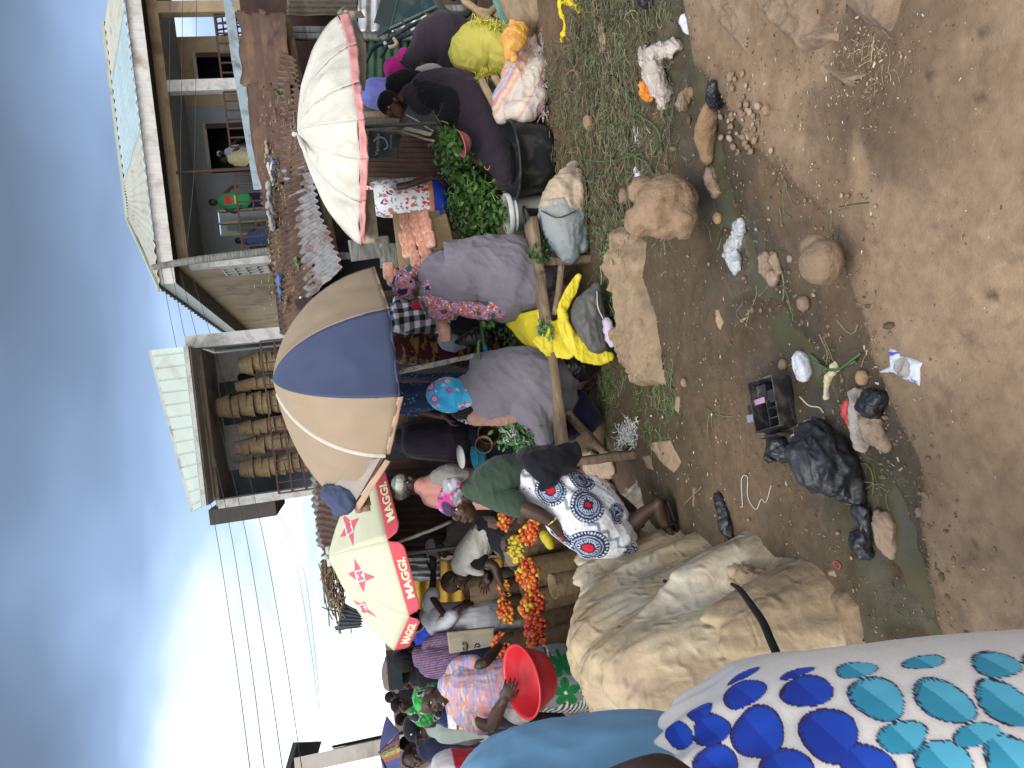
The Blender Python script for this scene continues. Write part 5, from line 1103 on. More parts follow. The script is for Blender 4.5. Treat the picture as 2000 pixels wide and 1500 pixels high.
# ---------------------------------------------------------------- people at the left
def p_left():
    d = 6.3; R = person(PY(1080, 1280, 6.3) * (1, 1, 0), 'person in a ribbed purple jumper seen from behind, left of the white tunic')
    hp, ey, A = head(W(797, 1284, d), (.05, .1, 1), (.5, .8, 0), 1.0); body(R, hp + [wtube([W(812, 1282, d), W(830, 1282, d)], [.05, .06], 12)] + hand(W(905, 1300, d - .05), nz(W(925, 1302, d) - W(905, 1300, d)), (0, 1, 0), 1, .5), .009); 
    garment(R, 'hair', m_hair, [ell(A(0, -.03, .03), (.09, .095, .1))], .009, .002, 30, seed=2)
    garment(R, 'jumper', M('ribbed_wool', None, rough=.95, bump=.4, bs=120), [ptube([(822, 1282, d, 22, .12), (836, 1284, d, 34, .18), (870, 1284, d, 36, .2), (900, 1282, d, 37, .2)], n=26), ptube([(838, 1262, d - .05, 16), (860, 1250, d - .08, 14), (885, 1244, d - .1, 12)], .9), ptube([(838, 1308, d, 15), (868, 1312, d, 13), (900, 1304, d, 11)], .9)], .007, .003, 8, seed=3, col=c_stripe)
    garment(R, 'trousers', m_navy, [ptube([(900, 1280, d, 36, .19), (960, 1270, d, 34, .17), (1060, 1270, d, 26, .13)])], .014, .008, 8, seed=4)
    d = 7.2; R = person(PY(1050, 1322, 7.4) * (1, 1, 0), 'person in a black T-shirt carrying a flat dark box on the head')
    hp, ey, A = head(W(800, 1318, d), (.05, 0, 1), (-.8, -.5, 0), .95); body(R, hp + [wtube([W(812, 1320, d), W(825, 1320, d)], [.05, .06], 12), arm([(835, 1335, d - .1), (850, 1345, d - .15), (812, 1340, d - .1)], (.04, .034, .024)), arm([(828, 1302, d), (812, 1295, d - .1), (790, 1300, d - .12)], (.038, .034, .024))] + hand(W(790, 1300, d - .12), (0, 0, 1), (0, 1, 0), 1, .5), .009); ey(R)
    garment(R, 'hair', m_hair, [ell(A(0, -.01, .04), (.08, .095, .08))], .01, .002, 30, seed=2)
    garment(R, 'shirt', m_black, [ptube([(815, 1320, d, 20, .12), (830, 1320, d, 30, .16), (870, 1322, d, 30, .17), (920, 1320, d, 32, .17)])], .011, .006, 8, seed=3); garment(R, 'trousers', cloth('khaki_cloth', (.16, .14, .1)), [ptube([(915, 1320, d, 30, .16), (1040, 1315, d, 26, .13)])], .016, .008, 8, seed=4)
    a, b = W(768, 1280, d), W(772, 1334, d); V, f = boxv((a + b) / 2, (np.linalg.norm(b - a), .34, .13), (nz(b - a), (0, 1, 0), np.cross(nz(b - a), (0, 1, 0))))
    mk('box', V, f, M('black_box', (.012, .018, .026), rough=.4), smooth=False, label='flat black box carried on the head of the person in black', cat='box')
    blob('sack', M('grey_sackcloth', (.16, .13, .11), var=.4), [ptube([(758, 1290, d + .1, 8, .1), (757, 1310, d + .1, 11, .12), (762, 1335, d + .1, 12, .12)])], None, .02, 1, rough=(.03, 9), label='dark crumpled sack lying on top of the carried black box', cat='sack')
    # woman with the red basin
    d = 4.75; R = person(PY(1130, 1345, 4.7) * (1, 1, 0), 'laughing woman in a green scarf and speckled pastel shirt holding a red basin')
    hc = W(846, 1366, d); hu = nz(W(820, 1376, d) - W(870, 1352, d)); hf = nz(np.array([-.28, -1, -.1])); hp, ey, A = head(hc, hu, hf, .98)
    L1 = [(905, 1395, d - .05), (958, 1418, d - .16), (985, 1366, d - .38)]; L2 = [(905, 1305, d), (945, 1296, d - .05), (975, 1262, d + .15)]
    body(R, hp + [wtube([W(868, 1350, d), W(900, 1338, d)], [.052, .062], 12), arm(L1, (.046, .042, .028)), arm(L2, (.042, .036, .025))] + hand(W(982, 1368, d - .38), nz(W(994, 1345, d - .39) - W(982, 1368, d - .38)), (.3, .9, -.4), -1, .45, 1.05) + hand(W(975, 1262, d + .15), nz(W(985, 1245, d + .18) - W(975, 1262, d + .15)), (0, .3, -1), 1, .5, 1.0), .0055); ey(R, True)
    garment(R, 'shirt', m_print, [ptube([(880, 1338, d, 26, .11), (896, 1340, d, 44, .15), (930, 1342, d, 46, .17), (985, 1338, d, 50, .18), (1010, 1335, d, 50, .18)], n=26), ptube([(888, 1372, d, 20), (915, 1396, d - .05, 25), (945, 1408, d - .08, 27)], .85), ptube([(885, 1312, d, 16), (905, 1300, d, 18), (925, 1296, d - .02, 18)], .9)], .006, .009, 8, seed=33, col=c_redshirt)
    garment(R, 'head_scarf', m_print, [ell(A(0, -.036, .062), (.086, .092, .070), hu, hf), ell(A(.02, -.09, .01), (.06, .05, .06), hu, hf), ptube([(808, 1392, d + .02, 12, .04), (828, 1402, d + .04, 16, .05), (852, 1394, d + .06, 10, .04)])], .005, .005, 16, (1, 0, 0), .4, 4, col=c_green_scarf)
    global ZFL; ZFL = [(W(1100, 1298, d - .18), .085), (W(1105, 1352, d - .19), .09), (W(1080, 1250, d - .1), .07)]
    garment(R, 'skirt', m_print, [ptube([(1005, 1335, d, 50, .17), (1060, 1325, d, 60, .19), (1110, 1322, d, 62, .2), (1165, 1318, d, 60, .2)], n=30)], .0055, .008, 6, seed=8, col=c_zebra)
    blob('white_cloth', cloth('white_rag', (.55, .53, .54)), [ptube([(992, 1385, d - .1, 14, .05), (1015, 1400, d - .1, 14, .04), (1035, 1398, d - .12, 8, .03)])], R, .008, 1, fold=(.01, 14, (1, 0, 0), .4, 3), label='white rag tucked at her waist')
    # lathe basin
    c = W(1022, 1330, d - .43)
    o = lathe('red_basin', [(0, .0), (.125, .0), (.135, .01), (.17, .085), (.195, .155), (.205, .158), (.207, .168), (.197, .17), (.188, .155), (.163, .085), (.128, .014), (0, .008)], M('red_plastic', (.50, .025, .035), rough=.35, var=.12, bump=.05, coat=.2), c - .15 * nz((.08, -.34, 1)), nz((.08, -.34, 1)), label='red plastic basin held by the laughing woman', cat='basin')
    # people around her
    d = 5.5; R = person(PY(1080, 1415, 5.5) * (1, 1, 0), 'man in a black cap and grey-green shirt behind the woman with the red basin')
    hp, ey, A = head(W(820, 1422, d), (.1, 0, 1), (-.5, -.8, -.1), .92); body(R, hp + [wtube([W(835, 1415, d), W(855, 1412, d)], [.05, .06], 12), arm([(880, 1440, d - .05), (920, 1445, d - .1), (955, 1430, d - .1)], (.042, .036, .026))] + hand(W(955, 1430, d - .1), (0, 0, -1), (0, -1, 0), 1, .5), .008); ey(R)
    cap = garment(R, 'cap', m_black, [ell(A(0, -.008, .055), (.082, .098, .07), (.1, 0, 1), (-.5, -.8, -.1)), ell(A(0, .09, .03), (.06, .05, .01), (.1, 0, 1), (-.5, -.8, -.1))], .008, .002, 20, seed=2); mk('badge', *ell(A(-.03, .075, .07), (.02, .008, .012), (.1, 0, 1), (-.5, -.8, -.1), 8, 6), m_white, cap)
    garment(R, 'shirt', cloth('grey_green_shirt', (.21, .25, .23)), [ptube([(850, 1415, d, 24, .12), (865, 1415, d, 34, .16), (905, 1415, d, 34, .17), (960, 1412, d, 32, .17)])], .011, .006, 6, seed=3); garment(R, 'trousers', m_navy, [ptube([(955, 1412, d, 32, .17), (1080, 1410, d, 26, .13)])], .016, .008, 8, seed=4)
    d = 5.2; R = person(PY(1100, 1390, 5.3) * (1, 1, 0), 'child in a navy shirt with white and yellow bands half hidden behind the green scarf')
    hp, ey, A = head(W(842, 1402, d), (0, 0, 1), (0, 1, 0), .8); body(R, hp + [wtube([W(855, 1398, d), W(868, 1398, d)], [.04, .05], 12)], .01)
    garment(R, 'shirt', m_print, [ptube([(862, 1396, d, 18, .1), (875, 1396, d, 24, .12), (920, 1398, d, 24, .13)])], .008, .004, 8, seed=3, col=lambda V, N: (lambda z: np.where(((z > .045) & (z < .10))[:, None], (.6, .6, .6), np.where(((z > .0) & (z < .03))[:, None], (.6, .45, .03), (.012, .018, .06))))(V[:, 2] - W(900, 1396, d)[2]))
    garment(R, 'trousers', m_black, [ptube([(915, 1398, d, 24, .12), (1040, 1398, d, 22, .1)])], .015, .006, 8, seed=4)
    d = 6.6; R = person(PY(1050, 1450, 6.6) * (1, 1, 0), 'young man with a round face in a navy shirt at the far left')
    hp, ey, A = head(W(812, 1480, d), (.05, 0, 1), (.15, -1, 0), 1.0); body(R, hp + [wtube([W(825, 1475, d), W(845, 1465, d)], [.05, .06], 12)], .008); ey(R); garment(R, 'hair', m_hair, [ell(A(0, -.02, .04), (.078, .088, .082))], .008, .002, 30, seed=2)
    garment(R, 'shirt', m_navy, [ptube([(838, 1462, d, 24, .13), (855, 1456, d, 38, .17), (900, 1452, d, 40, .18), (960, 1450, d, 38, .18)])], .011, .006, 8, seed=3); garment(R, 'trousers', cloth('maroon_cloth', (.1, .015, .02)), [ptube([(955, 1450, d, 36, .17), (1060, 1445, d, 28, .13)])], .016, .008, 8, seed=4)
    d = 4.4; R = person(PY(1180, 1500, 4.4) * (1, 1, 0), 'person in a red shirt with white shoulder cut off by the left edge')
    hp, ey, A = head(W(815, 1530, d), (.05, 0, 1), (0, 1, 0), .95); body(R, hp + [wtube([W(832, 1530, d), W(860, 1525, d)], [.05, .06], 12)], .009)
    garment(R, 'shirt', m_print, [ptube([(855, 1522, d, 30, .14), (870, 1518, d, 50, .17), (910, 1520, d, 52, .19), (1000, 1520, d, 52, .19)])], .009, .006, 6, seed=3, col=lambda V, N: np.where((V[:, 2] - W(885, 1490, d)[2] > .0)[:, None], (.55, .52, .54), (.42, .02, .03)))
    garment(R, 'skirt', m_black, [ptube([(990, 1520, d, 50, .19), (1180, 1515, d, 46, .17)])], .016, .006, 8, seed=4)
    spec = [(768, 1362, 11, m_black, 'small dark figure against the sky between the black box and the umbrella'), (783, 1378, 9, m_hair, 'dark haired head just left of the small dark figure'), (790, 1335, 9.5, cloth('crimson_cloth', (.4, .02, .05)), 'distant person in crimson next to the black box'), (790, 1405, 10, cloth('yellow_cloth', (.5, .38, .06)), 'distant person in yellow under the purple umbrella'), (800, 1452, 9, cloth('red_check', (.4, .08, .09)), 'distant person in a red checked shirt'), (795, 1262, 8.5, cloth('royal_blue', (.02, .05, .4)), 'person with a royal blue collar behind the purple jumper')]
    for px, py, d, m, lab in spec:
        R = person(W(px, py, d) * (1, 1, 0), lab, 'people far down the market street'); hc = W(px, py, d); hp, ey, A = head(hc, (0, 0, 1), (-.2, -1, 0), 1.0)
        if hc[2] < 1.2: pass
        z = hc[2]; body(R, hp + [wtube([hc - (0, 0, .08), hc - (0, 0, .17)], [.05, .06], 10), wtube([hc - (.2, 0, .25), hc - (.25, .05, .5), hc - (.22, .12, .7)], [.045, .038, .026], 8)] + hand(hc - (.22, .12, .7), (0, 0, -1), (0, 1, 0), 1, .5), .011)
        garment(R, 'shirt', m, [wtube([hc - (0, 0, .17), hc - (0, 0, .3), hc - (0, 0, .7)], [.13, .21, .19], 16, rb=[.1, .13, .13], up=(0, 1, 0))], .015, .008, 7, seed=3); garment(R, 'hair', m_hair, [ell(A(0, -.02, .04), (.08, .095, .085))], .012, .002, 30, seed=2)
        garment(R, 'trousers', m_navy, [wtube([hc - (.08, 0, .68), (hc[0] - .09, hc[1], .05)], [.1, .07], 12), wtube([hc - (-.08, 0, .68), (hc[0] + .09, hc[1], .05)], [.1, .07], 12)], .018, .008, 7, seed=4)
def lathe(name, prof, mat, base, axis=(0, 0, 1), parent=None, n=48, **k):
    axis = nz(axis); x = nz(np.cross(axis, (0.3, 1, 0.1))); y = np.cross(axis, x); V = []
    for r, z in prof:
        for i in range(n): a = 2 * pi * i / n; V.append(np.asarray(base) + axis * z + (x * cos(a) + y * sin(a)) * max(r, 1e-4))
    return mk(name, V, grid_faces(n, len(prof), True), mat, parent, **k)
p_left()
# ---------------------------------------------------------------- the foreground woman
def p_front():
    d = 1.28; R = person(np.array([-.95, 1.3, 0]), 'nearest woman in a light blue top and white skirt with big blue and turquoise dots')
    K = [(1300, 1600, d, 165, .13), (1330, 1605, d, 215, .16), (1380, 1612, d - .02, 262, .19), (1450, 1618, d - .03, 305, .22), (1560, 1622, d - .04, 330, .24), (1750, 1620, d - .05, 342, .25), (2000, 1625, d - .05, 368, .26), (2300, 1640, d, 395, .28), (2620, 1650, d + .12, 420, .3)]
    A = np.array([list(W(*s[:3])) + [s[3] * s[2] / FPX, s[4]] for s in K]); A = catmull(A, 620); V, f = ringtube(A[:, :3], A[:, 3], A[:, 4], 620)
    sp = np.arange(len(V)); zz = V[:, 2]; N = vnormals(V, f)
    # soft pleats gathered at the waist and long slack folds below
    tp = 1 / (1 + np.exp(-(zz - (A[40, 2])) * 26)); B = V.copy(); ang = np.arctan2(V[:, 1] - A[0, 1], V[:, 0] - A[0, 0])
    V = V + N * (.010 * fbm(np.column_stack([ang * 3, zz * 1.6, zz * 0]), 3, 3) + tp * .014 * np.sin(ang * 26 + 3 * fbm(B * 5, 2, 1)) + .003 * fbm(B * 9, 3, 5))[:, None]
    tree = BVHTree.FromPolygons(V.tolist(), [q for q in f])
    cs = [(1452, 1318, 0, .046, 3.2), (1556, 1314, 0, .044, 3.2), (1452, 1352, 0, .054, 1.5), (1576, 1348, 0, .058, 1.35), (1480, 1430, 0, .060, 1), (1618, 1432, 0, .062, 1), (1390, 1428, 0, .046, 1.3), (1366, 1388, 0, .036, 1.5), (1672, 1308, 1, .052, 2.0), (1712, 1362, 1, .060, 1), (1804, 1292, 1, .055, 2.4), (1842, 1366, 1, .060, 1), (1944, 1296, 1, .060, 1.4), (1962, 1372, 1, .060, 1), (1762, 1438, 1, .058, 1.8), (1906, 1434, 1, .058, 2.6), (1846, 1494, 1, .055, 1), (1978, 1484, 1, .055, 1), (1698, 1508, 0, .058, 1), (1536, 1514, 0, .058, 1), (1400, 1500, 0, .05, 1), (2040, 1290, 1, .055, 1.5), (1326, 1434, 0, .030, 1)]
    c = np.tile([.80, .77, .72], (len(V), 1)); c *= (1 - .06 * (vn(V * 700, 4) > .2))[:, None]
    halo = np.zeros(len(V)); RM = np.full(len(V), 99.0)
    for (x, y, t, r, ks) in cs:
        h = tree.ray_cast(CAM.tolist(), nz(ray(x, y)).tolist())
        if h[0] is None: continue
        q = B - np.array(h[0]); n_ = nz(np.array(h[1])); up_ = nz(UPV - n_ * n_[2]); sx = np.cross(up_, n_); a_ = q @ sx; b_ = q @ up_; rr0 = np.sqrt((a_ * ks) ** 2 + b_ ** 2 + (q @ n_) ** 2); an = np.arctan2(b_, a_ * ks)
        wob = 1 + .05 * np.sin(an * 2 + x) + .05 * np.sin(an * 3 + y); rr = rr0 / (r * .70 * wob); m_ = (rr < 1) & (rr < RM); RM = np.minimum(RM, rr)
        if not m_.any(): continue
        base = np.array([.035, .30, .46]) if t else np.array([.012, .045, .38]); lite = np.array([.10, .47, .66]) if t else np.array([.015, .07, .50])
        cc = np.where(((b_ - .25 * a_) > 0)[:, None], base, lite); tooth = (np.sin(an * 64) * .5 + .5); edge = rr > (.97 - .22 * tooth ** 1.6 * (.55 + .45 * np.sin(an + 1)))
        cc[edge] = (.035, .02, .05); cc[rr > .955] = (.03, .015, .04); c[m_] = cc[m_]
        halo = np.maximum(halo, np.where((rr >= 1) & (rr < 1.3) & (rr < 1.22), 1 - (rr - 1) / .22, 0))
    halo[RM < 1] = 0; c = np.where(halo[:, None] > 0, lerp(c, np.array([.40, .32, .44]), (halo * .35)[:, None]), c)
    mk('skirt', V, f, M('dotted_cotton', None, rough=.85, var=.06, vs=5, bump=.25, bs=700, sheen=.1), R, col=c)
    garment(R, 'top', cloth('sky_blue_jersey', (.165, .36, .56), var=.06, vs=3, bs=500), [ptube([(1310, 1625, d, 175, .14), (1290, 1610, d, 200, .16), (1230, 1610, d - .02, 206, .17), (1150, 1625, d - .02, 212, .18), (1060, 1645, d - .02, 214, .18), (1000, 1680, d, 190, .16), (960, 1720, d, 120, .12)], n=40, m=44)], .008, .011, 5, (.6, 0, 1), .35, 3, fine=.002)
    body(R, [wtube([W(990, 1580, d - .12), W(1150, 1585, d - .16), W(1270, 1548, d - .31), W(1310, 1552, d - .34), W(1400, 1610, d - .36)], [.055, .05, .044, .042, .03], 16, 24), wtube([W(900, 1720, d), W(830, 1725, d)], [.06, .055], 12), ell(W(760, 1720, d), (.085, .1, .12))] + hand(W(1400, 1610, d - .36), (-.3, .1, -1), (0, 1, 0), 1, .4), .01)
p_front()
# ---------------------------------------------------------------- people at the right
def p_right():
    d = 5.98; R = person(G(1060, 330), 'seated woman in a black head cover and dark purple dress sorting greens')
    hc = W(766, 208, d); hu = nz(W(740, 192, d) - W(792, 222, d)); hf = nz(W(786, 250, d - .1) - W(758, 196, d)); hp, ey, A = head(hc, hu, hf, 1.0)
    body(R, hp + [wtube([W(785, 192, d), W(808, 180, d)], [.046, .055], 12), arm([(835, 190, d - .1), (880, 200, d - .18), (866, 248, d - .2)], (.045, .04, .028))] + hand(W(864, 246, d - .2), nz(W(856, 272, d - .2) - W(866, 248, d - .2)), nz((.2, .3, -1)), 1, .95, 1.05) + foot(G(1058, 345) + (0, .1, .01), G(1072, 372) + (0, .05, .01)) + [wtube([W(985, 345, d), W(1020, 352, d), W(1055, 350, d)], [.055, .045, .032], 10)], .006, m_skin2); ey(R)
    garment(R, 'head_cover', m_black, [ell(A(0, -.025, .045), (.09, .108, .085), hu, hf), ell(A(0, -.07, -.02), (.07, .06, .07), hu, hf), ptube([(775, 165, d + .02, 22, .09), (795, 155, d + .03, 20, .08), (815, 150, d + .03, 12, .05)])], .007, .003, 14, (1, 0, 0), .4, 4)
    garment(R, 'sleeve', m_black, [ptube([(820, 168, d - .08, 16, .06), (840, 185, d - .12, 26, .08), (872, 192, d - .16, 24, .075), (882, 205, d - .18, 20, .065), (870, 238, d - .2, 17, .055)], m=26)], .007, .006, 12, (0, 1, .3), .5, 6)
    garment(R, 'dress', m_purp, [ptube([(798, 185, d, 18, .08), (820, 185, d, 38, .14), (855, 180, d, 42, .17), (890, 180, d, 42, .19), (915, 195, d, 44, .2)], n=24), ptube([(895, 185, d, 46, .19), (925, 215, d - .05, 50, .18), (950, 260, d - .1, 46, .17), (972, 305, d - .12, 34, .14), (988, 345, d - .12, 18, .1)], n=26)], .009, .010, 7, (.6, -.3, -.6), .3, 7)
    mk('earring', *ell(A(.08, -.005, -.03), (.008, .008, .010)), M('silver', None), R)
    d = 6.3; R = person(G(1010, 90), 'woman bent double in a dark purple dress with a bright magenta head scarf')
    hc = W(782, 135, d); hu = nz(W(762, 138, d) - W(800, 120, d)); hf = nz((-.5, -.35, -.8)); hp, ey, A = head(hc, hu, hf, .95)
    body(R, hp + [wtube([W(795, 128, d), W(815, 115, d)], [.045, .055], 12), arm([(840, 135, d - .15), (880, 150, d - .2), (915, 165, d - .2)], (.045, .036, .026))] + hand(W(915, 165, d - .2), (0, 0, -1), (-1, 0, 0), 1, .6), .008); ey(R)
    garment(R, 'head_scarf', cloth('magenta_cloth', (.50, .02, .24)), [ell(A(0, -.01, .045), (.098, .112, .09), hu, hf), ptube([(790, 108, d, 14, .06), (797, 122, d, 16, .06)])], .007, .005, 14, (1, 0, 0), .4, 4)
    garment(R, 'dress', m_purp, [ptube([(808, 120, d, 24, .12), (828, 108, d, 38, .18), (850, 92, d, 54, .22), (875, 88, d, 60, .24), (897, 92, d, 54, .22)], n=28), ptube([(880, 110, d, 40, .2), (920, 120, d + .05, 30, .18), (1000, 110, d + .1, 28, .17)])], .011, .010, 5, (1, 0, .4), .3, 8)
    garment(R, 'plaid_blouse', cloth('pale_plaid', (.35, .35, .3)), [ptube([(820, 140, d - .22, 10, .04), (845, 138, d - .24, 14, .05), (865, 142, d - .22, 9, .04)])], .008, .006, 16, seed=3)
    d = 6.5; R = person(PY(1010, 380, 6.5) * (1, 1, 0), 'child in a white printed dress with royal blue trim standing under the white umbrella')
    hp, ey, A = head(W(705, 392, d), (0, .1, 1), (0, 1, 0), .9); body(R, hp + [wtube([W(718, 390, d), W(738, 388, d)], [.04, .05], 12), arm([(765, 368, d - .14), (800, 360, d - .2), (845, 345, d - .24)], (.034, .03, .022)), wtube([W(880, 380, d), W(930, 380, d), W(985, 380, d)], [.06, .05, .035], 10)] + hand(W(843, 346, d - .24), nz(W(862, 340, d - .24) - W(843, 346, d - .24)), (-.5, .6, -.6), -1, .8, .85), .0065)
    def cp(V, N):
        c = c_print(V, N); z = V[:, 2]; zb = W(850, 385, d)[2]; c[z < zb + .035] = (.02, .06, .4); c[(z > zb + .035) & (z < zb + .07)] = (.5, .22, .1); return c
    garment(R, 'dress', m_print, [ptube([(738, 388, d, 34, .13), (760, 388, d, 37, .15), (810, 385, d, 37, .16), (848, 384, d, 40, .17)], n=26), ptube([(750, 372, d - .1, 15, .06), (768, 367, d - .14, 16, .06)])], .006, .007, 7, seed=7, col=cp)
    garment(R, 'leggings', m_navy, [ptube([(850, 384, d, 34, .12), (900, 384, d, 28, .1)])], .012, .004, 8, seed=3)
    d = 6.8; R = person(PY(1000, 185, 6.9) * (1, 1, 0), 'person in a violet-blue garment behind the black head cover, mostly hidden by the umbrella')
    hp, ey, A = head(W(690, 180, d), (0, 0, 1), (0, 1, 0), .9); body(R, hp + [wtube([W(703, 180, d), W(715, 180, d)], [.05, .06], 10)], .011)
    garment(R, 'garment', cloth('violet_blue_cloth', (.10, .11, .32)), [ptube([(712, 180, d, 22, .12), (730, 182, d, 30, .15), (780, 185, d, 32, .16), (900, 185, d, 30, .16)])], .012, .012, 8, seed=3)
p_right()
# ---------------------------------------------------------------- customers standing in the shade
def p_mid():
    d = 5.9
    R = person(PY(1050, 620, 6.0) * (1, 1, 0), 'customer in a black and white checked shirt under the tan umbrella')
    hp, ey, A = head(W(738, 620, d), (0, 0, 1), (0, -1, 0), .95); body(R, hp + [wtube([W(752, 618, d), W(772, 616, d)], [.05, .06], 10), wtube([W(800, 592, d - .1), W(815, 590, d - .16), W(830, 585, d - .18)], [.03, .028, .022], 8)] + hand(W(828, 586, d - .18), (0, 0, -1), (0, 1, 0), 1, .5), .009)
    garment(R, 'shirt', m_print, [ptube([(768, 615, d, 22, .12), (780, 617, d, 32, .16), (825, 618, d, 33, .17), (866, 622, d, 30, .16)], n=24), ptube([(780, 590, d - .05, 15), (800, 590, d - .1, 14)])], .0055, .012, 9, (1, 0, .4), .5, 7, col=c_check)
    garment(R, 'red_collar', cloth('red_cloth', (.42, .015, .03)), [ptube([(812, 597, d - .16, 9, .03), (832, 594, d - .17, 8, .03)])], .008, .003, 9, seed=2); garment(R, 'trousers', m_black, [ptube([(862, 622, d, 30, .15), (1030, 615, d, 26, .13)])], .015, .006, 8, seed=4)
    d = 6.2; R = person(PY(1050, 680, 6.2) * (1, 1, 0), 'customer in a dark red and brown patterned gown with a grey cloth at the hip')
    hp, ey, A = head(W(720, 676, d), (0, 0, 1), (0, -1, 0), .95); body(R, hp + [wtube([W(736, 676, d), W(756, 676, d)], [.05, .06], 10)], .011)
    garment(R, 'gown', m_print, [ptube([(756, 678, d, 22, .12), (785, 678, d, 32, .17), (850, 680, d, 34, .18), (950, 680, d, 38, .2), (1010, 680, d, 38, .2)])], .008, .010, 7, seed=7, col=c_darkred)
    garment(R, 'grey_cloth', cloth('blue_grey_cloth', (.25, .27, .34)), [ptube([(862, 660, d - .3, 12, .03), (880, 668, d - .33, 20, .04), (905, 668, d - .3, 12, .03)])], .008, .008, 9, (1, 0, 0), .4, 3)
    d = 5.85; R = person(PY(1050, 770, 5.8) * (1, 1, 0), 'customer in a navy dress speckled with light blue behind the turquoise scarf')
    hp, ey, A = head(W(728, 768, d), (0, 0, 1), (0, -1, 0), .95); body(R, hp + [wtube([W(745, 768, d), W(765, 768, d)], [.05, .06], 10), arm([(790, 800, d), (830, 805, d), (872, 815, d - .2)], (.04, .034, .024))] + hand(W(870, 815, d - .2), nz(W(884, 832, d - .2) - W(870, 815, d - .2)), (0, 0, -1), 1, .8), .009)
    garment(R, 'dress', m_print, [ptube([(768, 768, d, 22, .12), (785, 768, d, 36, .16), (820, 768, d, 38, .17), (860, 768, d, 38, .18), (1000, 765, d, 36, .18)]), ptube([(785, 796, d, 14), (812, 800, d, 14)])], .007, .010, 8, seed=9, col=c_navydot)
    garment(R, 'plaid_cuff', m_print, [ptube([(895, 812, d - .15, 8, .04), (925, 820, d - .12, 12, .05)])], .006, .002, 9, seed=3, col=lambda V, N: np.where(((np.sin(V[:, 0] * 220) > .6) | (np.sin(V[:, 2] * 220) > .6))[:, None], (.5, .5, .5), (.02, .02, .03)))
    d = 6.0; R = person(PY(1050, 860, 6.1) * (1, 1, 0), 'customer in a plain black-purple gown left of the brown board, head behind the umbrella')
    hp, ey, A = head(W(758, 858, d), (0, 0, 1), (.3, 1, 0), .95); body(R, hp + [wtube([W(775, 858, d), W(790, 858, d)], [.05, .06], 10)], .011)
    garment(R, 'gown', cloth('black_purple_cloth', (.018, .013, .022)), [ptube([(788, 858, d, 24, .13), (805, 858, d, 36, .17), (880, 862, d, 38, .19), (890, 862, d, 40, .2)])], .01, .010, 6, seed=7); garment(R, 'skirt', m_navy, [ptube([(885, 850, d + .05, 38, .18), (950, 855, d + .05, 38, .18), (1050, 850, d + .05, 34, .16)])], .012, .012, 6, seed=9)
p_mid()
# ---------------------------------------------------------------- people on the veranda
def p_veranda():
    for (px, py, y, m, lab, sc) in ((418, 395, 18.9, cloth('bright_green_cloth', (.03, .25, .09)), 'person in a green shirt with red print leaning on the veranda rail', 1.0), (437, 312, 19.4, cloth('cream_cloth', (.55, .52, .3)), 'person in pale cream clothes sitting in the veranda doorway', .9), (432, 300, 20.0, cloth('blue_white_cloth', (.4, .5, .6)), 'person with a white cap inside the dark veranda doorway', .9), (468, 470, 19.2, cloth('denim_cloth', (.05, .09, .2)), 'person in blue sitting by the veranda corner window', .9)):
        hc = PY(px, py, y); R = person(hc * (1, 1, 0) + (0, 0, 2.8), lab, 'people on the upstairs veranda'); hp, ey, A = head(hc, (0, 0, 1), (-.2, -1, 0), sc)
        body(R, hp + [wtube([hc - (0, 0, .08), hc - (0, 0, .18)], [.05, .06], 10), wtube([hc - (.17, 0, .25), hc - (.3, .1, .45), hc - (.25, .3, .6)], [.045, .038, .026], 8), wtube([hc - (-.17, 0, .25), hc - (-.3, .1, .45), hc - (-.25, .3, .6)], [.045, .038, .026], 8)] + hand(hc - (.25, .3, .6), (0, -1, -.3), (0, 0, -1), 1, .5), .012)
        def cg(V, N, hc=hc): 
            c = np.tile([.03, .25, .09], (len(V), 1)); z = V[:, 2] - hc[2]; c[(z < -.25) & (z > -.42) & (np.abs(V[:, 0] - hc[0]) < .1)] = (.5, .05, .04); c[(z < -.48) & (z > -.55) & (np.abs(V[:, 0] - hc[0]) < .1)] = (.6, .5, .1); return c
        gr = 'green' in lab
        garment(R, 'shirt', m_print if gr else m, [wtube([hc - (0, 0, .17), hc - (0, 0, .3), hc - (0, 0, .75)], [.12, .2, .2], 16, rb=[.1, .13, .14], up=(0, 1, 0))], .014, .01, 7, seed=3, col=cg if gr else None); garment(R, 'hair', m_hair if 'white cap' not in lab else m_white, [ell(A(0, -.02, .04), (.08 * sc, .095 * sc, .085 * sc))], .012, .002, 30, seed=2)
        zl = max(.06, hc[2] - 2.8 - .72); garment(R, 'trousers', m_navy, [wtube([hc - (sx * .09, 0, .72), (hc[0] - sx * .1, hc[1], 2.85)], [.1, .07], 10) for sx in (1, -1)], .02, .008, 7, seed=4)
p_veranda()
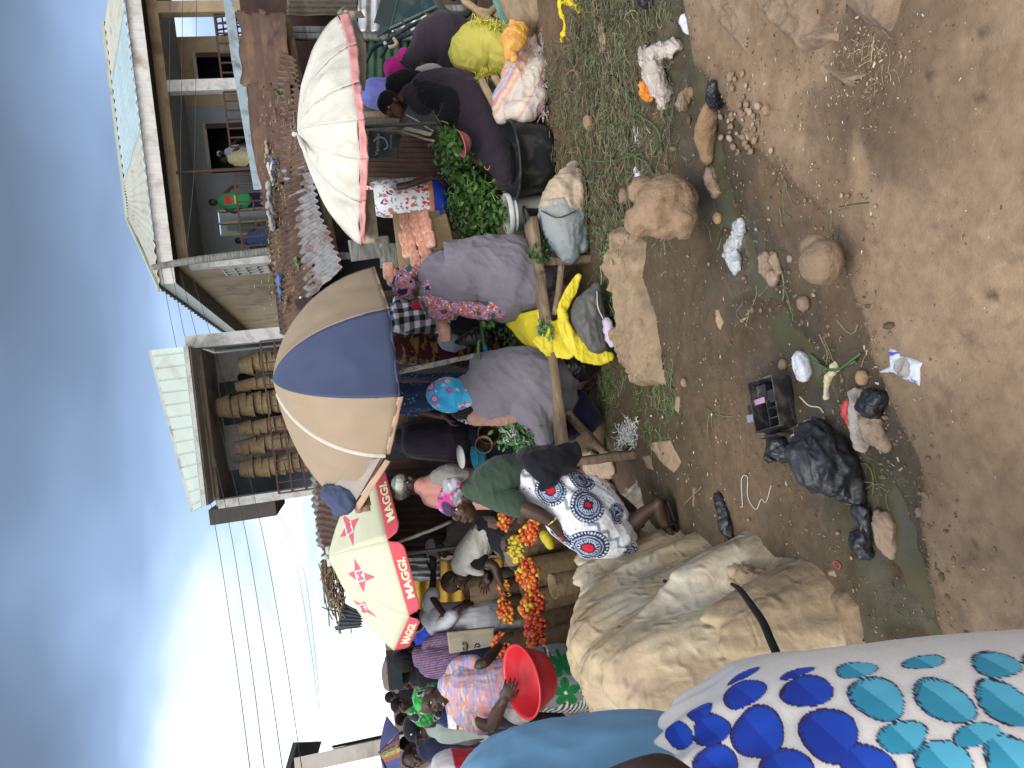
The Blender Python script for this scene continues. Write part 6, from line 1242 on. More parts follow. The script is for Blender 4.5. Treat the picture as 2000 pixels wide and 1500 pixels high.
# ================================================================ GOODS AND GROUND OBJECTS
def gw(pts, lift=0.0): return np.array([G(*p, 0) for p in pts]) + (0, 0, lift)
def gtube(secs, n=14, m=None):
    """lying on the ground: (px, py, half width px, height m)"""
    K = []
    for s in secs: p = G(s[0], s[1]); r = s[2] * dep(p) / FPX; K.append([*p, r, s[3] / 2]); K[-1][2] += s[3] * .42
    K = catmull(np.array(K), m or 5 * (len(secs) - 1) + 1); return ringtube(K[:, :3], np.maximum(K[:, 3], 1e-3), np.maximum(K[:, 4], 1e-3), n, up=(0, 0, 1))
def piece(name, mat, outline, step=.008, lift=.004, relief=.02, fr=7, thick=.002, ragged=.01, seed=0, col=None, follow=True, run=None, **k):
    """a limp sheet lying on the ground, its outline given by photo points"""
    P = gw(outline)[:, :2]; mn, mx = P.min(0) - .02, P.max(0) + .02; nx, ny = [int(v) + 2 for v in (mx - mn) / step]
    X, Y = np.meshgrid(mn[0] + np.arange(nx) * step, mn[1] + np.arange(ny) * step); Q = np.column_stack([X.ravel(), Y.ravel()]); Z = p3(Q)
    ins = inpoly(Q + np.column_stack([ragged * fbm(Z * 22, 3, seed), ragged * fbm(Z * 22 + 5, 3, seed + 1)]), P)
    de, _ = segdist(Q, np.vstack([P, P[:1]])); R3 = Z.copy()
    if run is not None: r = np.array([*nz(run)[:2], 0]); R3 = Z - np.outer(Z @ r, r) * .75
    rid = ridged(R3 * fr + .4 * fbm(Z * fr * .5, 2, seed + 3)[:, None], 4, seed + 2)
    h = hgt(Q) + lift + relief * (.04 + .96 * sst(.008, .045, de)) * (rid * .5 + .5) + relief * .22 * fbm(Z * fr * 4, 3, seed) * sst(0, .05, de)
    idx = -np.ones(len(Q), int); q = ins.reshape(ny, nx); cell = q[:-1, :-1] & q[1:, :-1] & q[:-1, 1:] & q[1:, 1:]
    jj, ii = np.nonzero(cell); a = jj * nx + ii; F4 = np.column_stack([a, a + 1, a + 1 + nx, a + nx]); u = np.unique(F4); idx[u] = np.arange(len(u)); F4 = idx[F4]; h = h - .024 * sst(.018, 0, de); T = np.column_stack([Q[u], h[u]]); n = len(u)
    ed = {}
    for f in F4.tolist():
        for s in range(4):
            e = (f[s], f[(s + 1) % 4])
            if (e[1], e[0]) in ed: del ed[(e[1], e[0])]
            else: ed[e] = 1
    fs = F4.tolist(); V = T
    return mk(name, V, fs, mat, col=None if col is None else col(V, None), **k)
def leaves(name, mat, cen, size, seed=0, bend=.3, aspect=.45, upb=.4, dirs=None, **k):
    rs = np.random.RandomState(seed); n = len(cen); d = rs.normal(size=(n, 3)) if dirs is None else dirs + rs.normal(size=(n, 3)) * .25; d[:, 2] = d[:, 2] * .6 + (0 if dirs is not None else .1); d /= np.linalg.norm(d, axis=1)[:, None]
    up = rs.normal(size=(n, 3)) * .7 + (0, -.3, upb * 2); s = np.cross(d, up); s /= np.linalg.norm(s, axis=1)[:, None] + 1e-9; u = np.cross(s, d); L_ = (size * rs.uniform(.6, 1.3, n))[:, None]; w_ = L_ * aspect
    pr = [(0, 0, 0), (.3, .7, -.04), (.3, -.7, -.04), (.62, .85, -.13), (.62, -.85, -.13), (1, 0, -.35), (.3, 0, .07), (.62, 0, .03)]
    V = np.stack([cen + d * L_ * a + s * w_ * b * .62 + u * L_ * c * bend * 1.6 for a, b, c in pr], 1).reshape(-1, 3); o = np.arange(n)[:, None] * 8
    F_ = np.vstack([o + np.array([q]) for q in ([0, 6, 1, 1],)])[:0].tolist()
    for q in ([0, 2, 6], [0, 6, 1], [6, 2, 4, 7], [1, 6, 7, 3], [7, 4, 5], [3, 7, 5]): F_ += (o + np.array(q)).tolist()
    c = np.repeat(rs.uniform(.65, 1.3, n)[:, None] * np.ones(3), 8, 0)
    return V, F_, c
def leafobj(name, rgb, cen, size, seed=0, mat='leaf', parent=None, var2=None, **k):
    if parent is None: k['kind'] = 'stuff'
    kk = {a: k.pop(a) for a in list(k) if a in ('bend', 'aspect', 'upb', 'dirs')}
    V, F_, c = leaves(name, None, cen, size, seed, **kk); c = c * np.array(rgb)
    if var2 is not None: rs = np.random.RandomState(seed + 5); m = np.repeat(rs.rand(len(cen)) < .25, 8); c[m] = c[m] / np.array(rgb) * np.array(var2)
    return mk(name, V, F_, M(mat, None, rough=.5, var=.2, vs=30, bump=.2, bs=90, spec=.4), parent, col=c, **k)
def stems(name, pts, n, length, r, rgb, seed=0, spread=(.05, .05, .02), curl=1.0, flat=.2, mat=None, parent=None, **k):
    """thin curved stalks scattered round pts"""
    rs = np.random.RandomState(seed); pts = np.asarray(pts); V = []; F_ = []; C = []; m = 6
    for i in range(n):
        p = pts[rs.randint(len(pts))] + rs.normal(size=3) * spread; L_ = length * rs.uniform(.4, 1.4); a = rs.uniform(0, 2 * pi); d = np.array([cos(a), sin(a), rs.normal() * flat]); w_ = rs.normal(size=3) * curl; w_[2] *= .25; K = []
        rr = r * rs.uniform(.6, 1.5); q = p - d * L_ / 2
        for j in range(m): K.append(q.copy()); q = q + d * L_ / m; d = nz(d + w_ * .35); 
        K = np.array(K); zg = hgt(K[:, :2]) + rr * .6; K[:, 2] = np.maximum(K[:, 2], zg)
        o = len(V)
        for j in range(m):
            t = K[min(j + 1, m - 1)] - K[max(j - 1, 0)]; s = nz(np.cross(t, (0, 0, 1))); t_ = rr * (1 - .4 * j / m); V += [K[j] - s * t_, K[j] + (0, 0, t_ * 1.3), K[j] + s * t_]
        for j in range(m - 1): b = o + j * 3; F_ += [[b, b + 3, b + 4, b + 1], [b + 1, b + 4, b + 5, b + 2]]
        c = np.array(rgb) * rs.uniform(.55, 1.45) * (1 + rs.normal(size=3) * .08); C += [c] * (m * 3)
    return mk(name, V, F_, M(mat or 'stem', None, rough=.55, var=.2, vs=30, bump=.1, spec=.35), parent, col=np.clip(np.array(C), 0, 1), **k)
def rock(name, parts, rgb, label, vox=.012, amp=.02, fr=8, seed=0, cat='stone', **k):
    m = M('rock_%d' % int(rgb[0] * 1000), rgb, var=.3, vs=7, dirt=((rgb[0] * .45, rgb[1] * .42, rgb[2] * .4), .35, 9), bump=.9, bs=45, rough=.95)
    V, N, F_ = remesh(parts, vox, 2); V = V + N * (amp * fbm(V * fr, 5, seed) + amp * .6 * ridged(V * fr * 1.5, 2, seed + 3))[:, None]; return mk(name, V, F_, m, label=label, cat=cat, **k)
# ---- stones
c = (.30, .20, .125)
rock('rock', [pball(1300, 405, 3.42, 60, 62, .15), pball(1258, 372, 3.5, 30, 32, .08), pball(1335, 430, 3.36, 28, 36, .1), pball(1250, 430, 3.46, 28, 30, .09)], c, 'largest rock, a broad tan boulder beside the gutter', .012, .016, 9, 3)
rock('rock', [pball(1606, 512, 2.36, 40, 46, .09), pball(1590, 480, 2.38, 24, 26, .05)], (.25, .175, .115), 'rounded brown boulder at the edge of the trodden path', .009, .009, 11, 5)
rock('rock', [gtube([(1398, 200, 8, .05), (1398, 225, 16, .09), (1395, 270, 19, .1), (1392, 308, 13, .06)])], (.29, .19, .11), 'long smooth tan stone lying by the heap of pebbles', .009, .008, 9, 7)
for i, (px, py, r, rgb, lab) in enumerate([(1404, 426, 11, (.42, .26, .15), 'small orange-tan stone between the large boulder and the clear plastic bag'), (1156, 238, 15, (.30, .22, .14), 'round tan stone among the wilted stalks below the black basin'), (1224, 383, 15, (.25, .13, .09), 'reddish stone touching the large boulder'), (1576, 592, 16, (.28, .19, .13), 'tan stone left of the rounded boulder'), (1532, 712, 12, (.26, .18, .12), 'brown stone beside the broken black tray'), (1690, 737, 15, (.42, .36, .27), 'pale block-like stone between puddle and white sachet'), (1382, 348, 10, (.2, .14, .1), 'dark small stone in the gutter by the large boulder'), (1545, 505, 8, (.35, .25, .18), 'small pale stone just above the rounded boulder'), (1500, 215, 11, (.3, .2, .13), 'largest pebble lying outside the pebble heap'), (1340, 747, 9, (.3, .21, .14), 'lone pebble on the bare earth left of the burlap strip'), (1430, 150, 10, (.28, .18, .11), 'small stone beside the ball of black plastic')]):
    p = G(px, py); s = r * dep(p) / FPX; rock('stone', [ell(p + (0, 0, s * .45), (s, s * .9, s * .7))], rgb, lab, max(.004, s * .12), s * .18, .5 / s, i)
def pebbles():
    me = []
    for k in range(4):
        V, f = ball((0, 0, 0), (1, .75, .55), 12, 8); V = V * (1 + .18 * fbm(V * 1.5, 2, k))[:, None]; o = mk('pebble', V * .012, f, M('rock_%d' % [260, 300, 220, 340][k], ([.26, .175, .115], [.30, .21, .14], [.22, .15, .1], [.34, .26, .19])[k], bump=.5, bs=60)); me.append(o.data); bpy.data.objects.remove(o)
    rnd = random.Random(3)
    def put(px, py, s, grp, lab):
        o = bpy.data.objects.new('pebble', me[rnd.randrange(4)]); COL.objects.link(o); o.location = tuple(G(px, py) + (0, 0, .004 * s)); o.rotation_euler = (rnd.uniform(-.3, .3), rnd.uniform(-.3, .3), rnd.uniform(0, 6)); o.scale = (s, s, s); tag(o, lab, 'pebble', grp)
    for i in range(60): put(1455 + rnd.gauss(0, 18), 235 + rnd.gauss(0, 35), rnd.uniform(.6, 1.5), 'pebbles heaped beside the long tan stone', 'brown pebble heaped beside the long tan stone')
    for i in range(75): put(rnd.uniform(1290, 1720), rnd.uniform(300, 1100), rnd.uniform(.3, .9), 'pebbles scattered over the bare earth', 'small pebble scattered over the bare earth left of the pebble heap')
    for i in range(40): put(rnd.uniform(1660, 1800), rnd.uniform(10, 200), rnd.uniform(.2, .55), 'grit on the dark patch of the path', 'tiny pale pebble on the dark damp patch of path')
pebbles()
# ---- tiny crumbs of straw and grit
def crumbs():
    rs = np.random.RandomState(4); V = []; F_ = []; C = []
    cols = np.array([(.42, .33, .2), (.5, .45, .36), (.1, .07, .05), (.28, .2, .12), (.14, .09, .055), (.55, .52, .48), (.12, .16, .05)])
    def put(px, py, s, k):
        p = G0(px, py); p[2] = hgt(p[:2])[0] + .002; a = rs.uniform(0, 2 * pi); d = np.array([cos(a), sin(a), rs.uniform(-.1, .2)]) * s; w_ = np.array([-sin(a), cos(a), 0]) * s * rs.uniform(.12, .7); n = len(V); V.extend([p - d - w_, p + d - w_ * .3, p + d * .9 + w_, p - d * .8 + w_ * .9]); V.append(p + (0, 0, s * .4)); F_.extend([[n, n + 1, n + 4], [n + 1, n + 2, n + 4], [n + 2, n + 3, n + 4], [n + 3, n, n + 4]]); C.extend([cols[k] * rs.uniform(.6, 1.2)] * 5)
    for i in range(3200): put(rs.uniform(1180, 1760), rs.uniform(0, 1350), abs(rs.normal()) * .003 + .0012, rs.choice(7, p=[.2, .1, .22, .2, .16, .04, .08]))
    for i in range(450): put(rs.uniform(1750, 2010), rs.uniform(0, 1250), abs(rs.normal()) * .0016 + .0008, rs.choice(7, p=[.1, .15, .3, .2, .2, .05, 0]))
    for i in range(330): put(1700 + rs.normal() * 60, 120 + rs.normal() * 70, abs(rs.normal()) * .003 + .001, rs.choice(7, p=[.3, .2, .2, .2, .05, .05, 0]))
    for i in range(260): put(1350 + rs.normal() * 100, 850 + rs.normal() * 200, rs.uniform(.004, .011), rs.choice(7, p=[.2, .05, .2, .25, .2, .02, .08]))
    mk('ground_litter', V, F_, M('crumb', None, rough=.9, var=.2), smooth=False, col=np.clip(np.array(C), 0, 1), kind='stuff', label='crumbs of straw, husk and grit strewn over the earth', cat='litter')
    # rounded clods of mud
    V = []; F_ = []; C = []; bv, bf = ball((0, 0, 0), 1, 7, 5)
    for i in range(1500):
        if i < 1000: k = rs.randint(len(GUT) - 1); t = rs.rand(); q = GUT[k] * (1 - t) + GUT[k + 1] * t + rs.normal(size=2) * .28
        else: k = rs.randint(len(EDGE) - 1); t = rs.rand(); q = EDGE[k] * (1 - t) + EDGE[k + 1] * t + rs.normal(size=2) * .05
        s = abs(rs.normal()) * .004 + .002; z = hgt(q)[0]; n = len(V)
        V.extend((bv * s * rs.uniform(.5, 1.3, 3) * (1, 1, .6) * (1 + .2 * rs.normal(size=(len(bv), 1))) + (q[0], q[1], z + s * .2)).tolist()); F_ += [[a + n for a in f] for f in bf]; C += [np.array([.16, .112, .074]) * rs.uniform(.7, 1.4)] * len(bv)
    mk('mud_clods', V, F_, M('crumb', None), col=np.array(C), kind='stuff', label='clods of mud along the gutter', cat='mud')
crumbs()
# ---- wilted vegetable stalks on the ground
def waste():
    rs = np.random.RandomState(9); P = []
    while len(P) < 900:
        px, py = rs.uniform(1065, 1320), rs.uniform(-20, 480); e = 1 - max(0, (px - 1210)) / 150.0
        if py < 90 and px < 1120: continue
        if rs.rand() < e * (1.0 if px < 1230 else .7): p = G(px, py); p[2] += abs(rs.normal()) * .02; P.append(p)
    stems('vegetable_waste', P, 2700, .13, .0026, (.085, .088, .045), 3, (.04, .05, .012), 1.0, .25, kind='stuff', label='thick litter of wilted green stalks below the black basin', cat='vegetable waste')
    stems('dead_stalks', P, 900, .11, .002, (.20, .16, .09), 4, (.04, .05, .008), 1.0, .15, mat='straw', kind='stuff', label='dead brown stalks mixed into the green litter below the black basin', cat='straw')
    leafobj('leaf_waste', (.06, .10, .032), np.array(P)[rs.randint(len(P), size=260)] + rs.normal(size=(260, 3)) * (.05, .05, .01) + (0, 0, .01), .04, 5, kind='stuff', label='wilted leaves mixed through the stalks below the black basin', cat='vegetable waste', upb=1.2)
    P2 = [G(1195 + rs.normal() * 18, rs.uniform(450, 800)) for _ in range(200)] + [G(1285 + rs.normal() * 24, 790 + rs.normal() * 45) for _ in range(70)] + [G(1185 + rs.normal() * 14, rs.uniform(740, 900)) for _ in range(60)]
    stems('vegetable_waste', P2, 1000, .10, .0022, (.10, .13, .05), 13, (.03, .03, .006), 1.0, .2, kind='stuff', label='thin strip of wilted stalks between bench and burlap', cat='vegetable waste')
    leafobj('leaf_waste', (.07, .13, .035), np.array(P2)[rs.randint(len(P2), size=170)] + (0, 0, .01), .03, 7, kind='stuff', label='scattered leaves between bench and burlap', cat='vegetable waste', upb=1.2)
    P3 = [G(*p) for p in ((1700, 690), (1660, 715), (1580, 690), (1560, 690), (1625, 715), (1500, 590), (1400, 440), (1480, 410), (1420, 820), (1530, 560), (1300, 260), (1330, 280), (1540, 400), (1440, 210), (1380, 790), (1680, 870), (1700, 950), (1650, 440), (1500, 440))]
    stems('stray_stalks', P3, 70, .13, .0022, (.12, .13, .06), 21, (.05, .04, .003), .8, .03, kind='stuff', label='single stray stalks lying along the gutter', cat='vegetable waste')
    # long loose green stalks on top
    for i, pts in enumerate(([(1240, 215), (1290, 250), (1300, 300)], [(1215, 290), (1265, 315), (1283, 340)], [(1140, 310), (1190, 315), (1260, 300)], [(1205, 150), (1235, 190), (1245, 240)], [(1590, 690), (1630, 722), (1680, 705)], [(1690, 690), (1640, 722), (1600, 705)])):
        K = gw(pts, .02); mk('green_stalk', *wtube(K, .005, 6), M('green_stalk', (.08, .15, .06), rough=.5), label='long bowed green stalk number apart'.replace(' number apart', '') + ' ' + ['nearest the large boulder', 'touching the gutter water', 'under the tied sack', 'beside the cracked mud', 'forking above the puddle', 'crossing the forked stalk'][i], cat='stalk')
    # yellow cobs and white threads
    P4 = [G(*p) for p in ((1180, 490), (1185, 530), (1190, 470), (1250, 270), (1180, 700), (1205, 560), (1230, 300))]
    stems('white_threads', P4, 34, .12, .0016, (.6, .6, .6), 31, (.03, .04, .012), 1.2, .1, mat='thread', kind='stuff', label='loose white plastic threads among the stalks', cat='threads')
    P5 = [G(1228 + rs.normal() * 9, 848 + rs.normal() * 14) + (0, 0, abs(rs.normal()) * .02) for _ in range(80)]
    stems('shredded_string', P5, 420, .05, .0018, (.62, .62, .56), 33, (.008, .012, .01), 2.2, .5, mat='thread', kind='stuff', label='white tangle of shredded string beside the near bench leg', cat='string')
waste()
# ---- bench
def bench():
    R = thing('wooden_bench', G0(1080, 660, 0), 'low bench of grey weathered planks that the two wrapped women sit on', 'bench')
    a, b = G0(1036, 432, .37), G0(1100, 884, .37); m = m_wood
    V, f = rough_beam(a, b, .21, .045, seed=2, seg=30); mk('seat', V, f, m, R)
    x = nz(b - a)
    for k, (bt, w_) in enumerate(((G(1238, 888), .10), (G(1150, 508), .12))):
        t = a + x * np.dot(bt - a, x); t[2] = .35; mk('leg', *rough_beam(bt + (0, 0, -.03), t, w_, .05, (1, 0, 0), seed=6 + k), m, R)
    mk('brace', *rough_beam(G(1183, 885), G0(1105, 805, .33), .06, .03, (1, 0, 0), seed=8), m, R); mk('brace', *rough_beam(G(1190, 500) * (1, 1, 0) + (0, .2, .25), G0(1085, 615, .33), .045, .03, (1, 0, 0), seed=9), m, R)
bench()
# ---- containers
m_blackp = M('black_plastic', (.022, .026, .030), rough=.42, var=.3, vs=5, dirt=((.12, .11, .09), .3, 7), bump=.12, bs=90)
def cont():
    ax = nz((-.03, 0, 1)); c = G(1082, 290)
    lathe('black_basin', [(0, .0), (.205, .0), (.235, .02), (.256, .13), (.274, .275), (.287, .277), (.291, .287), (.283, .297), (.268, .287), (.253, .15), (.22, .03), (0, .02)], m_blackp, G(1085, 287) + (0, .22, .0), ax, n=72, label='large round black plastic basin on the ground in front of the seated woman', cat='basin')
    R = thing('white_bucket', G(1063, 400), 'white plastic paint bucket with ridged rim and lid', 'bucket'); b = G(1078, 402) + (0, .12, 0); mw = M('white_plastic', (.62, .64, .62), rough=.4, var=.08, bump=.05, dirt=((.4, .38, .33), .2, 5))
    lathe('body', [(0, 0), (.115, 0), (.12, .01), (.14, .27), (.148, .272), (.148, .285), (.142, .287), (.142, .3), (.150, .302), (.150, .315), (.143, .317)], mw, b, ax, R, n=56); lathe('lid', [(.157, .31), (.157, .335), (.15, .342), (.143, .342), (.14, .335), (0, .337)], mw, b, ax, R, n=56)
    R = thing('black_bucket', G(1070, 420), 'small black rubber bucket with a drooping handle in front of the white bucket', 'bucket'); b = G(1082, 428) + (0, .05, 0)
    lathe('body', [(0, .0), (.085, .0), (.09, .01), (.115, .2), (.122, .205), (.118, .212), (.108, .2), (.085, .02), (0, .015)], m_blackp, b, ax, R, n=48)
    mk('handle', *wtube([b + (-.115, 0, .2), b + (-.1, -.08, .235), b + (0, -.13, .25), (b + (.1, -.08, .235)), b + (.115, 0, .2)], .009, 8, rb=.005), m_blackp, R)
    c = W(904, 276, 5.62)
    lathe('pink_bowl', [(0, 0), (.04, 0), (.075, .03), (.098, .075), (.104, .077), (.1, .083), (.09, .075), (.068, .03), (0, .012)], M('pink_plastic', (.62, .20, .20), rough=.4, var=.1, bump=.05), c - (0, 0, .05), nz((-.25, -.1, 1)), n=48, label='pink plastic bowl of greens in the lap of the seated woman', cat='bowl')
    lathe('enamel_bowl', [(0, 0), (.06, 0), (.075, .03), (.08, .075), (.085, .08), (.078, .08), (.07, .03), (0, .01)], M('teal_enamel', (.02, .19, .30), rough=.3, bump=0), W(930, 892, 5.6) - (0, 0, .06), nz((0, -.15, 1)), n=40, label='teal blue bowl on the stall beside the pale hat trader', cat='bowl')
    lathe('paper_plate', [(0, .0), (.07, .002), (.085, .01), (.086, .014), (.0, .008)], m_white, W(903, 892, 5.55), nz((0, -.2, 1)), n=32, label='white lid lying on the teal bowl', cat='lid')
cont()
# ---- leafy vegetables
def greens():
    rs = np.random.RandomState(2)
    def cl(pts, n, sx, sy, sd): 
        o = []
        for _ in range(n): px, py, d = pts[rs.randint(len(pts))]; o.append(W(px + rs.normal() * sx, py + rs.normal() * sy, d + rs.normal() * sd))
        return np.array(o)
    A = [(875, 275, 5.7), (880, 310, 5.95), (895, 330, 5.95), (910, 350, 5.95), (930, 370, 5.95), (950, 390, 5.95), (930, 420, 5.95), (955, 430, 5.95), (895, 395, 5.98), (975, 410, 5.9), (910, 440, 6.0), (890, 300, 5.9)]
    blob('greens_core', M('dark_green_core', (.02, .05, .015)), [ptube([(885, 295, 6.0, 14, .08), (905, 340, 6.05, 30, .12), (935, 385, 6.08, 36, .14), (950, 435, 6.08, 26, .12)])], None, .02, 1, rough=(.02, 10), label='packed inner mass of the leafy greens heap', cat='vegetables')
    R = thing('leafy_greens', W(985, 390, 5.5) * (1, 1, 0), 'big heap of fresh leafy greens between the child and the white bucket', 'vegetables')
    leafobj('leaf_mass', (.085, .20, .045), cl(A, 2100, 13, 14, .1), .052, 3, parent=R, var2=(.045, .12, .03)); stems('stalks', cl(A, 60, 14, 14, .05) + (0, -.12, 0), 110, .09, .0024, (.40, .42, .12), 5, (.03, .02, .03), .8, .8, parent=R, kind='stuff')
    leafobj('bowl_greens', (.085, .2, .045), cl([(893, 285, 5.6), (885, 270, 5.6), (890, 262, 5.62)], 110, 6, 8, .03), .05, 9, label='green leaves heaped in the pink bowl and under her hand', cat='vegetables')
    B = [(1015, 848, 5.1), (1000, 860, 5.1), (1020, 862, 5.1), (1035, 850, 5.05), (1005, 840, 5.1)]
    leafobj('spinach_bunches', (.075, .17, .06), cl(B, 620, 13, 13, .06), .045, 13, label='bunches of green leaves tied with white string at the left of the turquoise scarf', cat='vegetables')
    stems('white_ties', cl([(1010, 835, 5.0), (1015, 855, 5.0), (1000, 850, 5.0)], 30, 10, 8, .02), 60, .05, .0022, (.6, .6, .6), 6, (.01, .01, .01), 2, .8, mat='thread', kind='stuff', label='white ties round the bunches of leaves', cat='string')
    leafobj('bay_leaves', (.10, .2, .07), cl([(1058, 640, 4.82), (1070, 648, 4.8), (1055, 632, 4.82)], 42, 7, 8, .02), .05, 15, bend=.1, label='sprig of pale green leaves lying on the bench plank', cat='leaves')
    leafobj('leaf_bunch', (.03, .08, .02), cl([(1050, 500, 4.9), (1075, 470, 5.0), (1060, 485, 4.9)], 160, 8, 12, .04), .045, 16, label='dark leaf bunch under the right end of the bench', cat='vegetables')
    leafobj('leaf_bunch', (.05, .11, .03), cl([(1003, 655, 5.3), (1012, 665, 5.3), (985, 645, 5.3)], 160, 9, 9, .04), .04, 17, label='leaf bunch behind the bench plank between the two women', cat='vegetables')
    leafobj('leaf_bunch', (.07, .15, .04), cl([(960, 622, 5.1), (952, 626, 5.1)], 30, 5, 5, .02), .06, 18, label='few green leaves at the elbow of the floral sleeve', cat='leaves')
    leafobj('pepper_leaves', (.03, .07, .02), cl([(1110, 690, 5.1), (1100, 705, 5.1), (1120, 695, 5.1)], 200, 10, 10, .04), .04, 19, label='dark green leaves on top of the black bag under the bench', cat='vegetables')
greens()
# ---- bread loaves in pink wrappers
def bread():
    m = M('pink_wrapper', None, rough=.3, var=.15, vs=20, bump=.3, bs=60, coat=.3); me = None
    v, f = ball((0, 0, 0), 1, 28, 18); V = np.sign(v) * np.abs(v) ** .45 * (.062, .042, .036); V += nz((1, 1, 1)) * .003 * fbm(V * 60, 3, 2)[:, None]; X, Z = V[:, 0], V[:, 1]
    c = np.tile([.55, .37, .22], (len(V), 1)); pat = (np.abs(fbm(V * 75, 2, 4)) < .17) & (np.hypot(X / .045, Z / .03) < 1); c[pat] = (.62, .16, .17); ring = np.abs(np.hypot(X / .05, Z / .034) - 1) < .1; c[ring] = (.60, .22, .20); c[np.abs(X) > .052] = (.55, .45, .38)
    spots = [(795, 436), (815, 432), (834, 430), (800, 452), (822, 450), (840, 448), (806, 470), (828, 468), (845, 470), (808, 490), (832, 488), (815, 508), (836, 506), (822, 525), (795, 470), (800, 492), (762, 532), (772, 545), (866, 640), (872, 652)]
    lab = {0: 'at the top right corner of the display', 16: 'showing above the floral head tie', 17: 'beside the top of the floral head tie', 18: 'nearest the grey cloth at the floral sleeve', 19: 'lowest, next to the green handle bar'}
    for i, (px, py) in enumerate(spots):
        if me is None: o = mk('bread_loaf', V, f, m, col=c); me = o.data
        else: o = bpy.data.objects.new('bread_loaf', me); COL.objects.link(o)
        p = W(px, py, 5.75 - .004 * (px - 790) if i < 16 else (5.3 if i > 17 else 5.35)); o.location = tuple(p); o.rotation_euler = (radians(70) + RNG.uniform(-.15, .15), RNG.uniform(-.1, .1), .15 + RNG.uniform(-.12, .12))
        tag(o, 'pink wrapped loaf ' + lab[i] if i in lab else 'pink wrapped loaf in the tiled rows of the bread display', 'bread', 'wrapped loaves on the bread stand' if i not in lab else None)
    V, f = rough_beam(W(852, 425, 5.75), W(868, 485, 5.7), .17, .03, (0, -1, .6), seed=3); mk('bread_board', V, f, M('raw_board', (.40, .29, .17), var=.3, stretch=(5, 1, 1), bump=.4), label='pale rough board below the rows of loaves', cat='board')
    mk('cardboard_sheet', *boxv(W(820, 478, 5.86), (.5, .03, .36)), M('cardboard', (.30, .22, .14), var=.2), smooth=False, label='brown cardboard backing behind the rows of loaves', cat='cardboard')
    mk('wooden_post', *rough_beam(W(870, 455, 5.85), G(1080, 455) + (0, .9, 0), .05, .05, (0, 1, 0), seed=8), m_wood, label='wooden leg under the bread display', cat='post')
    for (a, b, lab) in (((785, 458, 5.6), (842, 430, 5.55), 'short'), ((790, 462, 5.6), (800, 500, 5.55), 'long')): pass
bread()
# ---- hanging shop bag
def shopbag():
    R = thing('hanging_bag', W(800, 275, 6.2) * (1, 1, 0) + (0, 0, .8), 'grey-black shop bag printed with white lettering hanging on the rusty panel', 'bag')
    (V, f), _, _ = sheet(W(720, 312, 6.25), W(775, 305, 6.2), W(782, 262, 6.2), W(722, 255, 6.25), 24, 24, lambda u, v: .02 * fbm(np.column_stack([u * 3, v * 3, u * 0]), 3, 2), .012); o = mk('panel', V, f, M('grey_bag_film', (.075, .085, .095), rough=.35, var=.3, vs=8), R)
    t = bvh(o); mw = M('white_ink', (.42, .45, .5), rough=.5, var=.1, bump=0)
    decal('lettering', text_px('Vangyale', (742, 304), (744, 260), (732, 304), (734, 260), .02), t, mw, o, .004); decal('lettering', text_px('shopping', (766, 290), (766, 264), (761, 290), (761, 264), .01), t, mw, o, .004)
    K = [W(730, 276, 6.15), W(738, 268, 6.15), W(752, 272, 6.15), W(757, 286, 6.15), W(750, 292, 6.15)]; mk('swoosh', *wtube(K, .006, 6, rb=.002), mw, o)
    (V, f), _, _ = sheet(W(775, 252, 6.1), W(800, 180, 6.0), W(850, 215, 5.9), W(838, 254, 6.05), 16, 16, lambda u, v: .05 * np.sin(u * 3) * np.sin(v * 3), .004); mk('grey_sheet', V, f, M('grey_sheet', (.12, .125, .13), rough=.7, var=.25), label='grey cloth sheet hanging in front of the seated woman', cat='sheet')
    mk('cord', *wtube([W(793, 224, 5.9), W(815, 236, 5.9), W(832, 248, 5.85), W(846, 256, 5.75)], .005, 6), m_white, label='white cord running down to her hand', cat='cord')
    for k, (a, b) in enumerate((((770, 247, 6.2), (842, 262, 5.78)), ((770, 252, 6.2), (848, 276, 5.78)))):
        mk('cream_stick', *rough_beam(W(*a), W(*b), .035 - .015 * k, .006, (0, 1, 0), seed=3 + k), M('cream_slat', (.50, .47, .33), var=.2), label=['upper cream slat slanting to her hand', 'lower thin cream slat slanting to her hand'][k], cat='slat')
shopbag()
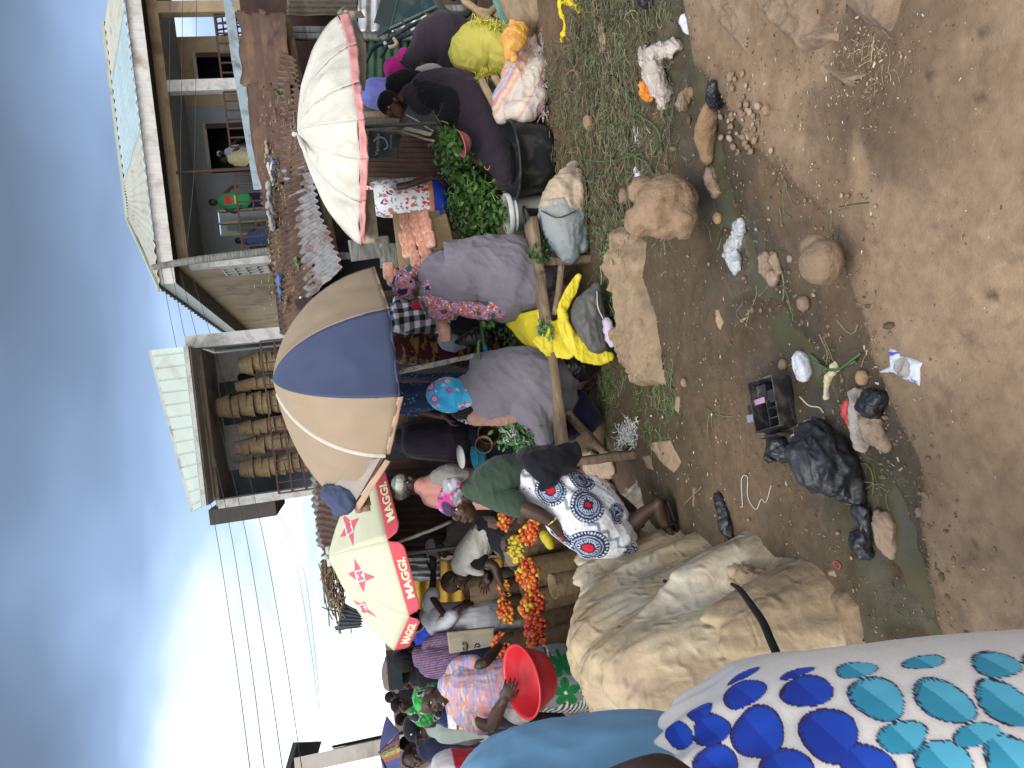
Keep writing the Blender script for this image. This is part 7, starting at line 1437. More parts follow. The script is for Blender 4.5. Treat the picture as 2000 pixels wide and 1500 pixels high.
# ---- sacks
m_sack = M('woven_sack', (.46, .36, .26), crease=(7, .6, .025), rough=.8, var=.2, vs=6, dirt=((.26, .19, .13), .3, 6), bump=.35, bs=50, weave=90)
m_burlap = M('burlap', (.36, .265, .17), crease=(8, .5, .02), rough=.95, var=.25, vs=6, dirt=((.17, .12, .075), .35, 5), bump=.6, bs=90, weave=110)
def sacks():
    d = 4.98
    R = thing('tied_sack', G(1140, 410), 'tan sack with a grey-blue lower half tied at the neck by the bench', 'sack')
    garment(R, 'tan_half', m_sack, [ptube([(1128, 318, d + .1, 8, .03), (1115, 335, d + .05, 14, .06), (1105, 365, d, 34, .12), (1100, 400, d, 45, .14), (1098, 425, d, 45, .14)], n=24), ptube([(1130, 340, d, 10, .04), (1128, 370, d - .05, 18, .08), (1125, 400, d - .05, 18, .08)])], .009, .012, 9, (0, 1, 0), .4, 3)
    garment(R, 'grey_half', M('grey_blue_sack', (.27, .31, .325), rough=.8, var=.15, vs=6, dirt=((.32, .23, .15), .35, 7), bump=.3, weave=90), [ptube([(1098, 418, d - .01, 46, .145), (1098, 445, d, 43, .14), (1105, 475, d, 36, .12), (1110, 495, d, 22, .08)], n=24), ptube([(1130, 440, d + .02, 16, .08), (1135, 480, d + .03, 14, .07)])], .009, .010, 9, (0, 1, 0), .4, 5)
    mk('tie', *wtube([W(1058, 412, d - .12), W(1090, 425, d - .19), W(1125, 412, d - .16)], .005, 6), m_wire, R)
    d = 6.0; R = thing('yellow_sack', G(1020, 110), 'bright yellow woven sack with long frayed fringes beside the bent woman', 'sack'); my = M('yellow_weave', (.52, .47, .09), rough=.6, var=.15, vs=8, bump=.3, weave=80)
    garment(R, 'body', my, [ptube([(918, 105, d, 46, .16), (935, 98, d, 52, .18), (965, 100, d, 48, .17), (990, 108, d - .05, 34, .13)], n=26), ptube([(960, 80, d - .12, 22, .08), (985, 95, d - .14, 20, .07)])], .01, .012, 8, (1, .2, 0), .4, 3)
    rs = np.random.RandomState(3); P = np.array([W(x, y, d - .17) for x, y in [(930 + t * 70, 40 + t * 20 + 0 * t) for t in np.linspace(0, 1, 30)] + [(930 + t * 75, 150 - t * 22) for t in np.linspace(0, 1, 30)] + [(1000 + t * 8, 60 + t * 70) for t in np.linspace(0, 1, 20)]]); stems('fringe', P, 620, .09, .0022, (.62, .56, .08), 5, (.012, .02, .015), .7, .7, mat='yellow_fibre', parent=R, kind='stuff')
    d = 5.6; R = thing('striped_sack', G(1060, 140), 'open cream sack with pink, orange and blue stripes and a ragged fringe', 'sack')
    def cs(V, N):
        t = (V @ nz((.55, -.2, .8))) * 1.0; t = t + .01 * fbm(V * 9, 2, 3); u = (t * 3.4) % 1; c = np.tile([.60, .53, .47], (len(V), 1))
        for a, b, q in ((.05, .1, (.75, .35, .3)), (.12, .15, (.65, .58, .2)), (.18, .26, (.60, .28, .36)), (.29, .32, (.3, .38, .55)), (.35, .4, (.7, .4, .28)), (.62, .66, (.6, .3, .4)), (.7, .73, (.65, .55, .25))): c[(u > a) & (u < b)] = q
        return c
    garment(R, 'body', M('striped_weave', None, rough=.8, var=.12, bump=.3, weave=90), [ptube([(980, 225, d - .05, 14, .06), (985, 200, d, 24, .1), (1005, 165, d, 30, .13), (1020, 125, d + .05, 32, .13), (1040, 90, d + .1, 26, .1), (1050, 65, d + .15, 14, .06)], n=22), ptube([(1000, 218, d - .1, 16, .07), (1030, 215, d - .12, 22, .09), (1050, 190, d - .12, 18, .07)]), ptube([(1020, 200, d - .08, 22, .08), (1045, 150, d - .08, 20, .08), (1055, 110, d, 16, .07)])], .009, .014, 8, (.3, 1, .2), .4, 3, col=cs)
    P = np.array([W(x, y, d - .12) for x, y in [(1062, y) for y in range(60, 230, 8)] + [(1025 + t * 35, 85 + t * 30) for t in np.linspace(0, 1, 12)]]); stems('fringe', P, 260, .06, .0018, (.55, .45, .42), 6, (.012, .02, .012), .7, .6, mat='thread', parent=R, kind='stuff')
    garment(thing('burlap_sack', G(1060, 20), 'crumpled beige burlap sack at the right edge beside the teal plank', 'sack'), 'body', m_burlap, [ptube([(1000, -30, 5.7, 30, .14), (1020, 10, 5.65, 38, .15), (1030, 40, 5.6, 28, .1)]), ptube([(1045, -20, 5.6, 22, .1), (1050, 30, 5.55, 18, .08)])], .012, .03, 7, (1, 0, .4), .4, 9)
    garment(thing('orange_bag', G(1040, 85), 'yellow and orange plastic bag knotted above the striped sack', 'bag'), 'body', M('orange_film', (.70, .33, .10), rough=.35, var=.35, vs=9, dirt=((.75, .5, .05), .5, 5), bump=.3), [ptube([(995, 110, 5.35, 10, .03), (1000, 85, 5.35, 22, .07), (1008, 62, 5.4, 24, .07), (1000, 48, 5.4, 8, .03)]), ptube([(1000, 105, 5.32, 6, .02), (1005, 115, 5.3, 8, .02)])], .008, .012, 12, (0, 1, 0), .4, 9)
    mk('teal_plank', *rough_beam(W(968, -20, 6.0), W(1000, 68, 5.8), .10, .04, (0, 1, 0), seed=4), M('teal_paint', (.14, .30, .25), rough=.7, var=.25, vs=6, dirt=((.2, .17, .12), .3, 6)), label='teal painted plank slanting at the right edge', cat='plank')
    for k, (a, b) in enumerate((((905, 0, 6.3), (965, 45, 6.1)), ((940, 42, 6.1), (975, 5, 6.2)), ((940, 155, 5.75), (975, 225, 5.6)), ((965, 150, 5.8), (985, 180, 5.7)), ((935, 20, 6.2), (1060, 50, 6.1)))):
        mk('trestle_leg', *rough_beam(W(*a), W(*b), .05, .035, (0, 1, 0), seed=5 + k), M('raw_board', None), label=['rough plank above the yellow sack', 'short plank crossing near the teal plank', 'trestle leg running from the yellow to the striped sack', 'shorter trestle leg below the yellow sack', 'plank behind the yellow fringe'][k], cat='plank')
    # yellow carrier bag by the bench with the grey bag inside
    d = 4.74; my2 = M('yellow_film', (.60, .49, .03), crease=(7, .7, .03), rough=.38, var=.12, vs=7, bump=.2)
    R = thing('yellow_carrier_bag', G(1180, 640), 'bright yellow plastic carrier bag with printed lettering spilling from under the bench', 'bag')
    garment(R, 'film', my2, [ptube([(1132, 537, d, 5, .01), (1120, 560, d, 12, .012), (1104, 590, d, 11, .012), (1098, 625, d - .02, 10, .012), (1110, 655, d - .03, 15, .015), (1135, 680, d - .03, 19, .015), (1165, 695, d - .02, 18, .012), (1195, 696, d - .02, 6, .01)], n=18), ptube([(1068, 645, d + .1, 36, .015), (1090, 670, d + .08, 32, .015), (1120, 685, d + .03, 18, .012)])], .006, .013, 9, (1, 0, 0), .4, 6, fine=.005)
    (V, f), _, _ = sheet(W(978, 622, d + .5), W(1052, 604, d + .22), W(1058, 690, d + .22), W(1020, 672, d + .4), 18, 18, lambda u, v: .02 * fbm(np.column_stack([u * 4, v * 4, u * 0]), 3, 5), .004); mk('flap', V, f, my2, R)
    fo = [o for o in R.children if o.name.startswith('film')] or [COL.objects[-1]]
    try: decal('lettering', text_px('Surya stores', (1101, 610), (1120, 658), (1110, 606), (1129, 655), .0), bvh(fo), M('dark_ink', (.12, .10, .03), bump=0), fo[0], .004)
    except Exception as e: print('decal', e)
    R = thing('grey_bag', G(1185, 620), 'slack dark grey bag lying inside the yellow carrier bag', 'bag')
    garment(R, 'body', M('dark_grey_film', (.095, .095, .09), crease=(8, .7, .03), rough=.5, var=.2, bump=.25, bs=60), [ptube([(1165, 562, d - .03, 8, .03), (1155, 585, d - .03, 24, .07), (1148, 615, d - .02, 32, .08), (1155, 650, d - .02, 28, .07), (1168, 675, d - .03, 18, .05)], n=22)], .008, .012, 9, (1, 0, 0), .4, 4)
    mk('seam', *wtube([W(1166, 570, d - .1), W(1168, 600, d - .12), W(1178, 622, d - .1)], .004, 6), m_white, R)
    garment(thing('paper_scraps', G(1192, 650), 'white and violet crumpled paper beside the grey bag', 'paper'), 'paper', cloth('violet_paper', (.50, .44, .56), dirt=((.55, .2, .35), .2, 14)), [ptube([(1185, 628, d - .06, 9, .03), (1190, 650, d - .06, 11, .03), (1196, 672, d - .06, 8, .02)])], .006, .008, 18, (0, 1, 0), .4, 4)
    garment(thing('black_bag', G(1155, 720), 'shiny black plastic bag of leaves under the bench between the two women', 'bag'), 'body', M('glossy_black_film', (.010, .010, .011), rough=.22, var=.2, bump=.4, bs=30, spec=.6), [pball(1125, 715, 5.05, 38, 30, .13), pball(1100, 700, 5.1, 24, 24, .1)], .009, .012, 12, (1, 0, 0), .4, 4)
    garment(thing('hanging_bin_bag', W(1000, 640, 4.9) * (1, 1, 0), 'stretched black bin bag hanging beside the green handlebar', 'bag'), 'body', M('glossy_black_film', None), [ptube([(892, 668, 5.45, 4, .02), (915, 662, 5.45, 14, .04), (950, 655, 5.45, 22, .06), (962, 650, 5.45, 12, .04)])], .008, .008, 16, (1, 0, 0), .2, 4)
sacks()
def wheelbarrow():
    d = 6.5; R = thing('wheelbarrow', G(900, 20), 'dark green wheelbarrow tipped up against the shack at the right edge', 'wheelbarrow'); m = M('green_steel', (.018, .045, .048), rough=.35, var=.25, vs=5, bump=.1, dirt=((.12, .12, .11), .3, 6)); m2 = M('blue_green_steel', (.10, .15, .155), rough=.4, var=.2)
    c = [W(x, y, dd) for x, y, dd in ((762, 55, 6.45), (858, 10, 6.45), (870, -55, 6.6), (790, -55, 6.6))]; bk = [p + np.array([.06, .3, .1]) for p in c]
    V = np.array(c + bk); mk('tray', *blobmesh(V), m, R, smooth=False)
    mk('tray_rim', *join([wtube([c[i], c[(i + 1) % 4]], .012, 8, m=2) for i in range(4)]), m2, R); mk('tray_side', *poly_slab([c[0], c[0] + (c[3] - c[0]) * 1.0, c[3] + (0, -.1, .12), c[0] + (0, -.1, .14)], .01, (0, 1, 0)), m2, R, smooth=False)
    for k, pts in enumerate(([(714, 122, 6.2), (728, 95, 6.25), (752, 82, 6.3), (800, 52, 6.35), (830, 40, 6.4)], [(745, 110, 6.2), (758, 88, 6.25), (780, 75, 6.3), (815, 60, 6.35), (840, 42, 6.4)])): mk('handle', *wtube([W(*p) for p in pts], .018, 10), m, R)
    for pts in ([(765, 56, 6.45), (755, 78, 6.3)], [(768, 58, 6.4), (790, 72, 6.3)], [(785, 40, 6.4), (800, 60, 6.35)], [(825, 25, 6.4), (850, 30, 6.4)]): mk('strut', *wtube([W(*p) for p in pts], .008, 7, m=2), m_iron, R)
    V, f = lathe_geo([(.14, -.035), (.18, -.04), (.2, -.02), (.2, .02), (.18, .04), (.14, .035), (.14, -.035)], W(888, -8, 6.5), nz((.2, 1, .1)), 40); w_ = mk('wheel', V, f, M('grey_rubber', (.06, .058, .05), rough=.8, bump=.4), R); mk('hub', *lathe_geo([(0, -.05), (.03, -.05), (.03, .05), (0, .05)], W(888, -8, 6.5), nz((.2, 1, .1)), 16), m_iron, w_)
    mk('rag_tie', *wtube([W(752, 84, 6.27), W(762, 92, 6.24), W(775, 86, 6.24), W(770, 76, 6.27)], .016, 8), m_sack, R)
def lathe_geo(prof, base, axis, n=32):
    axis = nz(axis); x = nz(np.cross(axis, (0.3, .1, 1))); y = np.cross(axis, x); V = [np.asarray(base) + axis * z + (x * cos(2 * pi * i / n) + y * sin(2 * pi * i / n)) * max(r, 1e-4) for r, z in prof for i in range(n)]; return np.array(V), grid_faces(n, len(prof), True)
def blobmesh(V): return V, [[0, 1, 2, 3], [7, 6, 5, 4], [1, 0, 4, 5], [2, 1, 5, 6], [3, 2, 6, 7], [0, 3, 7, 4]]
wheelbarrow()
# green handlebar with blue grip by the bread
R = thing('handcart_handle', W(980, 660, 4.8) * (1, 1, 0), 'bent green metal handlebar with a bright blue grip between the seated women', 'handlebar')
mk('bar', *wtube([W(1010, 600, 5.4), W(955, 618, 5.35), W(941, 628, 5.35), (W(943, 655, 5.35)), W(947, 678, 5.35)], .013, 10), M('green_pipe', (.06, .16, .05), rough=.4, metal=.2), R); mk('grip', *wtube([W(947, 676, 5.35), W(952, 697, 5.35)], .016, 12), M('blue_grip', (.02, .24, .48), rough=.4), R)
mk('green_pipe', *wtube([W(935, 668, 4.95), W(934, 685, 4.95), W(937, 700, 4.95)], .011, 8), M('green_pipe', None), label='short yellow-green pipe end beside the blue grip', cat='pipe')
# ---- tomato baskets
def tomatoes():
    mats = [M('tomato_%s' % n, c, rough=.25, var=.2, vs=20, bump=0, spec=.5) for n, c in (('red', (.50, .045, .02)), ('orange', (.62, .16, .025)), ('ripe', (.55, .08, .025)), ('yellow', (.60, .42, .04)), ('green', (.28, .34, .05)))]
    me = []
    for k, m in enumerate(mats):
        V, f = ball((0, 0, 0), (1, 1, .84), 16, 12); an = np.arctan2(V[:, 1], V[:, 0]); V[:, :2] *= (1 + .03 * np.cos(an * 5))[:, None]; V[:, 2] -= .16 * np.exp(-((np.hypot(V[:, 0], V[:, 1])) / .25) ** 2) * (V[:, 2] > 0); o = mk('tomato', V * .024, f, m); me.append(o.data); bpy.data.objects.remove(o)
    bv_, bf_ = ball((0, 0, 0), 1, 10, 7); TC = [(.50, .045, .02), (.62, .16, .025), (.55, .08, .025), (.60, .42, .04), (.28, .34, .05)]
    rnd = random.Random(21); Bv, Bf = basket_geo(.8, 1, 1, 64, 12, .05); cache = {}
    def basket(px, py, d, rpx, label, tilt=(0, -.12, 1), h=None, mat=None, cat='basket', wide=1.0):
        c = W(px, py, d); r = rpx * d / FPX; h = h or max(.2, c[2] - .02); ax = nz(tilt); x = nz(np.cross((0, 1, 0), ax)); y = np.cross(ax, x); V = c + np.outer(Bv[:, 0] * r, x) + np.outer(Bv[:, 1] * r, y) + np.outer((Bv[:, 2] - 1) * h, ax)
        return mk('tomato_basket' if cat == 'basket' else 'basket', V, Bf, mat or m_basket, label=label, cat='basket'), c, r, x, y, ax
    def fill(c, r, x, y, ax, n, cols, lab, grp, up=.06):
        for i in range(n):
            a = i * 2.399963 + rnd.uniform(-.15, .15); q = math.sqrt((i + .5) / n) * .95; z = up * (1 - q * q) * rnd.uniform(.85, 1.05) + rnd.uniform(-.004, .006)
            k = cols[rnd.randrange(len(cols))]; o = bpy.data.objects.new('tomato', me[k]); COL.objects.link(o); o.location = tuple(c + x * cos(a) * q * r + y * sin(a) * q * r + ax * z); o.rotation_euler = (rnd.uniform(-1, 1), rnd.uniform(-1, 1), rnd.uniform(0, 6)); s = rnd.uniform(.74, .98); o.scale = (s, s, s); tag(o, lab, 'tomato' if 3 not in cols[:1] else 'pepper', grp)
        # filling under the top layer
        if bv_ is not None:
            V = []; F_ = []; CC = []; rs = np.random.RandomState(n + int(r * 999)); k = int(70 * min(1.4, (r / .12) ** 2))
            for i in range(k):
                a = i * 2.4; q = math.sqrt((i + .5) / k) * 1.0; z = up * .72 * (1 - q * q) + rs.uniform(-.012, .004); o_ = len(V); s = rs.uniform(.014, .02); V.extend((bv_ * s + c + x * cos(a) * q * r + y * sin(a) * q * r + ax * z).tolist()); F_ += [[w_ + o_ for w_ in f_] for f_ in bf_]; CC += [TC[cols[rs.randint(len(cols))]]] * len(bv_)
            mk('lower_layer', V, F_, M('tomato_skin', None, rough=.25, var=.2, vs=20, bump=0, spec=.5), col=np.array(CC), kind='stuff', label='lower layers of ' + lab[0].lower() + lab[1:], cat='produce')
    RD, MX, YL = [0, 2, 0, 1], [0, 1, 2, 1, 3], [3, 3, 4, 3]
    specs = [
        (1038, 1122, 5.55, 32, 34, MX, .09, 'basket in front of the crouching bald man', 'tomato in the basket before the bald man'),
        (1052, 1185, 5.45, 34, 46, MX, .12, 'red and tan basket heaped highest with tomatoes, nearest the tarpaulin', 'tomato on the highest heap by the tarpaulin'),
        (1056, 1226, 5.3, 30, 34, RD, .10, 'dark basket next left of the highest heap', 'deep red tomato in the dark basket'),
        (1060, 1258, 5.1, 26, 26, RD, .09, 'leftmost dark basket beside the zebra striped skirt', 'red tomato beside the zebra striped skirt'),
        (992, 1192, 6.1, 24, 22, MX, .07, 'back basket under the white tunic', 'tomato in the back basket under the white tunic'),
        (983, 1262, 5.7, 26, 20, RD, .06, 'tall dark basket that the reaching hand touches', 'tomato under the reaching hand'),
        (990, 1016, 5.9, 20, 14, MX, .05, 'small basket right of the green shirt woman’s fist', 'tomato in the small right basket'),
        (1034, 1036, 5.6, 28, 14, MX, .03, 'open weave pale basket beside the bracelet arm', 'tomato glimpsed in the open weave basket'),
        (1012, 1072, 5.7, 26, 30, YL, .05, 'basket of yellow peppers between pale basket and trousers', 'yellow pepper in the middle basket'),
        (988, 1150, 6.2, 20, 8, MX, .04, 'basket by the bald man’s reaching hands', 'tomato by the bald man’s hands'),
        (975, 1208, 6.6, 26, 14, RD, .05, 'shaded basket behind the back row', 'tomato in the shaded basket behind the row')]
    for k, (px, py, d, r, n, cols, up, bl, tl) in enumerate(specs):
        o, c, R_, x, y, ax = basket(px, py, d, r, bl[:1].upper() + bl[1:] if False else bl, mat=m_basket2 if k in (1, 0) else (m_basket if k in (6, 7, 8) else M('dark_cane', (.15, .10, .055), var=.45, vs=14, bump=.6, bs=60)), tilt=(0, -.25, 1) if k not in (7,) else (.3, -.5, 1)); fill(c, R_, x, y, ax, n, cols, tl, tl.replace('tomato', 'tomatoes', 1) if 'tomato' in tl else 'yellow peppers in the middle basket', up)
    basket(1010, 1112, 5.9, 20, 'empty pale basket with blue writing behind the trouser legs', mat=m_basket, cat='empty'); basket(1022, 1148, 5.7, 19, 'small plain dark basket left of the bald man’s heap', cat='empty', mat=M('dark_cane', None))
    basket(912, 1152, 6.4, 30, 'tall sacking-covered basket below the bald man’s chin', h=.85, mat=m_burlap, cat='empty'); basket(955, 845, 5.6, 22, 'old brown basket on its side by the leaf bunches', tilt=(.3, -1.2, .3), h=.22, cat='empty'); basket(945, 868, 5.5, 17, 'round cane basket mouth facing the camera near the green shoulder', tilt=(.25, -1.3, .25), h=.18, cat='empty')
    basket(1080, 1145, 5.1, 24, 'low basket half hidden by the tarpaulin heap', cat='empty')
    garment(thing('yellow_nylon', G(1100, 1050), 'yellow nylon cloth beside the baskets', 'cloth'), 'cloth', M('yellow_nylon', (.45, .38, .02), rough=.5), [ptube([(1065, 1045, 5.2, 10, .05), (1075, 1065, 5.2, 9, .05)])], .009, .01, 14, seed=3)
    # table board under the back baskets
    mk('table_board', *rough_beam(W(1030, 1120, 6.4), W(1015, 1260, 6.4), .5, .03, seed=4), m_wood, label='rough board carrying the back baskets', cat='board')
tomatoes()
def rice_bag():
    R = thing('folded_sack', W(966, 1252, 6.0) * (1, 1, 0), 'beige printed sack folded flat and carried by the white tunic man', 'sack'); (V, f), _, _ = sheet(W(873, 1236, 5.95), W(878, 1277, 5.95), W(962, 1262, 6.0), W(966, 1226, 6.0), 30, 30, lambda u, v: .012 * fbm(np.column_stack([u * 3, v * 3, u * 0]), 3, 2), .04); o = mk('body', V, f, M('beige_sack', (.31, .275, .21), rough=.75, var=.12, bump=.2, weave=90), R)
    t = bvh(o); mi = M('black_ink', (.03, .03, .03), bump=0); c = (908, 1262)
    import itertools
    out = [(903, 1254), (912, 1254), (915, 1261), (913, 1271), (904, 1271)]; decal('emblem', [polyshape(out)], t, mi, o, .004); decal('lettering', text_px('DIBEO', (911, 1270), (911, 1255), (906, 1270), (906, 1255), .02), t, M('beige_sack', None), o, .007)
    K = [W(x, y, 5.9) for x, y in ((927, 1265), (930, 1258), (936, 1259), (937, 1263), (931, 1263))]; mk('mark', *wtube(K, .006, 6, rb=.002), mi, o)
rice_bag()
# ---- tarpaulin heap
def heap():
    m = M('dirty_tarpaulin', None, rough=.42, var=.2, vs=4, dirt=((.20, .145, .09), .28, 3.2), bump=.3, bs=30, spec=.35, crease=(11, .6, .03))
    def ct(V, N):
        n = fbm(V * 2.3, 3, 5); c = lerp(np.array([.43, .335, .205]), np.array([.47, .425, .335]), sst(-.1, .45, n)[:, None]); c = lerp(c, np.array([.27, .19, .12]), (sst(.0, .4, fbm(V * 3.1 + 4, 4, 9)) * .75)[:, None]); return c * (1 + .08 * fbm(V * 14, 3, 2))[:, None]
    R = thing('covered_heap', G(1450, 1250), 'large mound of goods under a dirty beige tarpaulin left of the walking woman', 'tarpaulin')
    S = [(1088, 1085, .58), (1092, 1110, .66), (1112, 1190, .74), (1122, 1250, .77), (1130, 1310, .76), (1150, 1370, .70), (1180, 1430, .62), (1160, 1170, .66), (1190, 1260, .76), (1215, 1340, .72), (1250, 1420, .62), (1130, 1130, .60), (1190, 1110, .50), (1240, 1150, .56), (1270, 1230, .66), (1300, 1310, .66), (1340, 1400, .55), (1300, 1130, .38), (1330, 1200, .50), (1370, 1290, .52), (1420, 1370, .40), (1380, 1150, .26), (1420, 1220, .33), (1460, 1300, .30), (1500, 1370, .24), (1470, 1180, .15), (1520, 1240, .14), (1560, 1320, .12), (1400, 1500, .45), (1300, 1500, .55), (1520, 1480, .2)]
    Z0 = [(1270, 1042), (1300, 1048), (1340, 1058), (1390, 1085), (1440, 1105), (1500, 1130), (1550, 1165), (1590, 1220), (1620, 1290), (1640, 1370), (1660, 1480), (1215, 1035), (1560, 1100), (1500, 1060), (1640, 1180), (1680, 1300)]
    C = [G0(x, y, z) for x, y, z in S]; C += [G0(x, y, 0.0) - (0, 0, .02) for x, y in Z0]
    for x, y, z in S[:7]: p = G0(x, y, z); r_ = nz((p - CAM) * (1, 1, 0)); C.append(np.array([*(p + r_ * .28)[:2], z * .75])); C.append(np.array([*(p + r_ * .55)[:2], .0])); C.append(np.array([*(p + r_ * .9)[:2], -.02]))
    for q in ((-.75, 4.6), (-.55, 4.3), (-3.2, 3.6), (-3.0, 2.6), (-2.6, 1.9), (-2.0, 1.9)): C.append(np.array([*q, -.02]))
    C = np.array(C); n = len(C); K = lambda d: d * d * np.log(d + 1e-6)
    D = np.linalg.norm(C[:, None, :2] - C[None, :, :2], axis=2); A = np.zeros((n + 3, n + 3)); A[:n, :n] = K(D) + np.eye(n) * .013; A[:n, n] = A[n, :n] = 1; A[:n, n + 1:] = C[:, :2]; A[n + 1:, :n] = C[:, :2].T; sol = np.linalg.solve(A, np.concatenate([C[:, 2], [0, 0, 0]]))
    st = .011; gx = np.arange(-3.3, -.3, st); gy = np.arange(2.0, 4.9, st); X, Y = np.meshgrid(gx, gy); Q = np.column_stack([X.ravel(), Y.ravel()]); H = np.zeros(len(Q))
    for k in range(n): H += sol[k] * K(np.linalg.norm(Q - C[k, :2], axis=1))
    H += sol[n] + Q @ sol[n + 1:]; H = np.clip(H + .03 * fbm(p3(Q) * 4, 3, 50), -.06, .82)
    Z = p3(Q); bulge = .030 * fbm(Z * 3.2, 3, 31) * sst(.05, .3, H); cen = np.array([-1.75, 3.45]); rel = Q - cen; an = np.arctan2(rel[:, 1], rel[:, 0]); rd = np.hypot(rel[:, 0], rel[:, 1]); slope = sst(.75, .15, H)
    wob = .5 * fbm(Z * 2.2, 3, 4); f1 = ridged(np.column_stack([(rel @ nz([.9, .5])) * 4.2 + 1.3 * wob, (rel @ nz([-.5, .9])) * 1.1, an * 0]), 3, 41); da, db = Q @ np.array([.72, -.69]), Q @ np.array([.69, .72]); f2 = ridged(np.column_stack([da * 1.5, db * 5.0, da * 0]) + .9 * fbm(Z * 2.2, 2, 14)[:, None], 3, 43); f3 = ridged(np.column_stack([da * 4, db * 12, da * 0]) + .9 * fbm(Z * 5, 2, 16)[:, None], 3, 45); f4 = ridged(Z * (5, 9, 1) + 1.3 * fbm(Z * 4, 2, 17)[:, None], 3, 48); f5 = ridged(Z * 24 + fbm(Z * 12, 2, 18)[:, None], 2, 49)
    on = sst(0, .10, H); V3 = H + on * (bulge + (.006 + .012 * slope) * f1 + .034 * f2 + (.009 + .016 * slope) * f3 + .014 * f4 + (.004 + .006 * slope) * f5) + .012 * fbm(Z * 20, 2, 6)
    V3 = np.where(on > 0, V3, H) + .02 * f3 * (1 - on) * sst(-.03, .0, H) - .008; keep = (H > -.045).reshape(X.shape); cell = keep[:-1, :-1] & keep[1:, :-1] & keep[:-1, 1:] & keep[1:, 1:]; jj, ii = np.nonzero(cell); a_ = jj * len(gx) + ii; F4 = np.column_stack([a_, a_ + 1, a_ + 1 + len(gx), a_ + len(gx)]); u = np.unique(F4); idx = -np.ones(len(Q), int); idx[u] = np.arange(len(u)); F4 = idx[F4]
    V = np.column_stack([Q, V3 + np.maximum(hgt(Q), -.03)])[u]; N_ = np.gradient(V3.reshape(X.shape), st); 
    mk('tarpaulin', V, F4, m, R, col=ct(V, None))
    # crumpled skirts of the tarpaulin along the foot of the mound
    P2 = [gtube([(1330, 1075, 14, .08), (1350, 1110, 26, .14), (1385, 1135, 28, .14), (1420, 1150, 24, .12)]), gtube([(1395, 1095, 10, .06), (1430, 1120, 20, .1), (1480, 1140, 26, .12), (1530, 1150, 22, .1)]), gtube([(1445, 1085, 12, .06), (1500, 1110, 16, .09), (1545, 1130, 16, .07)]), gtube([(1500, 1180, 30, .14), (1560, 1230, 24, .1), (1600, 1290, 22, .08)]), gtube([(1440, 1200, 30, .2), (1510, 1260, 30, .16), (1560, 1330, 34, .14)]), gtube([(1280, 1050, 20, .12), (1310, 1085, 22, .14), (1300, 1130, 30, .2)])]
    def post2(V, N):
        V = V + (0, 0, .075)
        c_ = ridged(V * (10, 13, 8) + .5 * fbm(V * 6, 2, 3)[:, None], 4, 22); V = V + N * (.026 * c_ + .012 * ridged(V * 26, 3, 5))[:, None]; V[:, 2] = np.maximum(V[:, 2], hgt(V[:, :2]) + .001); return V
    blob('tarpaulin_edge', m, P2, R, .008, 2, col=lambda V, N: ct(V, N) * (.9, .82, .72), post=post2)
    piece('flattened_sack', M('mud_stained_sack', (.27, .19, .115), var=.25, vs=5, dirt=((.13, .09, .06), .45, 5), rough=.9, bump=.4, bs=50), [(1540, 1135), (1600, 1142), (1655, 1152), (1680, 1180), (1690, 1240), (1720, 1330), (1600, 1360), (1560, 1300), (1530, 1200)], .005, .01, .03, 5, seed=4, run=(.5, 1), label='muddy flat sack spread beside the tarpaulin heap', cat='sack')
    mk('rubber_strap', *wtube([W(1428, 1140, 3.0), W(1445, 1152, 2.86), W(1470, 1185, 2.74), W(1490, 1215, 2.62), W(1505, 1250, 2.52), W(1520, 1285, 2.42), W(1524, 1310, 2.4)], [.006, .011, .013, .014, .014, .014, .012], 10, rb=[.004, .006, .007, .008, .008, .008, .006]), M('black_rubber', None), label='black rubber strap lying over the tarpaulin folds', cat='strap')
    mk('rubber_strap', *wtube([W(1298, 1135, 3.52), W(1310, 1142, 3.5), W(1320, 1150, 3.5)], .009, 8), M('black_rubber', None), label='short black strap end in a hollow of the tarpaulin', cat='strap')
heap()
# ---- burlap strip and mats on the ground
piece('burlap_strip', m_burlap, [(1208, 440), (1245, 445), (1262, 470), (1263, 499), (1256, 537), (1267, 577), (1283, 617), (1296, 697), (1302, 752), (1252, 756), (1229, 723), (1213, 675), (1195, 642), (1221, 625), (1208, 577), (1185, 521), (1195, 480)], .0045, .016, .075, 8, .003, .015, 5, run=(-1, .3), label='long strip of frayed burlap trodden into the earth below the bench', cat='burlap')
piece('burlap_scrap', m_burlap, [(1205, 640), (1240, 632), (1272, 640), (1262, 690), (1285, 720), (1240, 722), (1215, 690)], .006, .04, .03, 9, .003, .012, 9, label='crumpled burlap scrap folded over the middle of the strip', cat='burlap')
m_card = M('sodden_mat', (.25, .18, .12), var=.35, vs=14, dirt=((.15, .105, .07), .35, 6), bump=.9, bs=60)
for o, lab in (([(1345, -60), (1410, -60), (1468, -40), (1466, 50), (1462, 106), (1440, 85), (1412, 50), (1400, 12)], 'pointed flat sack at the right edge of the path'), ([(1480, -60), (1592, -60), (1604, 40), (1640, 60), (1640, 82), (1608, 96), (1572, 108), (1520, 56), (1488, 24)], 'ragged sack mat left of the pointed one'), ([(1650, -60), (1772, -60), (1764, 0), (1752, 44), (1740, 66), (1696, 52), (1660, 16)], 'nearest sack mat with a fringed edge'), ([(1596, 118), (1650, 132), (1698, 142), (1664, 178), (1640, 160), (1615, 140)], 'small triangular mat scrap with straw')):
    piece('sack_mat', m_card, o, .005, .018, .04, 9, .006, .012, len(lab), label=lab, cat='mat')
rs_ = np.random.RandomState(8); P = [G(1700 + rs_.normal() * 26, 118 + rs_.normal() * 28) for _ in range(60)] + [G(*p) for p in ((1640, 70), (1575, 108), (1735, 66), (1700, 55), (1600, 118))]
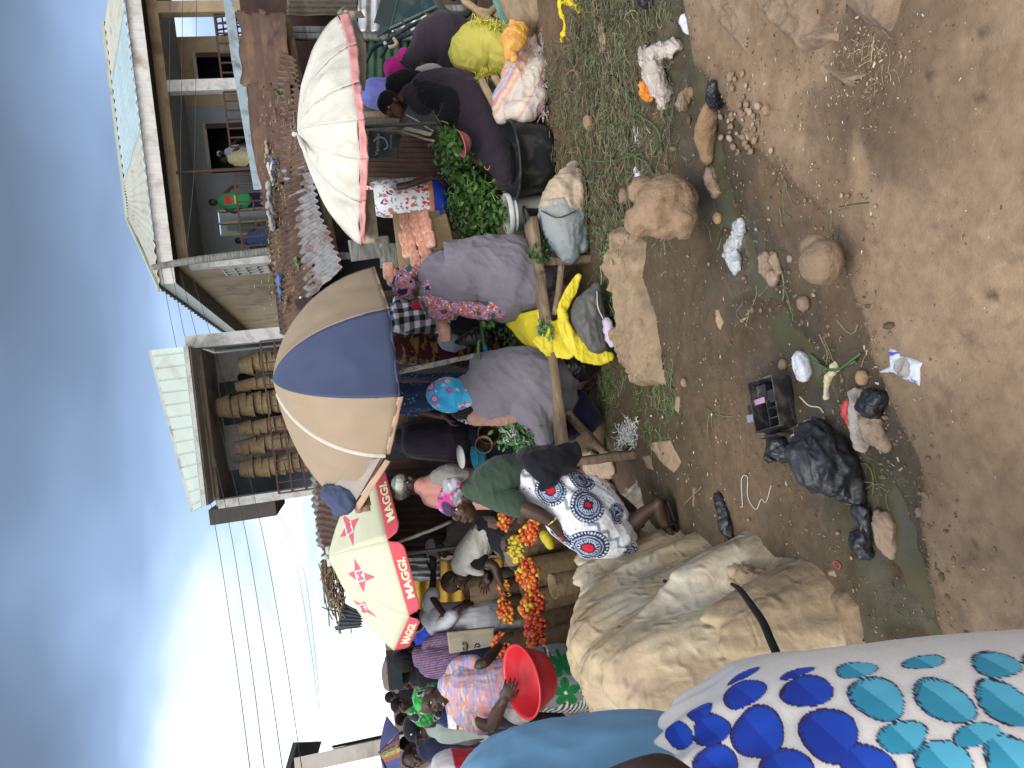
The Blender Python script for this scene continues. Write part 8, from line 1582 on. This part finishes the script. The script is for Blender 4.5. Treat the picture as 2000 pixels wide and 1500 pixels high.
stems('straw', P, 80, .06, .0011, (.24, .17, .10), 41, (.012, .012, .004), .5, .15, mat='straw', kind='stuff', label='dry straw around the small triangular mat', cat='straw')
for o, lab, cc in (([(1270, 860), (1310, 855), (1335, 905), (1318, 928), (1290, 905), (1272, 880)], 'flat pointed piece of card on the earth in front of the near bench leg', .3), ([(1252, 888), (1268, 885), (1280, 925), (1262, 918)], 'small card scrap beside the pointed card', .25), ([(1318, 768), (1330, 770), (1328, 815), (1312, 800)], 'narrow card scrap among the scattered leaves', .28), ([(1392, 600), (1405, 598), (1418, 630), (1408, 655), (1395, 630)], 'oval dry leaf left of the rounded boulder', .32), ([(1438, 620), (1460, 612), (1462, 622), (1445, 640)], 'curled dry leaf beyond the oval leaf', .36), ([(1612, 1110), (1630, 1105), (1640, 1135), (1618, 1130)], 'small brown scrap beside the red ring', .27), ([(1350, 945), (1360, 950), (1358, 1000), (1352, 990)], 'thin flat twig-like scrap in front of the sandal', .2)):
    piece('card_scrap' if 'card' in lab else 'dry_scrap', M('card_%d' % int(cc * 100), (cc, cc * .72, cc * .48), var=.2, vs=12), o, .004, .004, .008, 12, .002, .004, int(cc * 90), label=lab, cat='scrap')
# ---- plastic and rubbish
m_clear = M('clear_film', (.52, .55, .57), rough=.15, var=.25, vs=14, bump=.5, bs=40, spec=.7, coat=.3, alpha=.75, crease=(16, .9, .015))
m_wf = M('white_film', (.58, .60, .66), rough=.3, var=.15, vs=10, dirt=((.12, .15, .42), .16, 16), bump=.35, bs=50, coat=.2, crease=(16, .8, .012))
m_bf = M('black_film', (.020, .022, .026), rough=.33, var=.2, vs=9, bump=.35, bs=70, spec=.6, crease=(11, .9, .02), dirt=((.08, .07, .055), .2, 6))
m_brf = M('muddy_film', (.28, .20, .14), crease=(14, .8, .015), rough=.4, var=.3, vs=9, dirt=((.45, .40, .34), .3, 9), bump=.4, bs=40)
def trash(nm, m, secs, lab, cat='plastic bag', vox=.005, amp=.013, fr=18, seed=1, run=(1, .3, 0)):
    return blob(nm, m, [gtube(s) for s in secs], None, vox, 1, fold=(amp, fr, run, .35, seed), folds2=(amp * .4, fr * 2.4, run, .5, seed + 3), label=lab, cat=cat)
trash('plastic_bag', m_clear, [[(1452, 435, 10, .03), (1448, 460, 16, .05), (1436, 495, 20, .05), (1438, 528, 12, .03)]], 'clear crumpled plastic bag lying in the gutter')
trash('plastic_bag', m_brf, [[(1495, 500, 10, .03), (1505, 520, 12, .04), (1520, 545, 14, .03)], [(1515, 500, 12, .03), (1528, 530, 8, .03)]], 'small muddy white bag right of the puddle')
trash('plastic_bag', M('dirty_clear_film', (.40, .35, .30), rough=.3, var=.3, vs=12, dirt=((.55, .5, .46), .35, 9), bump=.5, bs=40, coat=.2), [[(1310, 90, 12, .05), (1290, 110, 20, .08), (1285, 145, 24, .09), (1300, 175, 24, .08), (1300, 205, 14, .04)], [(1262, 98, 12, .05), (1275, 120, 16, .07)]], 'large clear bag with orange print among the stalks', amp=.016)
trash('orange_wrapper', M('orange_wrapper', (.62, .22, .03), rough=.3, dirt=((.5, .04, .04), .4, 12)), [[(1284, 160, 6, .1), (1284, 185, 8, .1)]], 'orange and red wrapper inside the large clear bag', 'wrapper', .004)
trash('muddy_ball', M('mud_ball', (.26, .18, .12)), [[(1330, 185, 12, .05), (1330, 205, 15, .06)]], 'crumpled brown paper ball beside the large clear bag', 'paper')
trash('plastic_bag', m_wf, [[(1245, 330, 4, .02), (1250, 345, 8, .03), (1248, 358, 12, .03)]], 'small silver-blue wrapper just above the large boulder')
trash('plastic_bag', m_brf, [[(1396, 332, 8, .03), (1398, 355, 13, .04), (1402, 380, 9, .02)]], 'grey muddy sachet in the gutter right of the orange stone')
trash('black_ball', m_bf, [[(1408, 172, 12, .05), (1410, 200, 12, .05)]], 'ball of black plastic at the end of the long tan stone', 'plastic bag', amp=.014, fr=30)
trash('plastic_bag', m_wf, [[(1344, 35, 8, .03), (1348, 56, 9, .03)]], 'little white bag at the path edge on the right')
trash('beige_rag', m_brf, [[(1178, 50, 12, .03), (1182, 75, 12, .03), (1180, 98, 6, .02)]], 'beige rag among the stalks at the right edge', 'rag')
trash('black_bag', m_bf, [[(1268, -15, 18, .08), (1272, 4, 12, .06)]], 'black bag cut by the right edge above the puddle')
trash('yellow_ribbon', M('yellow_plastic', (.66, .50, .02), rough=.4), [[(1096, -10, 5, .02), (1098, 20, 5, .02), (1106, 50, 4, .02), (1100, 78, 3, .02)], [(1098, 5, 4, .02), (1115, 5, 4, .02), (1135, 18, 6, .02)]], 'torn strips of bright yellow plastic at the right edge', 'plastic strip')
trash('plastic_bag', m_wf, [[(1570, 700, 18, .05), (1578, 722, 20, .055), (1575, 736, 14, .04)]], 'round white sachet printed blue beyond the broken tray', amp=.008)
trash('black_bag', m_bf, [[(1612, 850, 26, .12), (1630, 880, 48, .19), (1645, 915, 45, .18), (1665, 945, 26, .1), (1682, 975, 8, .04)]], 'biggest black plastic bag, swollen, in the middle of the gutter', amp=.022, fr=11, vox=.006)
trash('plastic_bag', M('milky_film', (.42, .38, .36), rough=.3, var=.2, coat=.2, bump=.4), [[(1592, 825, 8, .04), (1585, 850, 18, .08), (1582, 880, 14, .06)]], 'milky plastic bag leaning on the biggest black bag')
trash('black_bag', m_bf, [[(1520, 850, 10, .04), (1530, 870, 18, .07), (1540, 888, 16, .06)], [(1512, 875, 3, .02), (1507, 893, 3, .02), (1518, 900, 3, .02)]], 'crumpled black bag touching the broken tray')
trash('black_rag', m_bf, [[(1408, 972, 8, .03), (1418, 1000, 12, .04), (1425, 1030, 16, .05), (1430, 1046, 9, .03)]], 'black rag on bare earth in front of the sandal', 'rag')
trash('black_rag', m_bf, [[(1685, 998, 22, .06), (1690, 1030, 12, .05), (1690, 1062, 22, .06), (1695, 1085, 10, .03)]], 'black torn plastic beside the brown paper in the gutter', 'rag')
trash('brown_paper', M('brown_paper', (.30, .21, .15), var=.2, bump=.3), [[(1700, 1012, 16, .03), (1728, 1025, 28, .05), (1738, 1055, 24, .04), (1742, 1082, 8, .02)]], 'crumpled brown paper beside the black torn plastic', 'paper')
trash('rag_heap', M('grey_white_rag', (.36, .32, .29), dirt=((.2, .14, .1), .4, 9)), [[(1684, 765, 9, .04), (1690, 800, 14, .06), (1690, 840, 14, .06), (1690, 868, 9, .04)]], 'pale rags in the rubbish pile behind the white sachet', 'rag')
trash('rag_heap', m_bf, [[(1715, 770, 14, .05), (1715, 795, 22, .08), (1735, 770, 12, .05)]], 'black scraps on the rubbish pile', 'rag')
trash('rag_heap', m_brf, [[(1715, 825, 20, .07), (1725, 850, 20, .06), (1738, 872, 8, .03)]], 'brown scraps on the rubbish pile', 'rag')
trash('red_wrapper', M('red_film', (.50, .07, .07), rough=.35), [[(1664, 785, 4, .03), (1665, 815, 7, .04), (1672, 840, 5, .03), (1680, 865, 2, .02)]], 'red wrapper along the rubbish pile', 'wrapper')
trash('banana_peel', M('pale_peel', (.56, .50, .33), rough=.5), [[(1630, 718, 6, .02), (1620, 745, 5, .02), (1617, 775, 4, .02)], [(1632, 712, 8, .02), (1640, 722, 4, .02)]], 'pale peel lying in the murky puddle', 'peel')
trash('white_knot', M('thread', None) if False else m_white, [[(1398, 1078, 8, .03), (1405, 1092, 9, .03)]], 'white knotted string at the foot of the heap', 'string')
trash('corn_cob', M('old_cob', (.35, .27, .15), bump=.8, bs=90), [[(1362, 1055, 3, .015), (1357, 1070, 7, .025), (1351, 1088, 6, .02)]], 'old maize cob beside the sandal', 'maize cob', amp=.003)
trash('red_bag', M('red_white_bag', (.45, .03, .03)), [[(1178, 938, 12, .08), (1190, 950, 13, .08)]], 'red bag behind the printed skirt', 'bag'); trash('white_bag', M('milky_film', None), [[(1195, 950, 13, .09), (1205, 968, 15, .09), (1212, 982, 8, .05)]], 'white bag under the red one behind the printed skirt', 'bag')
trash('old_sack', m_sack, [[(1150, 900, 20, .06), (1175, 910, 26, .07), (1200, 905, 22, .05)]], 'muddy sack on the ground behind the near bench leg', 'sack', vox=.008, amp=.02, fr=9)
K = gw([(1452, 990), (1450, 935), (1462, 932), (1462, 970), (1478, 995), (1488, 975), (1498, 980), (1508, 948)], .004); mk('white_string', *wtube(K, .0022, 6), m_white, label='looped white string on the bare earth', cat='string')
K = gw([(1565, 775), (1580, 792), (1602, 795), (1610, 805)], .006); mk('white_string', *wtube(K, .003, 6), M('pale_peel', None), label='short pale sprout in the puddle beside the tray', cat='sprout')
K = gw([(1452, 590), (1440, 615), (1470, 645)], .004); mk('twig', *wtube(K, .002, 5), m_wood, label='thin pale twig beside the oval dry leaf', cat='twig')
K = gw([(1338, 985), (1368, 955), (1372, 950)], .006); mk('twig', *wtube(K, .004, 6), m_wood, label='short brown stick in front of the walking woman', cat='twig')
c0 = G(1633, 1103, .004); a = np.linspace(0, 2 * pi, 25); mk('red_ring', *wtube([c0 + (.012 * cos(t), .02 * sin(t), 0) for t in a], .0022, 6, m=0), M('red_film', None), label='thin red plastic ring on the mud', cat='ring')
def sachet():
    pts = [(1732, 671), (1750, 676), (1765, 688), (1790, 695), (1812, 706), (1803, 722), (1804, 745), (1800, 768), (1788, 756), (1765, 748), (1745, 735), (1722, 731), (1735, 708)]
    def cw(V, N):
        A = G(1775, 745)[:2]; d = nz((G(1812, 722) - G(1735, 712)))[:2]; n_ = fbm(V * 30, 3, 5); u = (V[:, :2] - G(1768, 718)[:2]) @ d; v = (V[:, :2] - G(1768, 718)[:2]) @ np.array([-d[1], d[0]]); c = np.tile([.56, .59, .66], (len(V), 1))
        r = np.hypot(u / .035, v / .03); c[(r < 1)] = (.33, .30, .28); c[(np.abs(v - .038) < .006) & (n_ > -.15)] = (.07, .09, .36); c[(np.abs(v + .04) < .008) & (n_ > -.1)] = (.08, .1, .4); return c
    o = piece('water_sachet', M('printed_film', None, rough=.3, coat=.3, bump=.3, bs=60, var=.15), pts, .0025, .006, .018, 14, .003, .003, 3, col=cw, label='white water sachet with blue print on the mud at the path edge', cat='sachet')
    decal('lettering', text_px('PURE WATER', (1752, 742), (1796, 755), (1749, 731), (1790, 744), .0), bvh(o), M('blue_ink', (.05, .07, .3), bump=0), o, .003)
sachet()
def tray():
    R = thing('broken_tray', G(1525, 790), 'broken black battery case lying open on the mud', 'battery case'); c = G(1528, 790, .0) ; ex = nz(G(1528, 745) - G(1535, 835)); ex[2] = 0; ex = nz(ex); ez = nz((.15, -.25, 1)); ey = nz(np.cross(ez, ex)); ex = np.cross(ey, ez); ax = (ex, ey, ez)
    def B(x, y, z, sx, sy, sz): return boxv(c + ex * x + ey * y + ez * (z + .01), (sx, sy, sz), ax)
    Lx, Ly, H = .20, .13, .09; P = [B(0, 0, .003, Lx, Ly, .006), B(Lx / 2, 0, H / 2, .005, Ly, H), B(-Lx / 2, 0, H / 2, .005, Ly, H), B(0, Ly / 2, H / 2, Lx + .005, .005, H), B(0, -Ly / 2, H / 2, Lx + .005, .005, H)]
    for x in (-.06, -.02): P.append(B(x, -.03, H * .42, .004, .065, H * .8))
    P += [B(-.04, 0.0, H * .42, .11, .004, H * .8), B(.03, -.02, H * .35, .05, .08, .05), B(.06, .03, H * .5, .05, .05, .03)]
    mk('case', *join(P), M('dusty_black_plastic', (.028, .029, .032), rough=.5, var=.35, vs=14, dirt=((.16, .13, .1), .4, 12), bump=.15), R, smooth=False)
    mk('sticker', *B(.02, .035, H * .8, .022, .055, .004), M('faded_pink_label', (.36, .24, .36)), R, smooth=False); mk('broken_lid', *join([B(.02, .10, .02, .16, .05, .012), B(.0, .115, .035, .05, .03, .03), B(.09, .085, .03, .03, .06, .03)]), M('dusty_black_plastic', None), R, smooth=False); mk('connector', *B(-.03, .125, .045, .03, .035, .014), M('grey_blue_plastic', (.2, .23, .27)), R, smooth=False); mk('yellow_cap', *ell(c + ey * .09 + ex * .035 + ez * .05, (.005, .005, .004)), M('yellow_plastic', None), R)
    mk('side_panel', *B(-.125, .02, .03, .004, .11, .07), M('dusty_black_plastic', None), R, smooth=False)
tray()
# ---------------------------------------------------------------- check of the labels
for o in COL.objects:
    if o.parent is None and 'label' in o and len(o['label'].replace('-', ' ').split()) > 16: print('LONG', len(o['label'].split()), o['label'])
